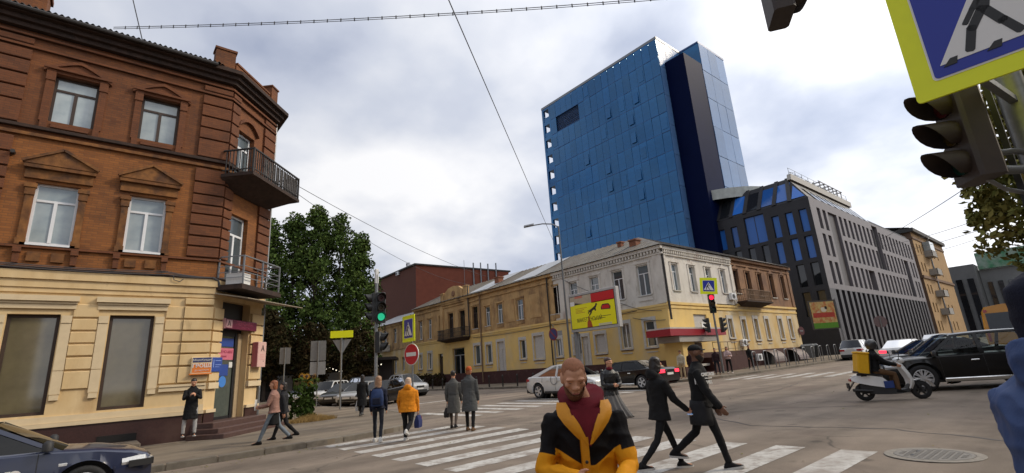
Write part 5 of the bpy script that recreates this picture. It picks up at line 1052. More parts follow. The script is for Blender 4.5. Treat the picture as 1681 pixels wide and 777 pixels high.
m = MB(); m.loft([[(x,-w,z0),(x,w,z0),(x,w*.9,z1),(x,-w*.9,z1)] for x,w,z0,z1 in ((-.75,.12,.22,.42),(-.4,.15,.17,.46),(-.1,.15,.16,.40),(.1,.16,.17,.25),(.3,.16,.2,.28),(.4,.12,.26,.4))]); part('lower_body', m, M_trim, SCO, 40)
m = MB(); m.loft([[(x,-w*.6,z),(x+.03,0,z),(x,w*.6,z),(x-.08,w,z),(x-.11,w*.9,z),(x-.09,0,z),(x-.11,-w*.9,z),(x-.08,-w,z)] for x,w,z in ((.44,.13,.27),(.50,.17,.40),(.50,.20,.52),(.44,.20,.68),(.37,.16,.84),(.31,.11,.96),(.29,.08,1.0))]); part('leg_shield', m, P_scw, SCO, 40)
m = MB(); m.loft([[(.66+.3*cos(a)*1.0, y, r+.28*sin(a)) for y in (-.075,-.05,0,.05,.075)] for a in [radians(15+15*k) for k in range(9)]],False,False); m.loft([[(.66+.275*cos(a)*1.0, y, r+.255*sin(a)) for y in (-.075,-.05,0,.05,.075)] for a in [radians(15+15*k) for k in range(9)]],False,False); part('front_mudguard', m, P_scw, SCO, 60)
m = MB(); m.ell((.29,0,1.0),(.13,.13,.09),14,8); part('headlamp_cowl', m, P_scw, SCO, 60); m = MB(); m.ell((.385,0,.985),(.05,.085,.055),12,8); part('headlight', m, M_lamp, SCO, 60)
m = MB(); m.tube([(.2,-.36,1.04),(.24,-.15,1.03),(.26,0,1.02),(.24,.15,1.03),(.2,.36,1.04)],.016,8); m.tube([(.66,0,r),(.5,0,.5),(.36,0,.75),(.27,0,1.0)],.03,8)
for s_ in (-1,1): m.tube([(.64,s_*.07,r),(.52,s_*.07,.48)],.022,8); m.tube([(.22,s_*.27,1.04),(.24,s_*.30,1.16),(.23,s_*.33,1.2)],.008,6); m.ell((.22,s_*.34,1.23),(.015,.06,.04))
part('handlebar', m, M_black, SCO); m = MB(); m.bbox(-.72,-.02,-.14,.14,.64,.74,.05); part('seat', m, M_rubber, SCO, 50); m = MB(); m.box(-.2,.02,-.16,-.15,.32,.5); part('blue_panel', m, pmat('blue_panel', (.02,.05,.2), .4), SCO)
m = MB(); m.beam((-.85,0,.5),(-1.02,0,.28),.1,.02); m.bbox(-1.02,-.98,-.09,.09,.34,.48,.005); m.tube([(-.5,-.15,.26),(-.95,-.17,.3)],.04,8); part('mudflap', m, M_black, SCO); m = MB(); m.box(-.95,-.92,-.07,.07,.52,.58); part('tail_light', m, M_tail, SCO)
# ------------------------------------------------------------------ people (local x forward, y left, z up)
M_skin = pmat('skin_light', (.56,.285,.175), .55, var=.10, vscale=9, stain=[((.58,.22,.14),.4,5,.55)], spec=.35)
M_skin2 = pmat('skin_brown', (.16,.075,.045), .55, var=.1, vscale=9, spec=.35)
def cloth(name, col, rough=.85, var=.22, vs=5, bump=.2, bs=180, spec=.25): return pmat('cloth_'+name, col, rough, var=var, vscale=vs, bump=bump, bscale=bs, spec=spec)
C_black = cloth('black', (.010,.010,.011)); C_char = cloth('charcoal', (.022,.022,.025)); C_navy = cloth('navy', (.012,.015,.032)); C_leather = pmat('black_leather', (.011,.011,.012), .38, var=.3, vscale=8, bump=.25, bscale=60)
C_orange = cloth('orange', (.70,.24,.012)); C_grey = cloth('grey_wool', (.105,.105,.10), .95, .3, 40); C_grey2 = cloth('grey_tweed', (.085,.088,.088), .95, .3, 40); C_white = cloth('white', (.58,.57,.55)); C_pinkb = cloth('rose_brown', (.30,.165,.13)); C_jean = cloth('blue_jean', (.16,.19,.22)); C_djean = cloth('dark_jean', (.016,.019,.028)); C_beige = cloth('beige', (.46,.36,.22)); C_brown = cloth('brown', (.13,.072,.036)); C_ltrouser = cloth('pale_trouser', (.42,.41,.40)); C_maroon = cloth('maroon', (.14,.010,.018)); C_yellow = cloth('yellow_nylon', (.66,.27,.008), .5, .12, 6, .15, 60, .4); C_blknylon = cloth('black_nylon', (.010,.009,.010), .6); C_blue = cloth('blue_parka', (.036,.070,.185), .62, .14, 5, .10, 120, .3); C_dkblue = cloth('navy_hat', (.008,.010,.024)); C_skirt = cloth('grey_pleat', (.19,.185,.18), .85, .15)
H_dark = pmat('hair_dark', (.018,.012,.009), .5, var=.4, vscale=30, stretch=(1,1,.2)); H_red = pmat('hair_copper', (.26,.085,.03), .5, var=.35, vscale=30, stretch=(1,1,.2)); H_blond = pmat('hair_blond', (.36,.20,.11), .5, var=.35, vscale=30, stretch=(1,1,.2)); H_buzz = pmat('hair_cropped', (.30,.115,.05), .75, var=.3, vscale=40, stain=[((.42,.19,.11),.6,14,.5)]); H_scarf = cloth('pale_knit', (.62,.45,.33)); H_orange = cloth('orange_knit', (.42,.085,.018))
M_sole = pmat('shoe_sole', (.55,.54,.52), .7, var=.15); M_eye = pmat('eye_white', (.55,.52,.49), .2); M_lip = pmat('lip', (.30,.085,.065), .5)
_tmp = []
def remesh(mb, vox, smooth=5, folds=0.0, seed=0, fscale=7.0, adapt=0.0):
    me = bpy.data.meshes.new('t'); me.from_pydata([tuple(p) for p in mb.v], [], mb.f); bm = bmesh.new(); bm.from_mesh(me); bmesh.ops.recalc_face_normals(bm, faces=bm.faces[:]); bm.to_mesh(me); bm.free()
    o = bpy.data.objects.new('t', me); COL.objects.link(o); r_ = o.modifiers.new('r','REMESH'); r_.mode = 'VOXEL'; r_.voxel_size = vox; r_.adaptivity = adapt
    s_ = o.modifiers.new('s','SMOOTH'); s_.factor = .5; s_.iterations = smooth
    out = bpy.data.meshes.new_from_object(o.evaluated_get(bpy.context.evaluated_depsgraph_get())); bpy.data.objects.remove(o); bpy.data.meshes.remove(me)
    if folds:
        sv = Vector((seed*3.1, seed*1.7, seed)); cs = [0.0]*(3*len(out.vertices)); ns = [v.normal.copy() for v in out.vertices]
        for i, v in enumerate(out.vertices):
            p = v.co; q = Vector((p.x*1.2, p.y*1.2, p.z*.9))
            a = noise.noise(q*fscale+sv); b_ = 1-abs(noise.noise(Vector((p.x*9+p.z*5, p.y*9, p.z*11))+sv)*2)
            c = p + ns[i]*(folds*(a*.9+(b_-.5)*.7)); cs[3*i:3*i+3] = c
        out.vertices.foreach_set('co', cs)
    out.polygons.foreach_set('use_smooth',[True]*len(out.polygons)); out.update(); return out
def cappts(pts, rad, n=4):
    """smooth the polyline and round its ends"""
    P = [Vector(p) for p in pts]; return P, list(rad)
def limb(mb, pts, rad, n=12, c0=1.0):
    P = [Vector(p) for p in pts]; R = list(rad)
    d0 = (P[0]-P[1]).normalized(); d1 = (P[-1]-P[-2]).normalized()
    P = [P[0]+d0*R[0]*.75*c0, P[0]+d0*R[0]*.45*c0]+P+[P[-1]+d1*R[-1]*.45, P[-1]+d1*R[-1]*.75]; R = [R[0]*.3, R[0]*.8]+R+[R[-1]*.8, R[-1]*.3]
    mb.tube([tuple(p) for p in P], R, n)
def person(name, label, loc, head, h=1.70, pose=None, fit=None, group=None, vox=.0085, z=None, seed=1, rootrot=None):
    P_ = dict(lean=.04, yaw=0, nod=0, la=(.1,.12,.25,0), ra=(.1,.12,.25,0), ll=(.05,.02,.06), rl=(-.05,.02,.06), sit=False, twist=0, lf=None, rf=None, build=1.0); P_.update(pose or {})
    F_ = dict(skin=M_skin, top=None, topmat=C_black, topfat=1.0, hem=.0, flare=1.0, legs=C_djean, legfat=1.0, shoes=C_black, sole=None, hair='short', hairmat=H_dark, hood=False, skirt=None); F_.update(fit or {})
    s = h/1.75; bw = P_['build']; col = F_['skin']
    root = link(name, None); root.location = (loc[0], loc[1], (gz(*loc) if z is None else z)); root.rotation_euler = rootrot or (0,0,head); tag(root, label, 'person', group)
    # skeleton
    def leg(sd, a, k):
        hip = Vector((0, sd*.09*s*bw, 0)); ab = a[2]*sd; d = Vector((sin(a[0]), ab, -cos(a[0]))).normalized(); kn = hip+d*.43*s; t = a[0]-a[1]; d2 = Vector((sin(t), ab*.3, -cos(t))).normalized(); an = kn+d2*.42*s
        fp = k if k is not None else (0.0 if a[1] < .5 else -(a[1]-.5)*.9); return hip, kn, an, fp
    L_, R_ = leg(1, P_['ll'], P_['lf']), leg(-1, P_['rl'], P_['rf'])
    foot = lambda an,fp: an + Vector((.10*s*cos(fp)-(-.075*s)*sin(fp)*0, 0, .13*s*sin(fp)))
    lows = []
    for hip,kn,an,fp in (L_,R_): lows += [an.z-.075*s*cos(fp), an.z-.075*s*cos(fp)+.17*s*sin(fp), an.z-.075*s-.06*s*sin(fp)]
    up = -min(lows) if not P_['sit'] else P_['sit']
    sh = Vector((0,0,up)); L_ = tuple(v+sh if isinstance(v,Vector) else v for v in L_); R_ = tuple(v+sh if isinstance(v,Vector) else v for v in R_)
    pel = sh.copy(); ln_ = P_['lean']; ax = Vector((sin(ln_),0,cos(ln_))); fx = Vector((cos(ln_),0,-sin(ln_))); tw = P_['twist']
    def sp(u, bend=1.0): return pel + ax*u*s
    yv = Vector((-sin(tw), cos(tw), 0)); 
    def ring(u, rx_, ry_, n=20, off=0, tws=1.0):
        c = sp(u)+fx*off*s; t = tw*tws; f2 = fx*cos(t)+Vector((0,1,0))*sin(t); y2 = Vector((0,1,0))*cos(t)-fx*sin(t)
        return [tuple(c+f2*rx_*s*cos(2*pi*k/n)*(abs(cos(2*pi*k/n))**.0)+y2*ry_*s*sin(2*pi*k/n)) for k in range(n)]
    neck = sp(.545); shw = .178*s*bw; shL = sp(.440)+yv*shw; shR = sp(.440)-yv*shw
    def arm(sd, so, a):
        f,ab,e,inn = a; ya = Vector((0,1,0))*cos(tw)*sd - fx*sin(tw)*sd; fa = fx*cos(tw)+Vector((0,1,0))*sin(tw)
        dn = -Vector((0,0,1)); d = (fa*sin(f)*cos(ab)+dn*cos(f)*cos(ab)+ya*sin(ab)).normalized(); el = so+d*.29*s
        g_ = f+e; d2 = (fa*sin(g_)*cos(inn)+dn*cos(g_)*cos(inn)-ya*sin(inn)).normalized(); wr = el+d2*.255*s; return so, el, wr, d2, ya
    AL, AR = arm(1, shL, P_['la']), arm(-1, shR, P_['ra'])
    def torso(mb, f=1.0, lo=-.10, d=0.0, hi=True):
        tab = [(-.12,.085,.125),(-.06,.115,.165),(.02,.112,.168),(.12,.098,.150),(.24,.106,.158),(.36,.116,.176),(.43,.106,.176),(.47,.09,.150),(.51,.07,.10),(.55,.056,.062)]
        mb.loft([ring(u,(a*f+d),(b_*f*bw+d),tws=min(1,max(0,u/.4))) for u,a,b_ in tab if u >= lo])
    # head frame
    hh = .232*s*P_.get('hs',1.0); hy, hp = P_['yaw'], P_['nod']; HR = (Matrix.Rotation(hy,3,'Z') @ Matrix.Rotation(hp+ln_*.5,3,'Y')); hb = neck + ax*.045*s + HR @ Vector((.012*s,0,0)) + Vector((0,P_.get('hoff',0)*s,0))
    def hp_(x,y,z_): return tuple(hb + HR @ Vector((x*hh, y*hh, z_*hh)))
    def hring(z_, xc, a, b_, n=22, pw=1.0): return [hp_(xc+a*cos(2*pi*k/n), b_*sin(2*pi*k/n), z_) for k in range(n)]
    HT = [(-.02,.20,.07,.08),(.03,.19,.15,.15),(.10,.15,.22,.21),(.22,.09,.30,.265),(.36,.05,.37,.295),(.5,.01,.41,.315),(.64,-.02,.43,.33),(.78,-.035,.40,.315),(.89,-.04,.32,.25),(.965,-.04,.20,.16),(1.0,-.04,.06,.05)]
    m = MB(); torso(m, .93)
    m.loft([hring(*q) for q in HT])
    m.tube([tuple(sp(.47)), tuple(neck), tuple(hb+HR@Vector((-.02*hh,0,.30*hh)))], [.062*s,.056*s,.058*s], 14)
    m.ell(hp_(.455,0,.395),(.020*s,.018*s,.017*s),8,6); m.ell(hp_(.43,-.06,.375),(.016*s,.012*s,.012*s),8,6); m.ell(hp_(.43,.06,.375),(.016*s,.012*s,.012*s),8,6); m.loft([[hp_(.34,-.05,.62),hp_(.34,.05,.62),hp_(.415,.03,.62),hp_(.415,-.03,.62)],[hp_(.36,-.085,.38),hp_(.36,.085,.38),hp_(.50,.04,.40),hp_(.50,-.04,.40)]])
    for sd in (-1,1):
        m.ell(hp_(-.02,sd*.325,.46),(.038*s,.012*s,.036*s),8,6); m.ell(hp_(.355,sd*.13,.600),(.020*s,.036*s,.010*s),8,6); m.ell(hp_(.325,sd*.13,.515),(.014*s,.022*s,.011*s),8,6); m.ell(hp_(.29,sd*.20,.41),(.022*s,.022*s,.016*s),8,6)
    m.ell(hp_(.37,0,.213),(.014*s,.028*s,.0065*s),8,5); m.ell(hp_(.365,0,.178),(.014*s,.024*s,.008*s),8,5); m.ell(hp_(.285,0,.05),(.024*s,.030*s,.020*s),8,6)
    def hand(mb, A, sd, curl=.5):
        so,el,wr,d,ya = A; nrm = (ya*sd*0 + ya).normalized(); side = d.cross(nrm).normalized()   # palm faces the thigh
        if P_.get('palm'): pass
        p0 = wr+d*.015*s; p1 = wr+d*.09*s; w = .038*s; t = .014*s
        mb.loft([[tuple(c+side*a*w*k2+nrm*b_*t) for a,b_ in ((-1,-.7),(0,-1),(1,-.7),(1,.7),(0,1),(-1,.7))] for c,k2 in ((wr-d*.01*s,.65),(p0+d*.01*s,.8),(p1-d*.02*s,1.0),(p1,1.0))])
        fwd = side if side.x*1 > 0 else -side
        for k in range(4):
            b0 = p1+fwd*(.030-.020*k)*s; ln__ = (.068,.078,.073,.056)[k]*s; c0 = curl*.5+k*.08; q=[b0-d*.015*s]; dd = d.copy(); pos=b0; q.append(pos)
            for j,fr in enumerate((.45,.32,.23)):
                an_ = c0*(1.0 if j else .6); dd = (dd*cos(an_) - nrm*sin(an_)).normalized(); pos = pos+dd*ln__*fr; q.append(pos)
            mb.tube([tuple(v) for v in q],[.0092*s,.0092*s,.0088*s,.008*s,.0065*s],8)
        tb = p0+fwd*.03*s; td = (d*.75+fwd*.5-nrm*.45).normalized(); mb.tube([tuple(tb-fwd*.012*s),tuple(tb+td*.03*s),tuple(tb+td*.052*s+d*.004*s),tuple(tb+td*.06*s+d*.018*s)],[.013*s,.0115*s,.010*s,.007*s],8)
    for A,sd in ((AL,1),(AR,-1)):
        so,el,wr,d,ya = A; limb(m, [so, so.lerp(el,.35), el, el.lerp(wr,.3), wr], [.046*s,.046*s,.036*s,.037*s,.025*s], 12, .4); hand(m, A, sd, F_.get('curl',.5))
    for hip,kn,an,fp in (L_,R_):
        limb(m, [hip, hip.lerp(kn,.35), kn, kn.lerp(an,.3), an], [.066*s,.060*s,.042*s,.042*s,.030*s]); limb(m, [an+Vector((-.03*s,0,-.03*s)), an+Vector((.05*s*cos(fp),0,-.04*s+.05*s*sin(fp))), an+Vector((.15*s*cos(fp),0,-.05*s+.15*s*sin(fp)))], [.034*s,.034*s,.026*s], 8)
    bme = remesh(m, vox*s, 3); bme.materials.append(col); body = link('body', bme, root)
    # eyes, brows, mouth
    for sd in (-1,1):
        if hp > .3:
            e = MB(); e.tube([hp_(.372+.010*cos(t*1.3),sd*(.13+.058*t),.505+.012*t*t) for t in (-1,-.5,0,.5,1)],[.001*s,.0022*s,.0026*s,.0022*s,.001*s],6); part('eyelash', e, M_signblack, root, 180)
        else:
            e = MB(); e.ell(hp_(.362,sd*.13,.52),(.007*s,.012*s,.006*s),10,6); part('eye', e, M_eye, root, 180); e = MB(); e.ell(hp_(.378,sd*.13,.52),(.005*s,.006*s,.0055*s),8,6); part('iris', e, M_signblack, root, 180)
        e = MB(); e.ell(hp_(.388,sd*.135,.602),(.008*s,.026*s,.0055*s),10,6); part('eyebrow', e, F_['hairmat'] if F_['hair'] not in ('hat','helmet') else H_dark, root, 180)
    e = MB(); e.ell(hp_(.412,0,.196),(.006*s,.024*s,.0055*s),10,6); part('lips', e, M_lip, root, 180)
    # hair / headgear
    hm = F_['hairmat']; ht = F_['hair']
    def cap(z0, f=1.06, front=None, up_=1.03, nm='hair', mat=None, vx=.007, fold=.003, extra=None):
        q = MB(); rr = []
        for z_,xc,a,b_ in [(z0,-.03,.40,.318)]+[t for t in HT if t[0] > z0+.03]:
            rr.append([hp_((xc+a*f*cos(2*pi*k/22)*(1.0 if cos(2*pi*k/22)<0 or front is None else front)), b_*f*sin(2*pi*k/22), z0+(z_-z0)*up_) for k in range(22)])
        q.loft(rr)
        if extra: extra(q)
        me = remesh(q, vx*s, 4, fold, seed, 25); me.materials.append(mat or hm); return link(nm, me, root)
    if ht == 'buzz':
        q = MB(); q.loft([[hp_(xc+a*1.02*cos(2*pi*k/22), b_*1.025*sin(2*pi*k/22), z_*1.008) for k in range(22)] for z_,xc,a,b_ in HT if z_ > .2]); me = remesh(q,.006*s,3); me.materials.append(hm)
        bm = bmesh.new(); bm.from_mesh(me); inv = HR.transposed(); bad = []
        for v in bm.verts:
            p = inv @ (v.co-hb)/hh; zm = .24 if p.x < -.12 else (.24+(p.x+.12)*1.15 if p.x < .10 else (.493+(p.x-.10)*2.6 if p.x < .245 else .885)); zm += -.05*(abs(p.y) < .16)*(p.x > .2) + noise.noise(p*9)*.02
            if p.z < zm: bad.append(v)
        bmesh.ops.delete(bm, geom=bad, context='VERTS'); bm.to_mesh(me); bm.free(); link('hair', me, root)
    elif ht == 'short':
        def ex(q): q.loft([hring(.30,-.16,.26,.31),hring(.5,-.09,.345,.345),hring(.62,-.06,.385,.352),hring(.72,-.05,.39,.34)])
        cap(.68, 1.08, .96, 1.05, extra=ex)
    elif ht in ('long','long2','bob'):
        dn = {'long':-.75,'long2':-1.5,'bob':-.12}[ht]
        def ex(q):
            q.loft([hring(dn,-.24,.13,.26),hring(dn*.6,-.22,.20,.36),hring(0.0,-.18,.25,.39),hring(.3,-.15,.29,.40),hring(.55,-.12,.34,.385),hring(.72,-.08,.38,.37)])
        cap(.70, 1.11, .95, 1.06, extra=ex, fold=.006)
    elif ht == 'up':
        def ex(q): q.loft([hring(.28,-.18,.24,.30),hring(.5,-.11,.34,.35),hring(.62,-.07,.38,.36),hring(.72,-.05,.39,.35)]); q.ell(hp_(-.42,0,.72),(.05*s,.05*s,.05*s),10,8)
        cap(.68, 1.10, .96, 1.09, extra=ex)
    elif ht == 'hat':
        cap(.60, 1.12, 1.03, 1.10, 'knit_hat', F_['hatmat'], extra=lambda q: q.loft([hring(.52,-.03,.46,.365),hring(.60,-.03,.475,.38),hring(.70,-.03,.46,.37)]))
        if F_.get('hairmat2'): q = MB(); q.loft([hring(.05,-.22,.2,.34),hring(.3,-.18,.26,.36),hring(.55,-.10,.34,.36)]); me = remesh(q,.009*s,3,.004,seed,20); me.materials.append(F_['hairmat2']); link('hair', me, root)
    elif ht == 'lowhat':
        q = MB(); q.loft([hring(-.12,-.10,.30,.30),hring(.1,-.06,.40,.36),hring(.3,-.05,.43,.37),hring(.5,-.04,.455,.375),hring(.66,-.04,.465,.375),hring(.82,-.045,.43,.345),hring(.94,-.05,.33,.26),hring(1.04,-.06,.15,.12)]); me = remesh(q,.008*s,3,.006,seed,18); me.materials.append(F_['hatmat'])
        bm = bmesh.new(); bm.from_mesh(me); inv = HR.transposed(); bad = [v for v in bm.verts if (inv @ (v.co-hb)/hh).x > .12 and (inv @ (v.co-hb)/hh).z < .62]; bmesh.ops.delete(bm, geom=bad, context='VERTS'); bm.to_mesh(me); bm.free(); link('knit_hat', me, root)
    elif ht == 'cap':
        cap(.64, 1.09, 1.0, 1.09, 'flat_cap', F_['hatmat']); q = MB(); q.loft([[hp_(.30+.36*t*(1-abs(y)**2*.5), y*.30, .70-.03*t-.05*y*y) for y in (-1,-.5,0,.5,1)] for t in (0,.5,1)],False,False); q.loft([[hp_(.30+.36*t*(1-abs(y)**2*.5), y*.30, .73-.03*t-.05*y*y) for y in (-1,-.5,0,.5,1)] for t in (0,.5,1)],False,False); part('cap_peak', q, F_['hatmat'], root, 60)
    elif ht == 'brim':
        cap(.66, 1.09, 1.0, 1.12, 'hat_crown', F_['hatmat']); q = MB(); q.loft([hring(.66,-.03,.40,.32),hring(.64,-.03,.68,.60),hring(.67,-.03,.68,.60),hring(.70,-.03,.40,.32)]); part('hat_brim', q, F_['hatmat'], root, 60)
    elif ht == 'helmet':
        q = MB(); q.ell(hp_(-.0,0,.58),(.155*s,.135*s,.15*s),20,14); q.loft([hring(-.02,.02,.45,.44),hring(.2,.03,.56,.5),hring(.5,0,.6,.54)]); me = remesh(q,.009*s,4); me.materials.append(pmat('helmet_shell',(.035,.035,.037),.3,var=.2,coat=.5)); link('helmet', me, root)
        q = MB(); q.loft([[hp_(.62*cos(a)-.0,.56*sin(a),zz) for a in [radians(-70+14*k) for k in range(11)]] for zz in (.38,.5,.62,.74)],False,False); part('visor', q, pmat('visor',(.02,.02,.022),.06,spec=1), root, 180)
    if F_.get('beard'):
        q = MB(); q.loft([hring(-.09,.17,.17,.16),hring(.02,.165,.265,.225),hring(.12,.14,.33,.272),hring(.20,.115,.352,.293),hring(.30,.075,.39,.308),hring(.36,.03,.375,.308),hring(.46,.0,.39,.322)]); me = remesh(q,.006*s,2,.0015,seed,60); me.materials.append(F_['beard'])
        # keep only the jaw line and round the mouth
        bm = bmesh.new(); bm.from_mesh(me); inv = HR.transposed()
        bad = []
        for v in bm.verts:
            p = inv @ (v.co-hb)/hh
            if p.z > .325 and p.x > .27: bad.append(v)
            elif p.z > .325+(.27-p.x)*.8 and p.x > .04: bad.append(v)
            elif p.z > .44: bad.append(v)
            elif p.x < -.08: bad.append(v)
            elif abs(p.y) < .085 and .165 < p.z < .222 and p.x > .2: bad.append(v)
        bmesh.ops.delete(bm, geom=bad, context='VERTS'); bm.to_mesh(me); bm.free(); link('beard', me, root)
    # clothes ----------------------------------------------------------------
    lf_ = F_['legfat']
    if F_['legs'] is not None:
        m = MB(); m.loft([ring(u,a,b_*bw,tws=0) for u,a,b_ in ((-.13,.075,.11),(-.08,.108,.152),(-.02,.116,.163),(.05,.112,.160),(.12,.105,.148))])
        for hip,kn,an,fp in (L_,R_): limb(m, [hip, hip.lerp(kn,.3), hip.lerp(kn,.7), kn, kn.lerp(an,.3), kn.lerp(an,.65), an+(kn-an)*.05], [.084*s*lf_*bw,.083*s*lf_*bw,.068*s*lf_,.060*s*lf_,.060*s*lf_,.052*s*lf_,.047*s*lf_*F_.get('cuff',1.0)])
        me = remesh(m, .0105*s, 3, .006*s, seed, 9); me.materials.append(F_['legs']); link('trousers', me, root)
    for hip,kn,an,fp in (L_,R_):
        m = MB(); S = lambda x,y,z_: tuple(an+Vector((x*cos(fp)-z_*sin(fp), y, x*sin(fp)+z_*cos(fp)))*1.0)
        k = s; rr = []
        for x,w,zt,zb_ in ((-.085,.02,-.03,-.062),(-.07,.034,.0,-.068),(-.03,.041,.045,-.07),(.02,.042,.03,-.07),(.07,.044,-.010,-.07),(.12,.046,-.030,-.07),(.165,.037,-.042,-.068),(.188,.018,-.052,-.064)):
            zm = (zt+zb_)/2; rr.append([S(x*k,w*k*cos(2*pi*j/12),(zm+(zt-zb_)/2*sin(2*pi*j/12)*(1 if sin(2*pi*j/12)>0 else 1.15))*k) for j in range(12)])
        m.loft(rr); so_ = part('shoe', m, F_['shoes'], root, 60)
        if F_['sole']:
            m = MB(); m.loft([[S(x*k,y*w*k,z_*k) for x,w in ((-.088,.026),(-.06,.041),(0,.044),(.06,.045),(.12,.048),(.17,.038),(.193,.014))  for y in (1,)]+[S(x*k,-w*k,z_*k) for x,w in ((.193,.014),(.17,.038),(.12,.048),(.06,.045),(0,.044),(-.06,.041),(-.088,.026))] for z_ in (-.079,-.05)]); part('sole', m, F_['sole'], so_, 50)
    if F_['skirt']:
        kind, mat_, z0 = F_['skirt']; m = MB(); rr = []; n_ = 72; pl = 12 if kind == 'pleat' else 5
        for j in range(12):
            t = j/11; u = .10-(.10+z0)*t; w = .135+.0*t+(.17 if kind=='pleat' else .03)*t; d = .11+(.13 if kind=='pleat' else .05)*t; blow = (.10*t*t if kind=='pleat' else 0); amp = (.035 if kind=='pleat' else .008)*t
            c = pel+Vector((0,0,u*s)); rr.append([tuple(c+Vector(((d+amp*sin(pl*a))*cos(a)*s - blow*.2*s, (w+amp*sin(pl*a))*sin(a)*s + F_.get('blow',0)*t*t*s, 0))) for a in [2*pi*k/n_ for k in range(n_)]])
        m.loft(rr); part('skirt', m, mat_, root, 180)
    tf = F_['topfat']; kind = F_['top']
    if kind:
        m = MB(); hem = F_['hem']; fl = F_['flare']
        tab = [(.0,.128,.178),(.07,.124,.172),(.15,.116,.166),(.25,.122,.172),(.35,.130,.188),(.42,.122,.192),(.46,.106,.172),(.495,.092,.135),(.525,.078,.098),(.548,.070,.078)]
        rg = []
        if hem > 0:
            for j in range(6,0,-1): t = j/6; rg.append(ring(-hem*t, (.128+.035*t*fl)*tf, (.178+.035*t*fl)*bw*tf, tws=0))
        elif hem < 0: tab = [t for t in tab if t[0] >= -hem]
        if not F_.get('collar',True): tab = [t for t in tab if t[0] < .5]
        rg += [ring(u,a*tf,b_*bw*tf,tws=min(1,max(0,u/.4))) for u,a,b_ in tab]; m.loft(rg)
        sf = F_.get('sleeve',1.0)
        for so,el,wr,d,ya in (AL,AR):
            limb(m, [so, so.lerp(el,.35), el, el.lerp(wr,.35), wr+d*.012*s], [.062*s*tf*sf,.062*s*tf*sf,.053*s*tf*sf,.050*s*tf*sf,.041*s*tf*sf], 12, .35)
        if kind == 'hoodie' or F_['hood']:
            hf = F_.get('hoodf',1.0); R16 = [2*pi*k/16 for k in range(16)]
            m.loft([[tuple(sp(u)+fx*(xo+a_*hf*cos(t))*s+Vector((0,1,0))*b_*hf*s*sin(t)+ax*(up0-tl*cos(t))*s) for t in R16] for u,xo,a_,b_,up0,tl in ((.47,-.04,.115,.13,.0,.02),(.51,-.05,.115,.125,.02,.03),(.56,-.055,.105,.112,.0,.03),(.595,-.06,.085,.088,0,.03))])
        elif F_.get('collar',True): m.loft([[tuple(sp(.515)+fx*(.0+.085*cos(a))*s+Vector((0,1,0))*.09*s*sin(a)) for a in [2*pi*k/16 for k in range(16)]],[tuple(sp(.585)+fx*(.0+.066*cos(a))*s+Vector((0,1,0))*.07*s*sin(a)) for a in [2*pi*k/16 for k in range(16)]]])
        me = remesh(m, F_.get('tvox',.0105)*s, 3, F_.get('fold',.009)*s, seed+5, 7); me.materials.append(F_['topmat']); jk = link(F_.get('topname', 'coat' if hem > .25 else 'jacket'), me, root); root['_'] = 0; del root['_']
    else: jk = None
    info = dict(root=root, neck=neck, hb=hb, HR=HR, AL=AL, AR=AR, jk=jk, s=s, sp=sp, fx=fx, ax=ax, hp=hp_, pel=pel, hh=hh, hring=hring, L=L_, R=R_)
    return info
def wpt(info, v): bpy.context.view_layer.update(); r_ = info['root']; return Matrix.Translation(r_.location) @ r_.rotation_euler.to_matrix().to_4x4() @ Vector(v)
def handbag(label, info, side, mat, w=.30, h=.24, d=.12, drop=.16, cat='bag', name='handbag', tot=False):
    A = info['AL'] if side > 0 else info['AR']; p = wpt(info, A[2]+A[3]*.085*info['s']); rot = info['root'].rotation_euler.z
    o = thing(name, label, cat, (p.x,p.y,p.z-drop-h), rot); m = MB(); m.loft([[(sx*w/2*k,sy*d/2*k2,z_) for sx,sy in ((-1,-1),(1,-1),(1,1),(-1,1))] for z_,k,k2 in ((0,.9,.9),(.03,1,1),(h*.5,.98,1.1),(h,.86,.35))]); part('bag_body', m, mat, o, 40)
    m = MB(); m.tube([(-w*.28,0,h-.02),(-w*.2,0,h+drop*.8),(0,0,h+drop+.015),(w*.2,0,h+drop*.8),(w*.28,0,h-.02)],.008,6); part('strap', m, mat, o, 60); return o
TOCAM = atan2(-.73,-.63); AWAY = atan2(.73,.63); RIGHT = atan2(-.64,.77); LEFT = atan2(.64,-.77)
# --- on the left pavement
i_ = person('person', 'man in long black coat and pale trousers looking at phone by yellow wall', (2.55,19.02), radians(-95), 1.75, dict(nod=.35, la=(.55,.12,1.55,.55), ra=(.5,.15,1.55,.45), ll=(.04,.02,.10), rl=(-.03,.02,.12)), dict(top='coat', topmat=C_black, hem=.42, flare=1.0, legs=C_ltrouser, shoes=C_black, sole=M_sole, hair='short'), z=.245, seed=2)
p = wpt(i_, i_['AR'][2]+i_['AR'][3]*.09); ph = thing('phone', 'dark phone in the hand of the man in long black coat', 'phone', tuple(p), radians(-95)); m = MB(); m.bbox(-.006,.006,-.037,.037,-.06,.08,.004); part('case', m, M_black, ph)
zp = lambda x,y: gz(x,y)+PAVE
i_ = person('person', 'woman with copper hair in rose brown jacket walking along the pavement', (3.97,15.1), radians(150), 1.70, dict(lean=.06, la=(.35,.1,1.1,.3), ra=(.3,.1,1.1,.3), ll=(.42,.05,.03), rl=(-.30,.45,.03)), dict(top='jacket', topmat=C_pinkb, topfat=1.06, hem=.06, legs=C_jean, legfat=.95, shoes=C_black, hair='bob', hairmat=H_red, skirt=('plain',C_black,.38)), z=zp(3.97,15.1), seed=3)
p = wpt(i_, i_['AL'][2]+i_['AL'][3]*.1); pp = thing('paper_sheet', 'white sheet of paper held by the woman with copper hair', 'paper', tuple(p), radians(60)); m = MB(); m.box(-.105,.105,-.002,.002,-.06,.22); part('sheet', m, M_white, pp)
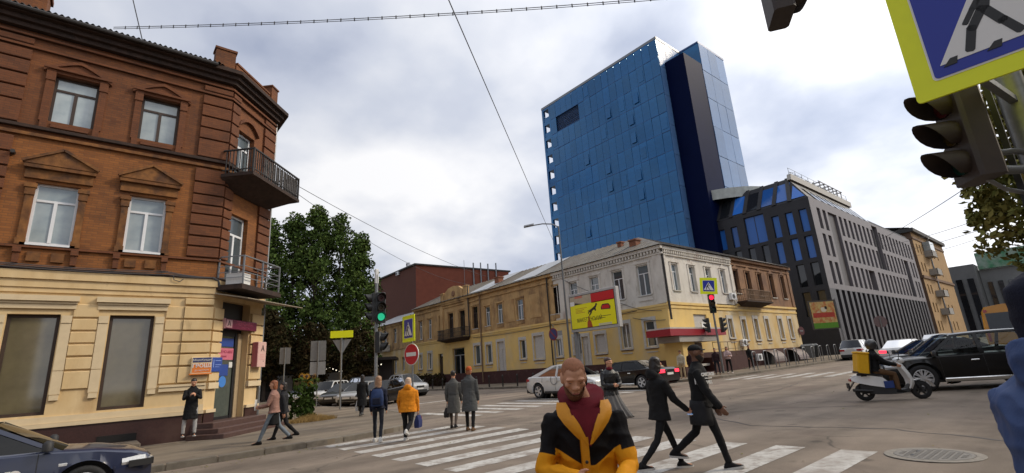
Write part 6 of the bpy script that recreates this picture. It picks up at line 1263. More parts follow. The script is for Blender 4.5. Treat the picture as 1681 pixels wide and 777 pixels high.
person('person', 'woman in dark clothes walking half hidden behind the copper haired woman', (4.4,15.75), radians(150), 1.62, dict(lean=.05, ll=(-.3,.5,.03), rl=(.38,.05,.03), la=(-.3,.1,.3,0), ra=(.3,.1,.5,0)), dict(top='jacket', topmat=C_char, hem=.1, legs=C_black, shoes=C_black, hair='bob', hairmat=H_dark), z=zp(4.4,15.75), seed=4)
i_ = person('person', 'woman in long black coat with dark hair walking away past the parked cars', (8.87,20.72), AWAY, 1.66, dict(ll=(.2,.1,.03), rl=(-.18,.35,.03), la=(.1,.12,.1,0), ra=(.15,.1,.4,0)), dict(top='coat', topmat=C_black, hem=.5, flare=1.5, legs=C_char, shoes=C_grey, hair='long2'), z=zp(8.87,20.72), seed=5)
handbag('white carrier bag carried by the woman in long black coat', i_, 1, C_white, .34, .42, .1, .08, 'bag', 'carrier_bag')
i_ = person('person', 'young woman with long blond hair and navy backpack stepping off the kerb', (5.95,12.85), AWAY+.12, 1.68, dict(ll=(.22,.1,.03), rl=(-.2,.3,.03), la=(.05,.1,.25,0), ra=(-.1,.1,.5,0)), dict(top='jacket', topmat=C_navy, topfat=.98, hem=.05, legs=C_djean, legfat=.86, shoes=C_white, sole=M_sole, hair='long', hairmat=H_blond), seed=6)
p = wpt(i_, i_['sp'](.24)-i_['fx']*.2*i_['s']); bp = thing('backpack', 'navy blue backpack on the back of the blond young woman', 'backpack', tuple(p), AWAY+.12); m = MB(); m.loft([[(x*k,y*k2,z_) for x,y in ((-.10,-.12),(-.06,-.15),(.06,-.15),(.08,-.13),(.08,.13),(.06,.15),(-.06,.15),(-.10,.12))] for z_,k,k2 in ((-.22,.7,.8),(-.2,1,1),(.0,1.1,1.05),(.14,.95,.95),(.21,.6,.7))]); part('pack', m, cloth('blue_pack',(.025,.045,.12)), bp, 50); m = MB(); m.loft([[(-.12+.02*0,y,z_) for y,z_ in ((-.1,-.17),(.1,-.17),(.1,.0),(-.1,.0))],[(-.15,y,z_) for y,z_ in ((-.09,-.15),(.09,-.15),(.09,-.02),(-.09,-.02))]]); part('pocket', m, C_navy, bp, 40)
i_ = person('person', 'stout woman in bright orange hooded jacket and pale headscarf walking away', (6.42,12.1), AWAY-.1, 1.58, dict(build=1.2, lean=.1, ll=(.25,.15,.03), rl=(-.30,.85,.03), la=(.25,.35,.15,0), ra=(.05,.15,.2,0)), dict(top='hoodie', topmat=C_orange, topfat=1.18, hem=.14, flare=.4, hood=True, legs=C_black, legfat=1.12, shoes=C_white, sole=M_sole, hair='bob', hairmat=H_scarf), seed=7)
o = handbag('navy and pink shopping bag carried by the woman in orange jacket', i_, -1, cloth('shopper_blue',(.03,.04,.13)), .30, .30, .12, .06, 'bag', 'shopping_bag'); m = MB(); m.box(.151,.165,-.05,.05,.02,.26); part('pink_side', m, cloth('shopper_pink',(.35,.10,.17)), o)
i_ = person('person', 'woman with short dark hair in belted grey coat carrying a black handbag', (8.42,13.02), AWAY-.12, 1.66, dict(ll=(.16,.1,.03), rl=(-.14,.35,.03), la=(.0,.22,.35,0), ra=(.1,.12,.3,0)), dict(top='coat', topmat=C_grey, hem=.46, flare=.75, topfat=1.04, legs=cloth('tights',(.11,.085,.07)), legfat=.8, shoes=C_black, hair='short', hairmat=H_dark), seed=8)
handbag('black handbag held by the woman in belted grey coat', i_, 1, C_leather, .34, .28, .13, .12)
m = MB(); m.loft([[tuple(i_['sp'](u)+i_['fx']*(.140*cos(a))*i_['s']+Vector((0,1,0))*.186*i_['s']*sin(a)) for a in [2*pi*k/24 for k in range(24)]] for u in (.10,.145)]); part('belt', m, C_grey2, i_['root'], 60)
i_ = person('person', 'tall person in long grey coat and orange knit hat crossing the road', (8.28,11.98), AWAY-.22, 1.74, dict(ll=(.14,.05,.05), rl=(-.12,.12,.05), la=(.1,.15,.6,.2), ra=(.05,.12,.25,0)), dict(top='coat', topmat=C_grey2, hem=.40, flare=1.0, topfat=1.10, legs=C_black, legfat=.95, shoes=C_brown, hair='hat', hatmat=H_orange, hairmat2=H_red), seed=9)
handbag('small black shoulder bag of the person in orange knit hat', i_, 1, C_leather, .26, .2, .1, .14)
# --- crossing towards the camera and to the right
i_ = person('person', 'woman in black leather jacket and blowing grey pleated skirt behind the bearded man', (9.75,8.1), TOCAM+.25, 1.68, dict(yaw=.35, la=(.25,.2,1.25,.75), ra=(.25,.2,1.25,.75), ll=(.18,.05,.03), rl=(-.18,.25,.03)), dict(top='jacket', topmat=C_leather, topfat=1.05, hem=.10, flare=.6, legs=C_char, shoes=C_black, hair='up', hairmat=pmat('hair_brown',(.05,.02,.014),.5,var=.3), skirt=('pleat',C_skirt,.66), blow=.22), seed=10)
m = MB(); m.loft([[tuple(i_['sp'](u)+i_['fx']*(.143*cos(a))*i_['s']+Vector((0,1,0))*.19*i_['s']*sin(a)) for a in [2*pi*k/24 for k in range(24)]] for u in (.03,.08)]); part('belt', m, C_black, i_['root'], 60); m = MB(); m.ell(tuple(i_['sp'](.545)+i_['fx']*.03),(.085,.085,.05),14,8); part('scarf', m, C_maroon, i_['root'], 180)
i_ = person('person', 'walker in black jacket and skinny jeans with white soled trainers striding right', (6.52,4.55), RIGHT+.28, 1.68, dict(yaw=.7, lean=.05, nod=.12, ll=(.48,.12,.03), rl=(-.38,.40,.03), lf=-.05, la=(-.1,.1,.4,0), ra=(.45,.15,.45,.0)), dict(top='jacket', topmat=C_black, topfat=1.05, hem=.12, flare=.6, hood=True, legs=C_black, legfat=.85, shoes=C_black, sole=M_sole, hair='bob', hairmat=H_dark), seed=11)
p = wpt(i_, i_['AR'][2]+i_['AR'][3]*.12); ph = thing('phone', 'bright blue screened phone carried by the walker in skinny jeans', 'phone', tuple(p), RIGHT+.2); m = MB(); m.bbox(-.075,.085,-.036,.036,-.006,.006,.003); cs = part('case', m, M_white, ph); m = MB(); m.box(-.07,.08,-.032,.032,.0065,.008); part('screen', m, pmat('phone_screen',(.05,.2,.5),.1,emit=((.15,.45,1),.8)), ph)
i_ = person('person', 'bearded man in black cap and lettered black sweatshirt walking right', (6.98,4.12), RIGHT-.12, 1.76, dict(yaw=-.1, twist=-.30, lean=.02, ll=(-.28,.62,.03), rl=(.30,.06,.03), rf=.12, la=(.15,.1,.3,0), ra=(.35,.22,.25,-.1)), dict(top='jacket', topmat=C_black, topfat=1.10, hem=.06, flare=.3, sleeve=1.05, legs=C_black, legfat=.98, shoes=C_black, sole=M_sole, hair='cap', hatmat=C_black, hairmat=H_dark, skin=M_skin2, beard=H_dark), seed=12)
s = i_['s']; m = MB(); m.loft([[tuple(i_['sp'](u)+i_['fx']*((.150+dx)*cos(a)-.02)*s+Vector((0,1,0))*(.205+dx)*s*sin(a)) for a in [2*pi*k/24 for k in range(24)]] for u,dx in ((-.30,.02),(-.2,.02),(-.05,.0),(.03,-.01))]); part('tied_jacket', m, C_char, i_['root'], 180)
R_ = i_['root']
def onback(txt, u, ang, size, rr_=.165, ww=.215, sx=1.0, base=None):
    c = i_['sp'](u)+i_['fx']*(rr_*cos(ang))*s+Vector((0,1,0))*(ww*sin(ang))*s; nrm = Vector((cos(ang)*ww, sin(ang)*rr_, 0)).normalized(); rot = atan2(nrm.y,nrm.x)+pi/2
    lettering(txt, size, Matrix.Translation(c)@rz(rot), M_white, R_, 'lettering', .004, .003, sx)
onback('h', .30, radians(-118), .11, .17, .25); onback('CARTAGE', .395, radians(-58), .062, .185, .225); onback('~—~', .345, radians(-58), .07, .185, .225); onback('CHILL', .285, radians(-58), .06, .182, .222)
# --- far pavement
person('person', 'person in dark jacket and jeans on the far corner by the stair rail', (31.2,16.9), radians(-150), 1.68, None, dict(top='jacket', topmat=cloth('dark_plum',(.03,.014,.018)), legs=C_djean, shoes=C_black, hair='short'), z=zp(31.2,16.9), seed=13, vox=.012)
person('person', 'woman in pale pink sweatshirt and black trousers standing on the far corner', (32.2,16.6), radians(-140), 1.72, dict(la=(.4,.1,1.3,.5), ra=(.4,.1,1.3,.5)), dict(top='hoodie', topmat=cloth('pale_pink',(.50,.37,.36)), legs=C_black, shoes=C_white, hair='bob', hairmat=pmat('hair_brown',(.05,.02,.014),.5,var=.3)), z=zp(32.2,16.6), seed=14, vox=.012)
person('person', 'man in open black jacket over white shirt and white trainers on the far pavement', (37.4,17.6), radians(-120), 1.72, None, dict(top='jacket', topmat=C_black, legs=C_black, shoes=C_white, sole=M_sole, hair='short'), z=zp(37.4,17.6), seed=15, vox=.012)
person('person', 'person in wide brown hat and cream top beside the red canopy', (28.4,17.7), radians(-160), 1.72, None, dict(top='jacket', topmat=cloth('cream',(.50,.44,.33)), legs=C_beige, shoes=C_brown, hair='brim', hatmat=C_brown), z=zp(28.4,17.7), seed=16, vox=.012)
person('person', 'person in dark plum coat standing behind the cream clad person by the kiosk', (29.8,17.9), radians(-150), 1.64, None, dict(top='coat', hem=.3, topmat=cloth('dark_plum',(.03,.014,.018)), legs=C_djean, shoes=C_black, hair='long'), z=zp(29.8,17.9), seed=17, vox=.012)
# --- scooter rider and driver
q = SCO.location; d = Vector((cos(scr),sin(scr)))
i_ = person('person', 'courier in black jacket and dark helmet riding the delivery scooter', (q.x-d.x*.30,q.y-d.y*.30), scr, 1.68, dict(sit=.775, lean=.08, la=(.75,.18,.55,.1), ra=(.75,.18,.55,.1), ll=(1.32,1.28,.08), rl=(1.32,1.28,.08), lf=0, rf=0), dict(top='jacket', topmat=C_black, topfat=1.1, hem=.02, legs=C_brown, legfat=1.1, shoes=C_black, hair='helmet', hairmat=H_dark), seed=18)
p = wpt(i_, i_['sp'](.17)-i_['fx']*.29); cb_ = thing('delivery_box', 'yellow insulated delivery backpack worn by the scooter courier', 'delivery bag', (p.x,p.y,p.z), scr); cb_.rotation_euler = (0,.16,scr)
M_box = pmat('box_yellow', (.74,.40,.008), .45, var=.12, vscale=5, bump=.3, bscale=9); m = MB(); m.bbox(-.14,.14,-.22,.22,-.25,.30,.03); part('box', m, M_box, cb_, 30); m = MB(); m.bbox(-.155,.145,-.235,.235,.285,.33,.02); part('lid', m, M_box, cb_, 30); m = MB(); m.box(-.152,-.14,-.225,.225,-.255,-.2); m.box(.14,.155,-.225,.225,-.25,.29); m.box(-.15,.14,-.23,-.221,-.26,-.235); m.tube([(-.04,0,.33),(-.03,.0,.36),(.03,0,.36),(.04,0,.33)],.008,6); part('edging', m, M_black, cb_)
dv = person('person', 'driver seen through the side window of the large black crossover', (20.12,2.75), radians(118), 1.72, dict(sit=.62, lean=-.15, la=(.7,.15,.6,.1), ra=(.7,.15,.6,.1), ll=(1.4,.7,.05), rl=(1.4,.7,.05)), dict(top='jacket', topmat=C_char, legs=C_black, hair='short'), seed=19, vox=.013)
# --- foreground: bearded man with the phone
fm_rot = atan2(-.72,-.66)+.05
i_ = person('person', 'bearded man in yellow and black jacket with maroon hood looking down at phone', (2.258,2.108), fm_rot, 1.69, dict(nod=.48, hs=.92, hoff=-.045, lean=.03, yaw=.02, la=(.28,.20,1.15,.42), ra=(.22,.26,1.32,.62), ll=(.2,.1,.04), rl=(-.2,.3,.04)), dict(top='jacket', topmat=C_blknylon, topfat=1.07, hem=.10, flare=.4, collar=False, fold=.017, tvox=.0075, legs=C_djean, shoes=C_black, sole=M_sole, hair='buzz', hairmat=H_buzz, beard=pmat('stubble',(.16,.058,.026),.8,var=.3,vscale=40)), vox=.0055, seed=21)
s = i_['s']; jm = i_['jk'].data; sp0 = i_['sp'](0); AL, AR = i_['AL'], i_['AR']
# two tone cloth: a woven colour boundary stored per vertex
M_two = cloth('two_tone_nylon', (.007,.006,.007), .75, .12, 6, .15, 60, .18); nt = M_two.node_tree; b_ = nt.nodes['Principled BSDF']; at_ = nt.nodes.new('ShaderNodeAttribute'); at_.attribute_name = 'cloth_boundary'
mr_ = nt.nodes.new('ShaderNodeMapRange'); mr_.inputs[1].default_value = -.002; mr_.inputs[2].default_value = .002; nt.links.new(at_.outputs['Fac'], mr_.inputs[0]); mx_ = nt.nodes.new('ShaderNodeMix'); mx_.data_type = 'RGBA'; nt.links.new(mr_.outputs[0], mx_.inputs[0])
nt.links.new(b_.inputs['Base Color'].links[0].from_socket, mx_.inputs[6]); mx_.inputs[7].default_value = (.66,.27,.008,1); nt.links.new(mx_.outputs[2], b_.inputs['Base Color']); jm.materials.clear(); jm.materials.append(M_two)
vals = []
for v in jm.vertices:
    c = v.co; u = (c-sp0).dot(i_['ax'])/s; y = c.y/s; fr = (c-sp0).dot(i_['fx']) > 0; best = None
    for A,sd in ((AL,1),(AR,-1)):
        so,el,wr,d_,ya = A
        for a_,e_,off in ((so,el,0),(el,wr,1)):
            t = max(0,min(1,(c-a_).dot(e_-a_)/(e_-a_).length_squared)); dist = (c-(a_+(e_-a_)*t)).length
            if dist < .078*s and (abs(y) > .19 or off == 1) and (best is None or dist < best[0]): best = (dist, t+off)
    if best: d = (best[1]-.70)*.25
    else:
        d = .19+.62*max(0,abs(y)-.03)-u
        if fr and u < .37: d = max(d, .024-abs(y+.024))
    vals.append(d)
at = jm.attributes.new('cloth_boundary','FLOAT','POINT'); at.data.foreach_set('value', vals)
# hood of the sweater under it, open collar with yellow lining, zip and placket
sp_ = i_['sp']; fx_, ax_ = i_['fx'], i_['ax']; Y = Vector((0,1,0))
m = MB()
m.loft([[tuple(sp_(u)+fx_*(xo+rx_*cos(a))*s+Y*ry_*s*sin(a)+ax_*(-tl*cos(a))*s) for a in [2*pi*k/24 for k in range(24)]] for u,xo,rx_,ry_,tl in ((.40,.03,.11,.11,.0),(.47,.01,.105,.125,.02),(.52,-.01,.112,.142,.03),(.56,-.02,.115,.146,.05),(.585,-.03,.104,.135,.055))])
me = remesh(m,.007,3,.008,4,12); me.materials.append(C_maroon); link('sweater_hood', me, i_['root'])
m = MB(); m.loft([[tuple(sp_(u)+fx_*(.128+dx)*s+Y*y*s) for y in (-w,-w*.5,0,w*.5,w)] for u,dx,w in ((.30,.033,.012),(.36,.030,.045),(.43,.018,.075),(.50,-.01,.09))],False,False); part('sweater_front', m, C_maroon, i_['root'], 180)
m = MB(); m.loft([[tuple(sp_(u)+fx_*(.012+r_*cos(a))*s+Y*r_*1.05*s*sin(a)) for a in [2*pi*k/20 for k in range(20)]] for u,r_ in ((.43,.10),(.48,.088),(.52,.074),(.555,.066))]); part('sweater_neck', m, C_maroon, i_['root'], 180)
for sd in (-1,1):
    m = MB(); rows_ = []
    for u,y0,y1,dx in ((.31,.002,.028,.036),(.36,.020,.078,.036),(.42,.045,.130,.024),(.465,.072,.160,-.002),(.505,.092,.165,-.03),(.535,.105,.155,-.06)):
        rows_.append([tuple(sp_(u+.0)+fx_*(.135+dx+.012*sin(pi*t)-.035*t)*s+Y*sd*(y0+(y1-y0)*t)*s) for t in (0,.33,.66,1)])
    m.loft(rows_,False,False); m.loft([[tuple(Vector(p_)-fx_*.012) for p_ in r__] for r__ in rows_],False,False); part('collar_flap', m, C_yellow, i_['root'], 60)
m = MB(); m.loft([[tuple(sp_(u)+fx_*(.152+dx)*s+Y*y*s) for y in (-.045,-.025,-.003)] for u,dx in ((-.06,.022),(.05,.008),(.15,.004),(.25,.008),(.35,.012))],False,False); part('zip_placket', m, C_yellow, i_['root'], 60)
for u in (.22,.06): m = MB(Matrix.Translation(sp_(u)+fx_*.172*s+Y*(-.024)*s)); m.lathe([(.009,0),(.009,.004),(.004,.006)],10,'X'); part('press_stud', m, M_black, i_['root'])
p = wpt(i_, (AR[2]+AR[3]*.09*s)*.55+(AL[2]+AL[3]*.09*s)*.45+Vector((0.02,0,.02))); ph = thing('phone', 'black phone held in front of the bearded man in yellow jacket', 'phone', tuple(p), fm_rot); m = MB(rz(0)@ry(-.6)); m.bbox(-.075,.075,-.038,.038,-.006,.006,.003); part('case', m, M_black, ph)
m = MB(); m.ell(i_['hp'](.0,.345,.40),(.018,.012,.02),10,8); m.ell(i_['hp'](.02,.355,.30),(.008,.008,.018),8,6); part('earphone', m, M_black, i_['root'], 180)
# --- foreground right: person in blue parka, back to us
i_ = person('person', 'person in blue hooded parka and navy hat seen from behind at right edge', (2.108,.112), RIGHT-.05, 1.645, dict(lean=.03, la=(.2,.1,.8,.2), ra=(-.40,.16,.95,.10), ll=(.03,.02,.05), rl=(-.03,.02,.05)), dict(top='hoodie', hood=True, hoodf=.86, sleeve=1.14, topmat=C_blue, topfat=1.25, hem=.16, flare=.4, fold=.017, tvox=.0085, legs=C_djean, shoes=C_black, hair='lowhat', hatmat=C_dkblue), z=gz(2.1,.1)+PAVE, vox=.009, seed=22)
# ------------------------------------------------------------------ signs, lights, poles
def pole(o, h, r=.04, r1=None, z0=0.0, mat=None, M=None):
    m = MB(M); m.cyl((0,0,z0-.1),(0,0,h),r,r1 or r,12); return part('pole', m, mat or M_steel, o, 50)
def rrect(x0,x1,z0,z1,r,n=4):
    pts = []
    for cx,cz,a0 in ((x1-r,z0+r,-90),(x1-r,z1-r,0),(x0+r,z1-r,90),(x0+r,z0+r,180)): pts += [(cx+r*cos(radians(a0+90*k/n)), cz+r*sin(radians(a0+90*k/n))) for k in range(n+1)]
    return pts
def plate(name, pts, y0, y1, mat, parent, M=None):
    m = MB(M); m.prism([(x,y0,z) for x,z in pts],(0,y1-y0,0)); return part(name, m, mat, parent)
def crossing_sign(o, M, w, border, flip=False):
    """pedestrian crossing sign on a fluorescent yellow board; local x right, z up, faces -y; origin at the centre"""
    h = w/2; b = plate('yellow_board', rrect(-h,h,-h,h,.03), 0, .02, M_signyellow, o, M); q = h-border
    plate('white_edge', rrect(-q-.012*w,q+.012*w,-q-.012*w,q+.012*w,.03), -.004, .002, M_signwhite, o, M); plate('blue_panel', rrect(-q,q,-q,q,.025), -.008, -.002, M_signblue, o, M)
    plate('white_triangle', [(-.89*q,-.795*q),(.89*q,-.795*q),(0,.72*q)], -.012, -.006, M_signwhite, o, M)
    k = q*1.12; f = -1 if flip else 1; m = MB(M); y = -.014
    def bar(a,b_,wd): m.beam((f*a[0]*k,y,a[1]*k),(f*b_[0]*k,y,b_[1]*k),wd*k,.006,(0,1,0)) if False else m.prism(_thick((f*a[0]*k,a[1]*k),(f*b_[0]*k,b_[1]*k),wd*k,y),(0,.006,0))
    bar((-.06,.24),(-.15,-.06),.15); bar((-.16,-.06),(-.33,-.32),.12); bar((-.33,-.30),(-.42,-.63),.115); bar((-.13,-.10),(.0,-.38),.12); bar((-.0,-.36),(.13,-.62),.11); bar((-.09,.22),(-.26,-.02),.08); bar((-.26,-.02),(-.38,-.20),.075); bar((-.03,.22),(.13,.06),.08); bar((.13,.06),(.22,-.06),.07)
    m.M = M @ tr(-.02*k*f,0,.40*k); m.lathe([(.085*k,y),(.085*k,y+.006)],14,'Y'); m.M = M
    for x0,x1 in ((-.76,-.60),(-.26,-.10),(.26,.42)):
        z0_,z1_ = -.755*k,-.645*k; pts = [(f*x0*k,z0_),(f*x1*k,z0_),(f*(x1+.03)*k,z1_),(f*(x0+.10)*k,z1_)] if x0<0 else [(f*x0*k,z0_),(f*x1*k,z0_),(f*(x1-.08)*k,z1_),(f*(x0-.03)*k,z1_)]
        m.prism([(x,y,z) for x,z in (pts if f>0 else pts[::-1])],(0,.006,0))
    part('pictogram', m, M_signblack, o)
def _thick(a,b,w,y):
    d = Vector((b[0]-a[0],0,b[1]-a[1])).normalized(); n_ = Vector((-d.z,0,d.x))*w/2; A = Vector((a[0],y,a[1]))-d*w*.3; B = Vector((b[0],y,b[1]))+d*w*.3
    return [tuple(A-n_*.7),tuple(A+n_*.7),tuple(A+n_+d*w*.25),tuple(B+n_-d*w*.25),tuple(B+n_*.6),tuple(B-n_*.6),tuple(B-n_-d*w*.25),tuple(A-n_+d*w*.25)]
M_tlbody = pmat('signal_housing', (.016,.016,.016), .5, var=.2); M_lens = {k: pmat('lens_'+k, c, .25, spec=.6) for k,c in (('red',(.06,.006,.006)),('amber',(.05,.03,.004)),('green',(.004,.03,.022)))}
M_lensg = pmat('lit_green', (.0,.2,.12), .3, emit=((.05,1,.5),.4)); M_lensr = pmat('lit_red', (.3,.0,.01), .3, emit=((1,.02,.06),1.6)); M_lensw = pmat('lit_white', (.2,.25,.3), .3, emit=((.7,.9,1),.5))
def signal(o, M, n=3, w=.30, sp_=.29, lit=None, vis=.24, cutaway=True):
    """signal head, faces -y of M, origin at the middle of its foot"""
    h = n*sp_+.06; m = MB(M); m.bbox(-w/2,w/2,-.03,.15,0,h,.025); b = part('housing', m, M_tlbody, o, 40)
    for k in range(n):
        z = .03+sp_*(k+.5); key = ('green','amber','red')[k] if n == 3 else ('green','red')[k]
        m = MB(M@tr(0,-.035,z)); m.lathe([(sp_*.38,-.012),(sp_*.38,.01),(.01,.01)][:2]+[(.01,-.03)],18,'Y'); part('lens', m, (M_lensg if key=='green' else M_lensr) if lit == k else M_lens[key], b, 60)
        m = MB(M@tr(0,-.03,z)); r_ = sp_*.44; q = []
        for t in (0,.5,1):
            q.append([(r_*cos(a), -vis*t*(1-.75*((a_)/1.0)**1.5 if cutaway else 1), r_*sin(a)) for a,a_ in [(radians(90+(-150+300*j/14)), abs(-1+2*j/14)) for j in range(15)]])
        m.loft(q,False,False); m.loft([[(x*.97,y,z_*.97) for x,y,z_ in row] for row in q],False,False); part('visor', m, M_tlbody, b, 60)
def face_to(v): return rz(atan2(v[1],v[0])+pi/2)          # frame whose -y looks along v
# left pedestrian crossing signal
o = thing('traffic_light', 'traffic light with a lit green lamp on a thin pole at the left crossing', 'traffic light', (7.16,15.66,gz(7.16,15.66)+PAVE)); pole(o,4.9,.055)
signal(o, tr(.02,-.02,3.25)@face_to((-.25,-1))@tr(.1,-.12,0), 3, .32, .32, 0); signal(o, tr(.05,0,2.28)@face_to((.75,-.65))@tr(0,-.1,0), 2, .3, .31, None); signal(o, tr(.02,0,3.3)@face_to((-.9,.2))@tr(0,-.15,0), 3, .3, .3, None)
m = MB(); m.bbox(-.06,.06,-.05,.05,4.6,5.1,.02); part('pole_cap', m, M_white, o); m = MB(); m.bbox(-.1,.1,-.22,-.06,1.0,1.4,.02); part('control_box', m, M_greypaint, o)
# yield sign seen from behind, with yellow plate
o = thing('yield_sign', 'back of a triangular yield sign under a fluorescent yellow plate on a grey pole', 'road sign', (10.52,27.45,gz(10.5,27.4)+PAVE), 0); F_ = face_to((.5,.87)); pole(o,4.25,.05)
plate('yellow_plate', rrect(-.6,.6,3.78,4.16,.03), -.075, -.055, M_signyellow, o, F_@tr(.0,0,0)); plate('yellow_back', rrect(-.6,.6,3.78,4.16,.03), .055, .06, M_signyellow, o, F_); m = MB(F_); m.box(-.6,.6,-.054,.054,3.93,3.98); part('bracket', m, M_steel, o)
plate('triangle', [(0,2.85),(.5,3.68),(-.5,3.68)], -.08, -.06, M_greypaint, o, F_)
for i,(x,y,h,w_,hh_,lab) in enumerate([(11.0,32.6,4.05,.92,1.25,'tall grey sign back on a thin pole behind the sunflowers'),(9.25,33.5,3.75,.62,1.0,'small grey sign back standing left of the taller sign back')]):
    o = thing('road_sign', lab, 'road sign', (x,y,gz(x,y)+PAVE)); pole(o,h,.035); plate('sign_back', rrect(-w_/2,w_/2,h-hh_,h,.04), -.06,-.04, pmat('sign_back_grey',(.17,.175,.18),.5,var=.2), o, face_to((.35,.9)))
    if i == 0: plate('lower_plate', rrect(-w_/2,w_/2,h-hh_-.85,h-hh_-.06,.03), -.06,-.04, M_greypaint, o, face_to((.35,.9)))
# no entry and crossing sign
o = thing('no_entry_sign', 'round red no entry sign with white bar on a short pole behind the orange jacket', 'road sign', (8.55,15.75,gz(8.5,15.7)+PAVE)); pole(o,2.95,.03); F_ = face_to((-.98,-.22)); z_ = 2.18
m = MB(F_@tr(0,-.04,z_)); m.lathe([(.37,-.01),(.37,.01)],36,'Y'); part('white_rim', m, M_signwhite, o); m = MB(F_@tr(0,-.055,z_)); m.lathe([(.345,-.006),(.345,.006)],36,'Y'); part('red_disc', m, M_signred, o); plate('white_bar', rrect(-.25,.25,z_-.065,z_+.065,.01), -.068,-.06, M_signwhite, o, F_)
o = thing('crossing_sign', 'narrow seen yellow framed pedestrian crossing sign above the no entry disc', 'road sign', (8.52,15.8,gz(8.5,15.7)+PAVE+2.62)); crossing_sign(o, tr(-.03,0,.45)@face_to((-1,.02))@tr(0,-.06,0), .92, .14); m = MB(); m.cyl((0,0,-.1),(0,0,.95),.028,.028,8); part('bracket_post', m, M_steel, o)
# street lamps
M_lamppole = pmat('lamp_pole_grey',(.13,.135,.14),.5,metal=.3,var=.2)
def lamp(x,y,h,rot,arm,label):
    o = thing('street_lamp', label, 'street lamp', (x,y,gz(x,y)+PAVE), rot); pole(o,h,.085,.055,mat=M_lamppole); m = MB(); m.tube([(0,0,h-.05),(.25*arm,0,h+.35),(.6*arm,0,h+.6),(arm,0,h+.72)],.05,8); part('arm', m, M_steel, o, 60); m = MB(tr(arm,0,h+.72)@ry(-.08)); m.loft([[(x_,y_*w_,z_) for y_,z_ in ((-1,0),(-.7,.12),(0,.17),(.7,.12),(1,0),(0,-.06))] for x_,w_ in ((-.1,.06),(.1,.16),(.6,.17),(.85,.1),(.95,.04))]); part('lamp_head', m, M_greypaint, o, 50)
    m = MB(); m.cyl((0,0,-.05),(0,0,1.1),.17,.15,10); part('base', m, M_steel, o, 60); return o
lamp(26.2,25.1,11.6,pi/2+.1,2.6,'tall street lamp rising behind the yellow billboard'); lamp(26.2,60.9,11.0,pi/2,4.6,'thin street lamp beside the trees far down the side street')
# billboard
o = thing('billboard', 'framed yellow advertising billboard on a post before the old building', 'billboard', (27.35,24.9,gz(27.3,24.9)+PAVE), 0); F_ = rz(-pi/2)      # local x = -(Y-24.9)
m = MB(F_); m.bbox(-1.0+.05,3.6,-.02,.36,3.62,6.42,.03); part('frame', m, pmat('billboard_frame',(.42,.41,.40),.5,var=.15), o); m = MB(F_); m.bbox(-.85,3.45,-.03,-.02,3.8,6.24,.0); part('dark_gasket', m, M_black, o)
X_ = lambda u: -.80+4.2*u; Z_ = lambda v: 3.84+2.36*v
def ad(name,u0,u1,v0,v1,mat,d=.001,pts=None): return plate(name, pts or [(X_(u0),Z_(v0)),(X_(u1),Z_(v0)),(X_(u1),Z_(v1)),(X_(u0),Z_(v1))], -.034-d,-.030-d, mat, o, F_)
A_y = pmat('ad_yellow',(.86,.80,.003),.4); A_r = pmat('ad_red',(.56,.008,.012),.4); A_c = pmat('ad_cream',(.50,.42,.30),.4,var=.15,vscale=1.5); A_k = pmat('ad_black',(.02,.015,.012),.4); A_o = pmat('ad_brown_red',(.40,.07,.01),.4); A_p = pmat('ad_pink',(.55,.18,.12),.4)
ad('yellow_field',0,1,0,.74,A_y); ad('cream_photo',0,.5,.74,1,A_c); ad('red_field',.5,1,.72,1,A_r); ad('red_arc',.12,.3,.93,1,A_p,.003); ad('dark_edge',.1,.3,.73,.77,A_k,.003,[(X_(.1),Z_(.73)),(X_(.3),Z_(.735)),(X_(.12),Z_(.8))]); ad('white_sleeve',0,.1,.72,.85,M_signwhite,.003)
fig = [(.40,.50),(.47,.53),(.52,.57),(.55,.60),(.58,.63),(.62,.65),(.60,.58),(.585,.56),(.59,.47),(.57,.46),(.55,.51),(.50,.47),(.49,.42),(.45,.35),(.42,.33),(.43,.39),(.46,.43),(.43,.45),(.42,.40),(.405,.40),(.41,.47),(.46,.50),(.40,.485)]
ad('flying_figure',0,0,0,0,A_k,.004,[(X_(u),Z_(v)) for u,v in fig]); m = MB(F_@tr(X_(.605),-.04,Z_(.655))); m.lathe([(.09,0),(.09,.006)],14,'Y'); part('figure_head', m, A_k, o)
ad('bottle_neck',0,0,0,0,A_o,.004,[(X_(.36),Z_(0)),(X_(.48),Z_(0)),(X_(.46),Z_(.16)),(X_(.43),Z_(.22)),(X_(.425),Z_(.34)),(X_(.405),Z_(.34)),(X_(.40),Z_(.22)),(X_(.37),Z_(.16))]); ad('brand_badge',0,0,0,0,A_k,.004,[(X_(.70),Z_(.47)),(X_(.90),Z_(.45)),(X_(.91),Z_(.53)),(X_(.87),Z_(.62)),(X_(.74),Z_(.63)),(X_(.70),Z_(.55))]); ad('badge_inner',0,0,0,0,A_r,.007,[(X_(.72),Z_(.49)),(X_(.88),Z_(.475)),(X_(.89),Z_(.53)),(X_(.86),Z_(.59)),(X_(.75),Z_(.60)),(X_(.72),Z_(.55))])
lettering('МАНГЕТТЕНСЬКИЙ', .40, F_@tr(X_(.42),-.042,Z_(.235)), A_k, o, 'lettering', .002, .0, .62)
for v,w_ in ((.60,.27),(.55,.2),(.51,.16),(.47,.22)): ad('small_print',.12,.12+w_,v,v+.012,A_o,.003)
ad('small_print',.68,.9,.27,.285,A_k,.003); ad('small_print',.64,.78,.22,.235,A_k,.003); ad('pale_badge',.62,.9,0,.07,pmat('ad_pale',(.6,.58,.35),.5),.003)
m = MB(F_); m.box(-.82,-.52,.05,.3,-.1,3.64); part('post', m, M_greypaint, o); lettering('', .1, Matrix(), A_k, o) if False else None
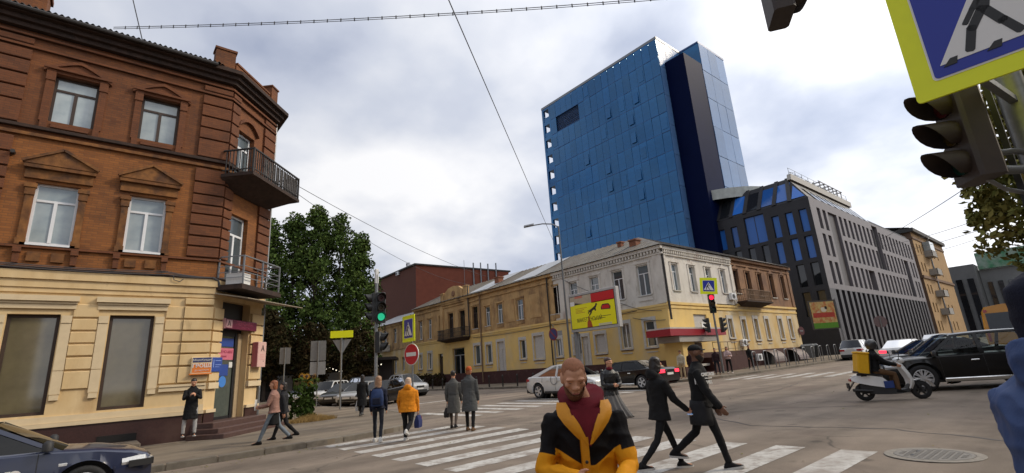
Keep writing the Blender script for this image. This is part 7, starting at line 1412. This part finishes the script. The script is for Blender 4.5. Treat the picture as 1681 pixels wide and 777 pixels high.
o = thing('no_parking_sign', 'round blue no parking sign on a thin pole left of the billboard', 'road sign', (26.2,26.6,gz(26.2,26.6)+PAVE)); pole(o,4.3,.035); m = MB(tr(-.05,0,3.6)@rz(-pi/2)); m.lathe([(.46,-.012),(.46,.01)],30,'Y'); part('red_rim', m, pmat('faded_red',(.22,.02,.03),.5), o); m = MB(tr(-.07,0,3.6)@rz(-pi/2)); m.lathe([(.38,-.006),(.38,.006)],30,'Y'); part('blue_disc', m, pmat('faded_blue',(.03,.035,.14),.5), o); m = MB(tr(-.085,0,3.6)@rz(-pi/2)@ry(pi/4)); m.box(-.38,.38,-.004,.004,-.05,.05); part('red_slash', m, pmat('faded_red',(.22,.02,.03),.5), o); plate('tow_plate', rrect(-.3,.2,3.15,3.5,.02), -.06,-.05, M_greypaint, o, rz(-pi/2)@tr(.75,0,.3))
# signal on the far right corner
o = thing('traffic_light', 'traffic light with lit red lamp before the red canopy on the far corner', 'traffic light', (33.0,17.5,gz(33,17.5)+PAVE)); pole(o,5.6,.08,.06); F_ = face_to((-.75,-.66))
signal(o, tr(0,0,4.05)@F_@tr(0,-.12,0), 3, .42, .42, 2, .26); signal(o, tr(-.28,.33,2.75)@face_to((-.66,.75))@tr(.0,-.1,0), 3, .34, .31, None, .26); signal(o, tr(.26,-.28,2.7)@face_to((.7,-.7))@tr(0,-.1,0), 3, .34, .32, None, .28)
o = thing('crossing_sign', 'yellow framed pedestrian crossing sign above the lit red traffic light', 'road sign', (32.95,17.4,gz(33,17.5)+PAVE+5.95)); crossing_sign(o, F_@tr(-.1,-.1,0)@ry(.10), 1.16, .2); m = MB(); m.cyl((.05,.1,-.9),(.05,.1,.65),.05,.05,8); part('bracket_post', m, M_steel, o)
# bollards and hoops
ORD = 'first second third fourth fifth sixth seventh eighth ninth tenth eleventh twelfth thirteenth'.split()
gl = 'bollards along the side street kerb'
bo = thing('bollard', 'slim dark bollard nearest the billboard on the kerb before the yellow wall', 'bollard', (26.0,29.0,gz(26,29)+PAVE), 0, gl); m = MB(); m.lathe([(.065,-.05),(.06,.75),(.075,.78),(.075,.84),(.055,.9),(.02,.94)],12); part('post', m, M_iron, bo, 50)
for k in range(1,10): y = 29.0+1.85*k; copy_thing(bo, (25.95,y,gz(26,y)+PAVE), None, '%s bollard from the billboard along the kerb before the yellow wall' % ORD[k])
gh = 'hooped posts along the far pavement'
hb_ = thing('pedestrian_barrier', 'grey hooped post nearest the traffic light on the far kerb', 'barrier', (34.6,16.1,gz(34.6,16.1)+PAVE), .0, gh); m = MB(); m.tube([(0,0,-.05),(0,0,1.12),(.04,.0,1.2),(.12,0,1.24),(.42,0,1.24),(.50,0,1.2)],.032,8); m.tube([(.5,0,1.2),(.53,0,1.12),(.53,0,-.05)],.032,8); part('hoop', m, M_steel, hb_, 60)
for k in range(1,13): x = 34.6+1.75*k; copy_thing(hb_, (x,16.1,gz(x,16.1)+PAVE), None, '%s grey hooped post from the traffic light along the far kerb' % ORD[k])
# fruit poster, bins, round sign back in front of the office block
o = thing('poster_board', 'colourful fruit juice poster board with green foot beside the dark office block', 'poster', (55.6,18.0,gz(55,18)+PAVE), 0); F_ = face_to((-.62,-.78)); z0 = 2.75
plate('board', rrect(-1.35,1.35,z0,z0+2.85,.05), -.02,.1, pmat('poster_frame',(.06,.05,.04),.5), o, F_)
A1 = pmat('poster_fruit',(.50,.40,.14),.5,col2=(.45,.13,.04),vscale=3.2,stain=[((.55,.50,.33),.9,2.6,.55),((.28,.03,.03),.8,3.7,.60)])
plate('picture', rrect(-1.22,1.22,z0+.62,z0+2.7,.02), -.03,-.021, A1, o, F_); plate('green_foot', rrect(-1.22,1.22,z0+.1,z0+.615,.02), -.03,-.021, pmat('poster_green',(.10,.27,.02),.5,var=.2), o, F_); plate('red_band', rrect(-1.1,1.1,z0+1.15,z0+1.62,.05), -.036,-.031, pmat('poster_red',(.45,.05,.03),.5,var=.3,vscale=3), o, F_); plate('white_figure', rrect(-.2,.35,z0+1.7,z0+2.15,.15), -.036,-.031, pmat('poster_white',(.6,.55,.42),.5), o, F_); plate('dark_figure', rrect(.2,.45,z0+1.95,z0+2.25,.1), -.040,-.037, A_k, o, F_)
m = MB(F_); m.beam((1.45,0,-.2),(1.45,0,z0+2.95),.1,.1); part('post', m, M_steel, o)
for i,(x,y) in enumerate(((53.6,19.4),(55.2,19.6))):
    o = thing('waste_bin', ('grey wheeled waste container under the fruit poster','dark waste container beside the grey one under the fruit poster')[i], 'bin', (x,y,gz(x,y)+PAVE), .3); m = MB(); m.loft([[(sx*w_,sy*d_,z_) for sx,sy in ((-1,-1),(1,-1),(1,1),(-1,1))] for z_,w_,d_ in ((.12,.5,.42),(1.2,.66,.55),(1.28,.68,.57))]); part('body', m, (M_greypaint if i else M_dgreybin) if False else pmat('bin_'+('grey','dark')[i], ((.16,.17,.17),(.05,.055,.055))[i], .5, var=.2), o, 40); m = MB(); m.loft([[(sx*.7,sy*.6,1.285) for sx,sy in ((-1,-1),(1,-1),(1,1),(-1,1))],[(sx*.6,sy*.45,1.45) for sx,sy in ((-1,-1),(1,-1),(1,1),(-1,1))]]); part('lid', m, pmat('bin_lid',(.25,.26,.26),.5), o)
o = thing('round_sign', 'back of a round sign on a leaning pole before the office block', 'road sign', (60.2,14.6,gz(60,14.6)+.0), 0); pole(o,3.6,.05); m = MB(tr(0,-.0,3.2)@face_to((.85,.5))); m.lathe([(.58,-.07),(.58,-.05)],28,'Y'); part('disc', m, pmat('sign_back_brown',(.17,.115,.115),.6,var=.2), o)
o = thing('round_sign', 'small round dark sign on the wall edge beside the fruit poster', 'road sign', (54.1,19.85,gz(54,20)+2.9), 0); m = MB(face_to((-.3,-1))); m.lathe([(.42,-.05),(.42,-.02)],24,'Y'); part('disc', m, pmat('dull_red',(.09,.02,.025),.5), o); m = MB(face_to((-.3,-1))); m.box(-.2,.2,-.06,-.05,-.06,.06); part('bar', m, M_greypaint, o)
# near right: crossing sign, its pole and signal heads against the sky
NP = (5.42,0.06); o = thing('signal_pole', 'grey steel signal pole in front of the bright sky at right edge', 'pole', (*NP,gz(*NP)+PAVE)); pole(o,6.2,.10,.09)
m = MB(); m.tube([(0,0,5.0),(-.3,.5,5.12),(-.75,1.2,5.2),(-.85,1.35,5.2)],.04,8); part('arm', m, M_steel, o, 60); m = MB(); m.tube([(.0,.0,2.66),(-.2,.12,2.64),(-.4,.28,2.66)],.035,8); m.tube([(0,0,2.55),(-.12,.1,2.46),(-.25,.2,2.5),(-.38,.3,2.62)],.018,6); m.tube([(0,-.02,2.78),(-.15,.1,2.80),(-.3,.2,2.78)],.025,6); m.beam((-.05,0,3.22),(-.85,.12,3.22),.05,.05); part('bracket', m, M_steel, o, 60); m = MB(); m.box(-.02,.12,.11,.15,2.2,3.6); part('banding', m, M_black, o)
M_tlbrown = pmat('signal_housing_brown', (.036,.023,.018), .6, var=.3)
o = thing('traffic_light', 'dark traffic light seen from the side under the large crossing sign', 'traffic light', (5.02,.36,2.77)); 
_sv = M_tlbody; M_tlbody = M_tlbrown; signal(o, face_to((-.62,.80))@tr(0,-.06,0), 3, .32, .245, None, .25, True)
o = thing('traffic_light', 'underside of a hanging traffic light at the top edge of the sky', 'traffic light', (4.50,1.24,4.56)); signal(o, face_to((.55,-.85))@tr(0,-.05,0), 3, .34, .30, None, .26); M_tlbody = _sv
o = thing('crossing_sign', 'large yellow framed blue pedestrian crossing sign at the upper right corner', 'road sign', (4.5,-.03,3.87)); crossing_sign(o, face_to((-1,-.02))@tr(0,0,.0), 1.10, .135)
# ------------------------------------------------------------------ overhead wires
def wire(label, a, b, sag, r=.012, name='overhead_wire', n=24): o = thing(name, label, 'wire', a); m = MB(tr(*(-Vector(a)))); m.tube(sagline(a,b,sag,n), r, 5); part('cable', m, M_wire, o); return o
a, b_ = (-.85,20.2,14.35), (22.0,-4.2,11.7)
o = wire('twisted cable with small clips crossing the sky from the brick building to the right', a, b_, .55, .012); m = MB(tr(*(-Vector(a)))); m.tube([tuple(Vector(p)-Vector((0,0,.07))) for p in sagline(a,b_,.55,24)],.010,5); part('second_cable', m, M_wire, o)
m = MB(tr(*(-Vector(a))))
for k in range(1,70): t = k/70; p = Vector(a).lerp(Vector(b_),t)-Vector((0,0,.55*4*t*(1-t))); m.box(p.x-.015,p.x+.015,p.y-.015,p.y+.015,p.z-.09,p.z+.03)
part('clip', m, M_wire, o, kind='stuff')
wire('thin stay wire running from the top of the sky down to the street lamp', (-.2,2.5,8.0), (26.2,25.1,9.3), .0, .011)
wire('short stay wire crossing the top left corner of the sky', (-.9,22.3,18.6), (.3,22.6,14.6), 0, .02)
wire('upper trolley wire slanting over the cross street at right', (51.0,11.5,10.2), (7.0,-2.6,4.9), .3, .013); wire('second trolley wire below the upper one at right', (72.0,16,13.2), (14.5,-1.6,4.7), .4, .013); wire('third trolley wire below the second one at right', (78.0,16,13.2), (14.6,-1.3,4.42), .4, .013); wire('lowest trolley wire at right, thinnest against the sky', (84.0,16,13.0), (17,-1.4,4.75), .4, .012)
wire('cable from the upper balcony to the far roofs behind the poplars', (6.2,24.6,11.6), (31.4,41.5,11.4), .5, .016); wire('second cable sagging below the first behind the poplars', (6.2,24.6,11.3), (31.4,44.5,11.0), 1.0, .014)
# ------------------------------------------------------------------ trees and plants
def leafmat(name, c, c2, c3):
    m = pmat(name, c, .9, col2=c2, vscale=.7, stain=[(c3,.6,1.6,.55)], spec=.08); b = m.node_tree.nodes['Principled BSDF']; b.inputs['Subsurface Weight'].default_value = 0
    return m
L_pop = leafmat('poplar_leaf', (.055,.092,.024), (.085,.122,.030), (.032,.058,.016)); L_aut = leafmat('autumn_leaf', (.20,.175,.05), (.12,.14,.038), (.28,.19,.06)); L_brn = leafmat('russet_leaf', (.034,.022,.010), (.022,.024,.009), (.05,.028,.011)); L_sun = leafmat('sunflower_leaf', (.04,.065,.014), (.028,.05,.012), (.065,.08,.02))
M_bark = pmat('bark', (.055,.042,.032), .95, var=.4, vscale=6, bump=.5, bscale=20, stretch=(1,1,.3))
def leaves(mb, c, rad, n, size, rng):
    for _ in range(n):
        while True:
            p = Vector((rng.uniform(-1,1),rng.uniform(-1,1),rng.uniform(-1,1)))
            if .05 < p.length < 1: break
        p = p*(p.length**-.35); p = Vector((p.x*rad[0],p.y*rad[1],p.z*rad[2]))+c
        a = Vector((rng.gauss(0,1),rng.gauss(0,1),rng.gauss(0,1))).normalized(); b_ = a.orthogonal().normalized(); b_ = (Matrix.Rotation(rng.uniform(0,6.28),3,a)@b_); d = a.cross(b_); s_ = size*rng.uniform(.6,1.3)
        mb.v += [p-b_*s_, p+d*s_*.55, p+b_*s_, p-d*s_*.55]; k = len(mb.v)-4; mb.f.append((k,k+1,k+2,k+3)); mb.mi.append(0)
def tree(name, label, x, y, h, crown, n_clump, n_leaf, leaf, mat, group=None, tr_=.22, cz0=.18, seed=0, clump=.9, lean=(0,0), z=None):
    rng = random.Random(seed); o = thing(name, label, 'tree', (x,y,gz(x,y) if z is None else z), 0, group); m = MB(); top = Vector((lean[0],lean[1],h*.86)); m.tube([(0,0,-.2),(lean[0]*.1,lean[1]*.1,h*.2),(lean[0]*.5,lean[1]*.5,h*.5),tuple(top)],[tr_*1.3,tr_,tr_*.6,tr_*.12],10); part('trunk', m, M_bark, o, 60)
    cm = MB(); lm = MB()
    for k in range(n_clump):
        t = rng.random(); u = cz0+(1-cz0)*t; w = crown(t); a = rng.uniform(0,2*pi); r_ = w*(rng.random()**.42)
        c = Vector((lean[0]*u+r_*cos(a), lean[1]*u+r_*sin(a), h*u)); s_ = clump*rng.uniform(.55,1.25)
        leaves(cm, c, (s_,s_,s_*1.15), n_leaf, leaf, rng)
        if k % 3 == 0: base = Vector((lean[0]*u*.8,lean[1]*u*.8,max(h*(u-.16),h*cz0*.8))); lm.tube([tuple(base),tuple(base.lerp(c,.55)+Vector((0,0,-.15))),tuple(c)],[tr_*.28*(1-t*.7),tr_*.16,tr_*.05],5)
    part('limb', lm, M_bark, o, 60); cr = part('crown', cm, mat, o); return o
gp_ = 'poplars at the end of the side street'
prof = lambda w: (lambda t: w*(.55+.75*sin(pi*min(1,t*.86+.10))**.8)*(1-.62*max(0,t-.55)/.45))
for i,(x,y,h,w,lab) in enumerate([(14.6,62.0,20.6,2.4,'leftmost tall poplar beside the balcony of the brick building'),(17.2,61.0,21.2,2.3,'second tall poplar from the brick building'),(19.4,59.6,22.6,2.3,'tallest poplar with pointed top in the middle of the clump'),(22.0,58.6,21.2,2.3,'poplar right of the tallest one in the clump'),(24.1,57.6,18.6,2.0,'rightmost shorter poplar leaning over the street lamp')]):
    tree('poplar_tree', lab, x, y, h, prof(w), 125, 105, .20, L_pop, gp_, .3, .10, 40+i, .95)
tree('small_tree', 'russet leaved low tree under the poplars behind the parked cars', 17.5, 53.5, 7.2, lambda t: 2.6*sin(pi*min(1,.15+.8*t)), 60, 60, .2, L_brn, 'low trees under the poplars', .15, .3, 51, .8); tree('small_tree', 'dark leaved low tree right of the russet one behind the cars', 21.5, 52.0, 6.5, lambda t: 2.2*sin(pi*min(1,.15+.8*t)), 50, 60, .2, L_brn, 'low trees under the poplars', .15, .35, 52, .8); tree('small_tree', 'dark leaved low tree nearest the brick building corner', 13.5, 55.5, 8.5, lambda t: 3.0*sin(pi*min(1,.15+.8*t)), 70, 60, .2, L_brn, 'low trees under the poplars', .15, .3, 53, .9)
tree('roadside_tree', 'thin leaved autumn tree reaching in from the right edge', 24.6, -1.7, 10.9, lambda t: 4.5*sin(pi*min(1,.12+.8*t)), 380, 80, .135, L_aut, None, .22, .22, 60, .62)
# dark cafe with string lights under the trees
CAF = thing('cafe_pavilion', 'dark cafe pavilion with string lights under the poplars', 'pavilion', (19,56.5,gz(19,56)+PAVE), atan2(-4.6,8.0)); M_cafe = pmat('cafe_dark_wood',(.020,.013,.010),.7,var=.4); m = MB(); m.box(-9,8,0,4,0,3.4); part('walls', m, M_cafe, CAF); m = MB(); m.box(-9.5,8.5,-1.6,4.4,3.4,3.7); part('roof', m, M_cafe, CAF)
for k in range(6): m = MB(); m.box(-8.2+k*2.6,-6.4+k*2.6,-.06,-.01,.9,2.6); part('window', m, M_glass_dark, CAF)
for x in (-4.0,1.0): m = MB(); m.box(x,x+1.6,-.3,-.07,.1,2.4); part('white_panel', m, M_greypaint, CAF)
sl = thing('string_lights', 'string of small white bulbs hanging before the dark cafe', 'lights', (19,54.6,gz(19,54)+3.1), atan2(-4.6,8.0)); m = MB(); pts = [(-2+8*k/24, 0, -.45*sin(pi*((k/8)%1))) for k in range(25)]; m.tube(pts,.012,4); part('cable', m, M_wire, sl)
bm2 = MB(); bm2.ell((0,0,-.06),(.055,.055,.07),8,6); bme_ = mesh_from('bulb', bm2, pmat('bulb',(.8,.75,.6),.4,emit=((1,.9,.7),1.4)), None, 180)
for p in pts: q = link('bulb', bme_, sl); q.location = p
# sunflowers and dry grass at the corner of the brick building
rng = random.Random(5); SF = thing('sunflower_bush', 'leafy sunflower clump with yellow heads at the corner of the brick building', 'plant', (6.75,21.9,gz(6.7,21.9)+PAVE)); m = MB(); lf = MB(); heads = []
for k in range(15):
    x,y,h = rng.uniform(-.6,.65),rng.uniform(-.4,.4),rng.uniform(.8,1.75) if k > 4 else rng.uniform(1.45,1.85); q = [(x*.7,y*.7,0),(x*.85,y*.85,h*.5),(x+rng.uniform(-.1,.1),y,h)]; m.tube(q,.014,5); heads.append(q[-1])
    for j in range(9):
        t = rng.uniform(.12,.95); c = Vector(q[0]).lerp(Vector(q[2]),t); leaves(lf, c+Vector((rng.uniform(-.15,.15),rng.uniform(-.15,.15),0)), (.14,.14,.1), 4, .12, rng)
part('stem', m, L_sun, SF); part('foliage', lf, L_sun, SF)
M_petal = pmat('petal', (.62,.30,.012), .6); M_disk = pmat('seed_disk', (.05,.025,.01), .8)
for k in range(5):
    c = heads[k]; M_ = Matrix.Translation(c)@rz(rng.uniform(-2.8,-1.6)+pi/2+pi)@rx(rng.uniform(.0,.3)); m = MB(M_)
    for j in range(14): a = 2*pi*j/14; m.add([(.06*cos(a-.2),0,.06*sin(a-.2)),(.155*cos(a),-.02,.155*sin(a)),(.06*cos(a+.2),0,.06*sin(a+.2))],[(0,1,2)])
    hd = part('flower_head', m, M_petal, SF); m = MB(M_); m.lathe([(.07,-.02),(.07,.01),(.02,.03)],12,'Y'); part('seed_disk', m, M_disk, hd)
DG = thing('dry_grass_clump', 'low mound of dry straw coloured grass beside the sunflowers', 'plant', (7.1,21.35,gz(7,21.3)+PAVE)); m = MB()
for k in range(1500): a = rng.uniform(0,2*pi); r_ = rng.random()**.6; x,y = .95*r_*cos(a),.42*r_*sin(a); hgt = .34*(1-r_*.6)*rng.uniform(.6,1.2); dx,dy = rng.uniform(-.15,.15),rng.uniform(-.15,.15); m.add([(x-.008,y,0),(x+.008,y,0),(x+dx,y+dy,hgt)],[(0,1,2)])
part('blades', m, pmat('straw',(.30,.19,.06),.9,var=.3,vscale=9), DG, kind='stuff')
# low planting at the foot of the old buildings, kerb nose with worn red paint
for i,(x,y) in enumerate(((30.4,52.6),(30.3,54.4),(30.4,49.9))):
    o = thing('shrub', ('small russet shrub at the foot of the old building, farther','russet shrub at the foot of the old building, farthest left','small russet shrub nearest the shop door of the old building')[i], 'shrub', (x,y,gz(x,y)+PAVE)); m = MB(); leaves(m, Vector((0,0,.75)), (.8,.8,.8), 500, .1, rng); part('foliage', m, L_brn, o); m = MB(); m.tube([(0,0,-.1),(0,0,.8)],.04,6); part('stem', m, M_bark, o)
# litter: fallen leaves on the asphalt
m = MB()
for k in range(260):
    x,y = rng.uniform(3.5,30),rng.uniform(1.5,16)
    if k%2: x,y = rng.uniform(-2,9),rng.uniform(13.2,13.9)
    s_ = rng.uniform(.015,.04); a = rng.uniform(0,6.28); m.add([(x+s_*cos(a+q)*(1 if j%2 else .6),y+s_*sin(a+q)*(1 if j%2 else .6),gz(x,y)+.008+.004*j) for j,q in enumerate((0,1.6,3.1,4.7))],[(0,1,2,3)])
lo = struct('fallen_leaves', m, L_aut); lo['kind'] = 'stuff'
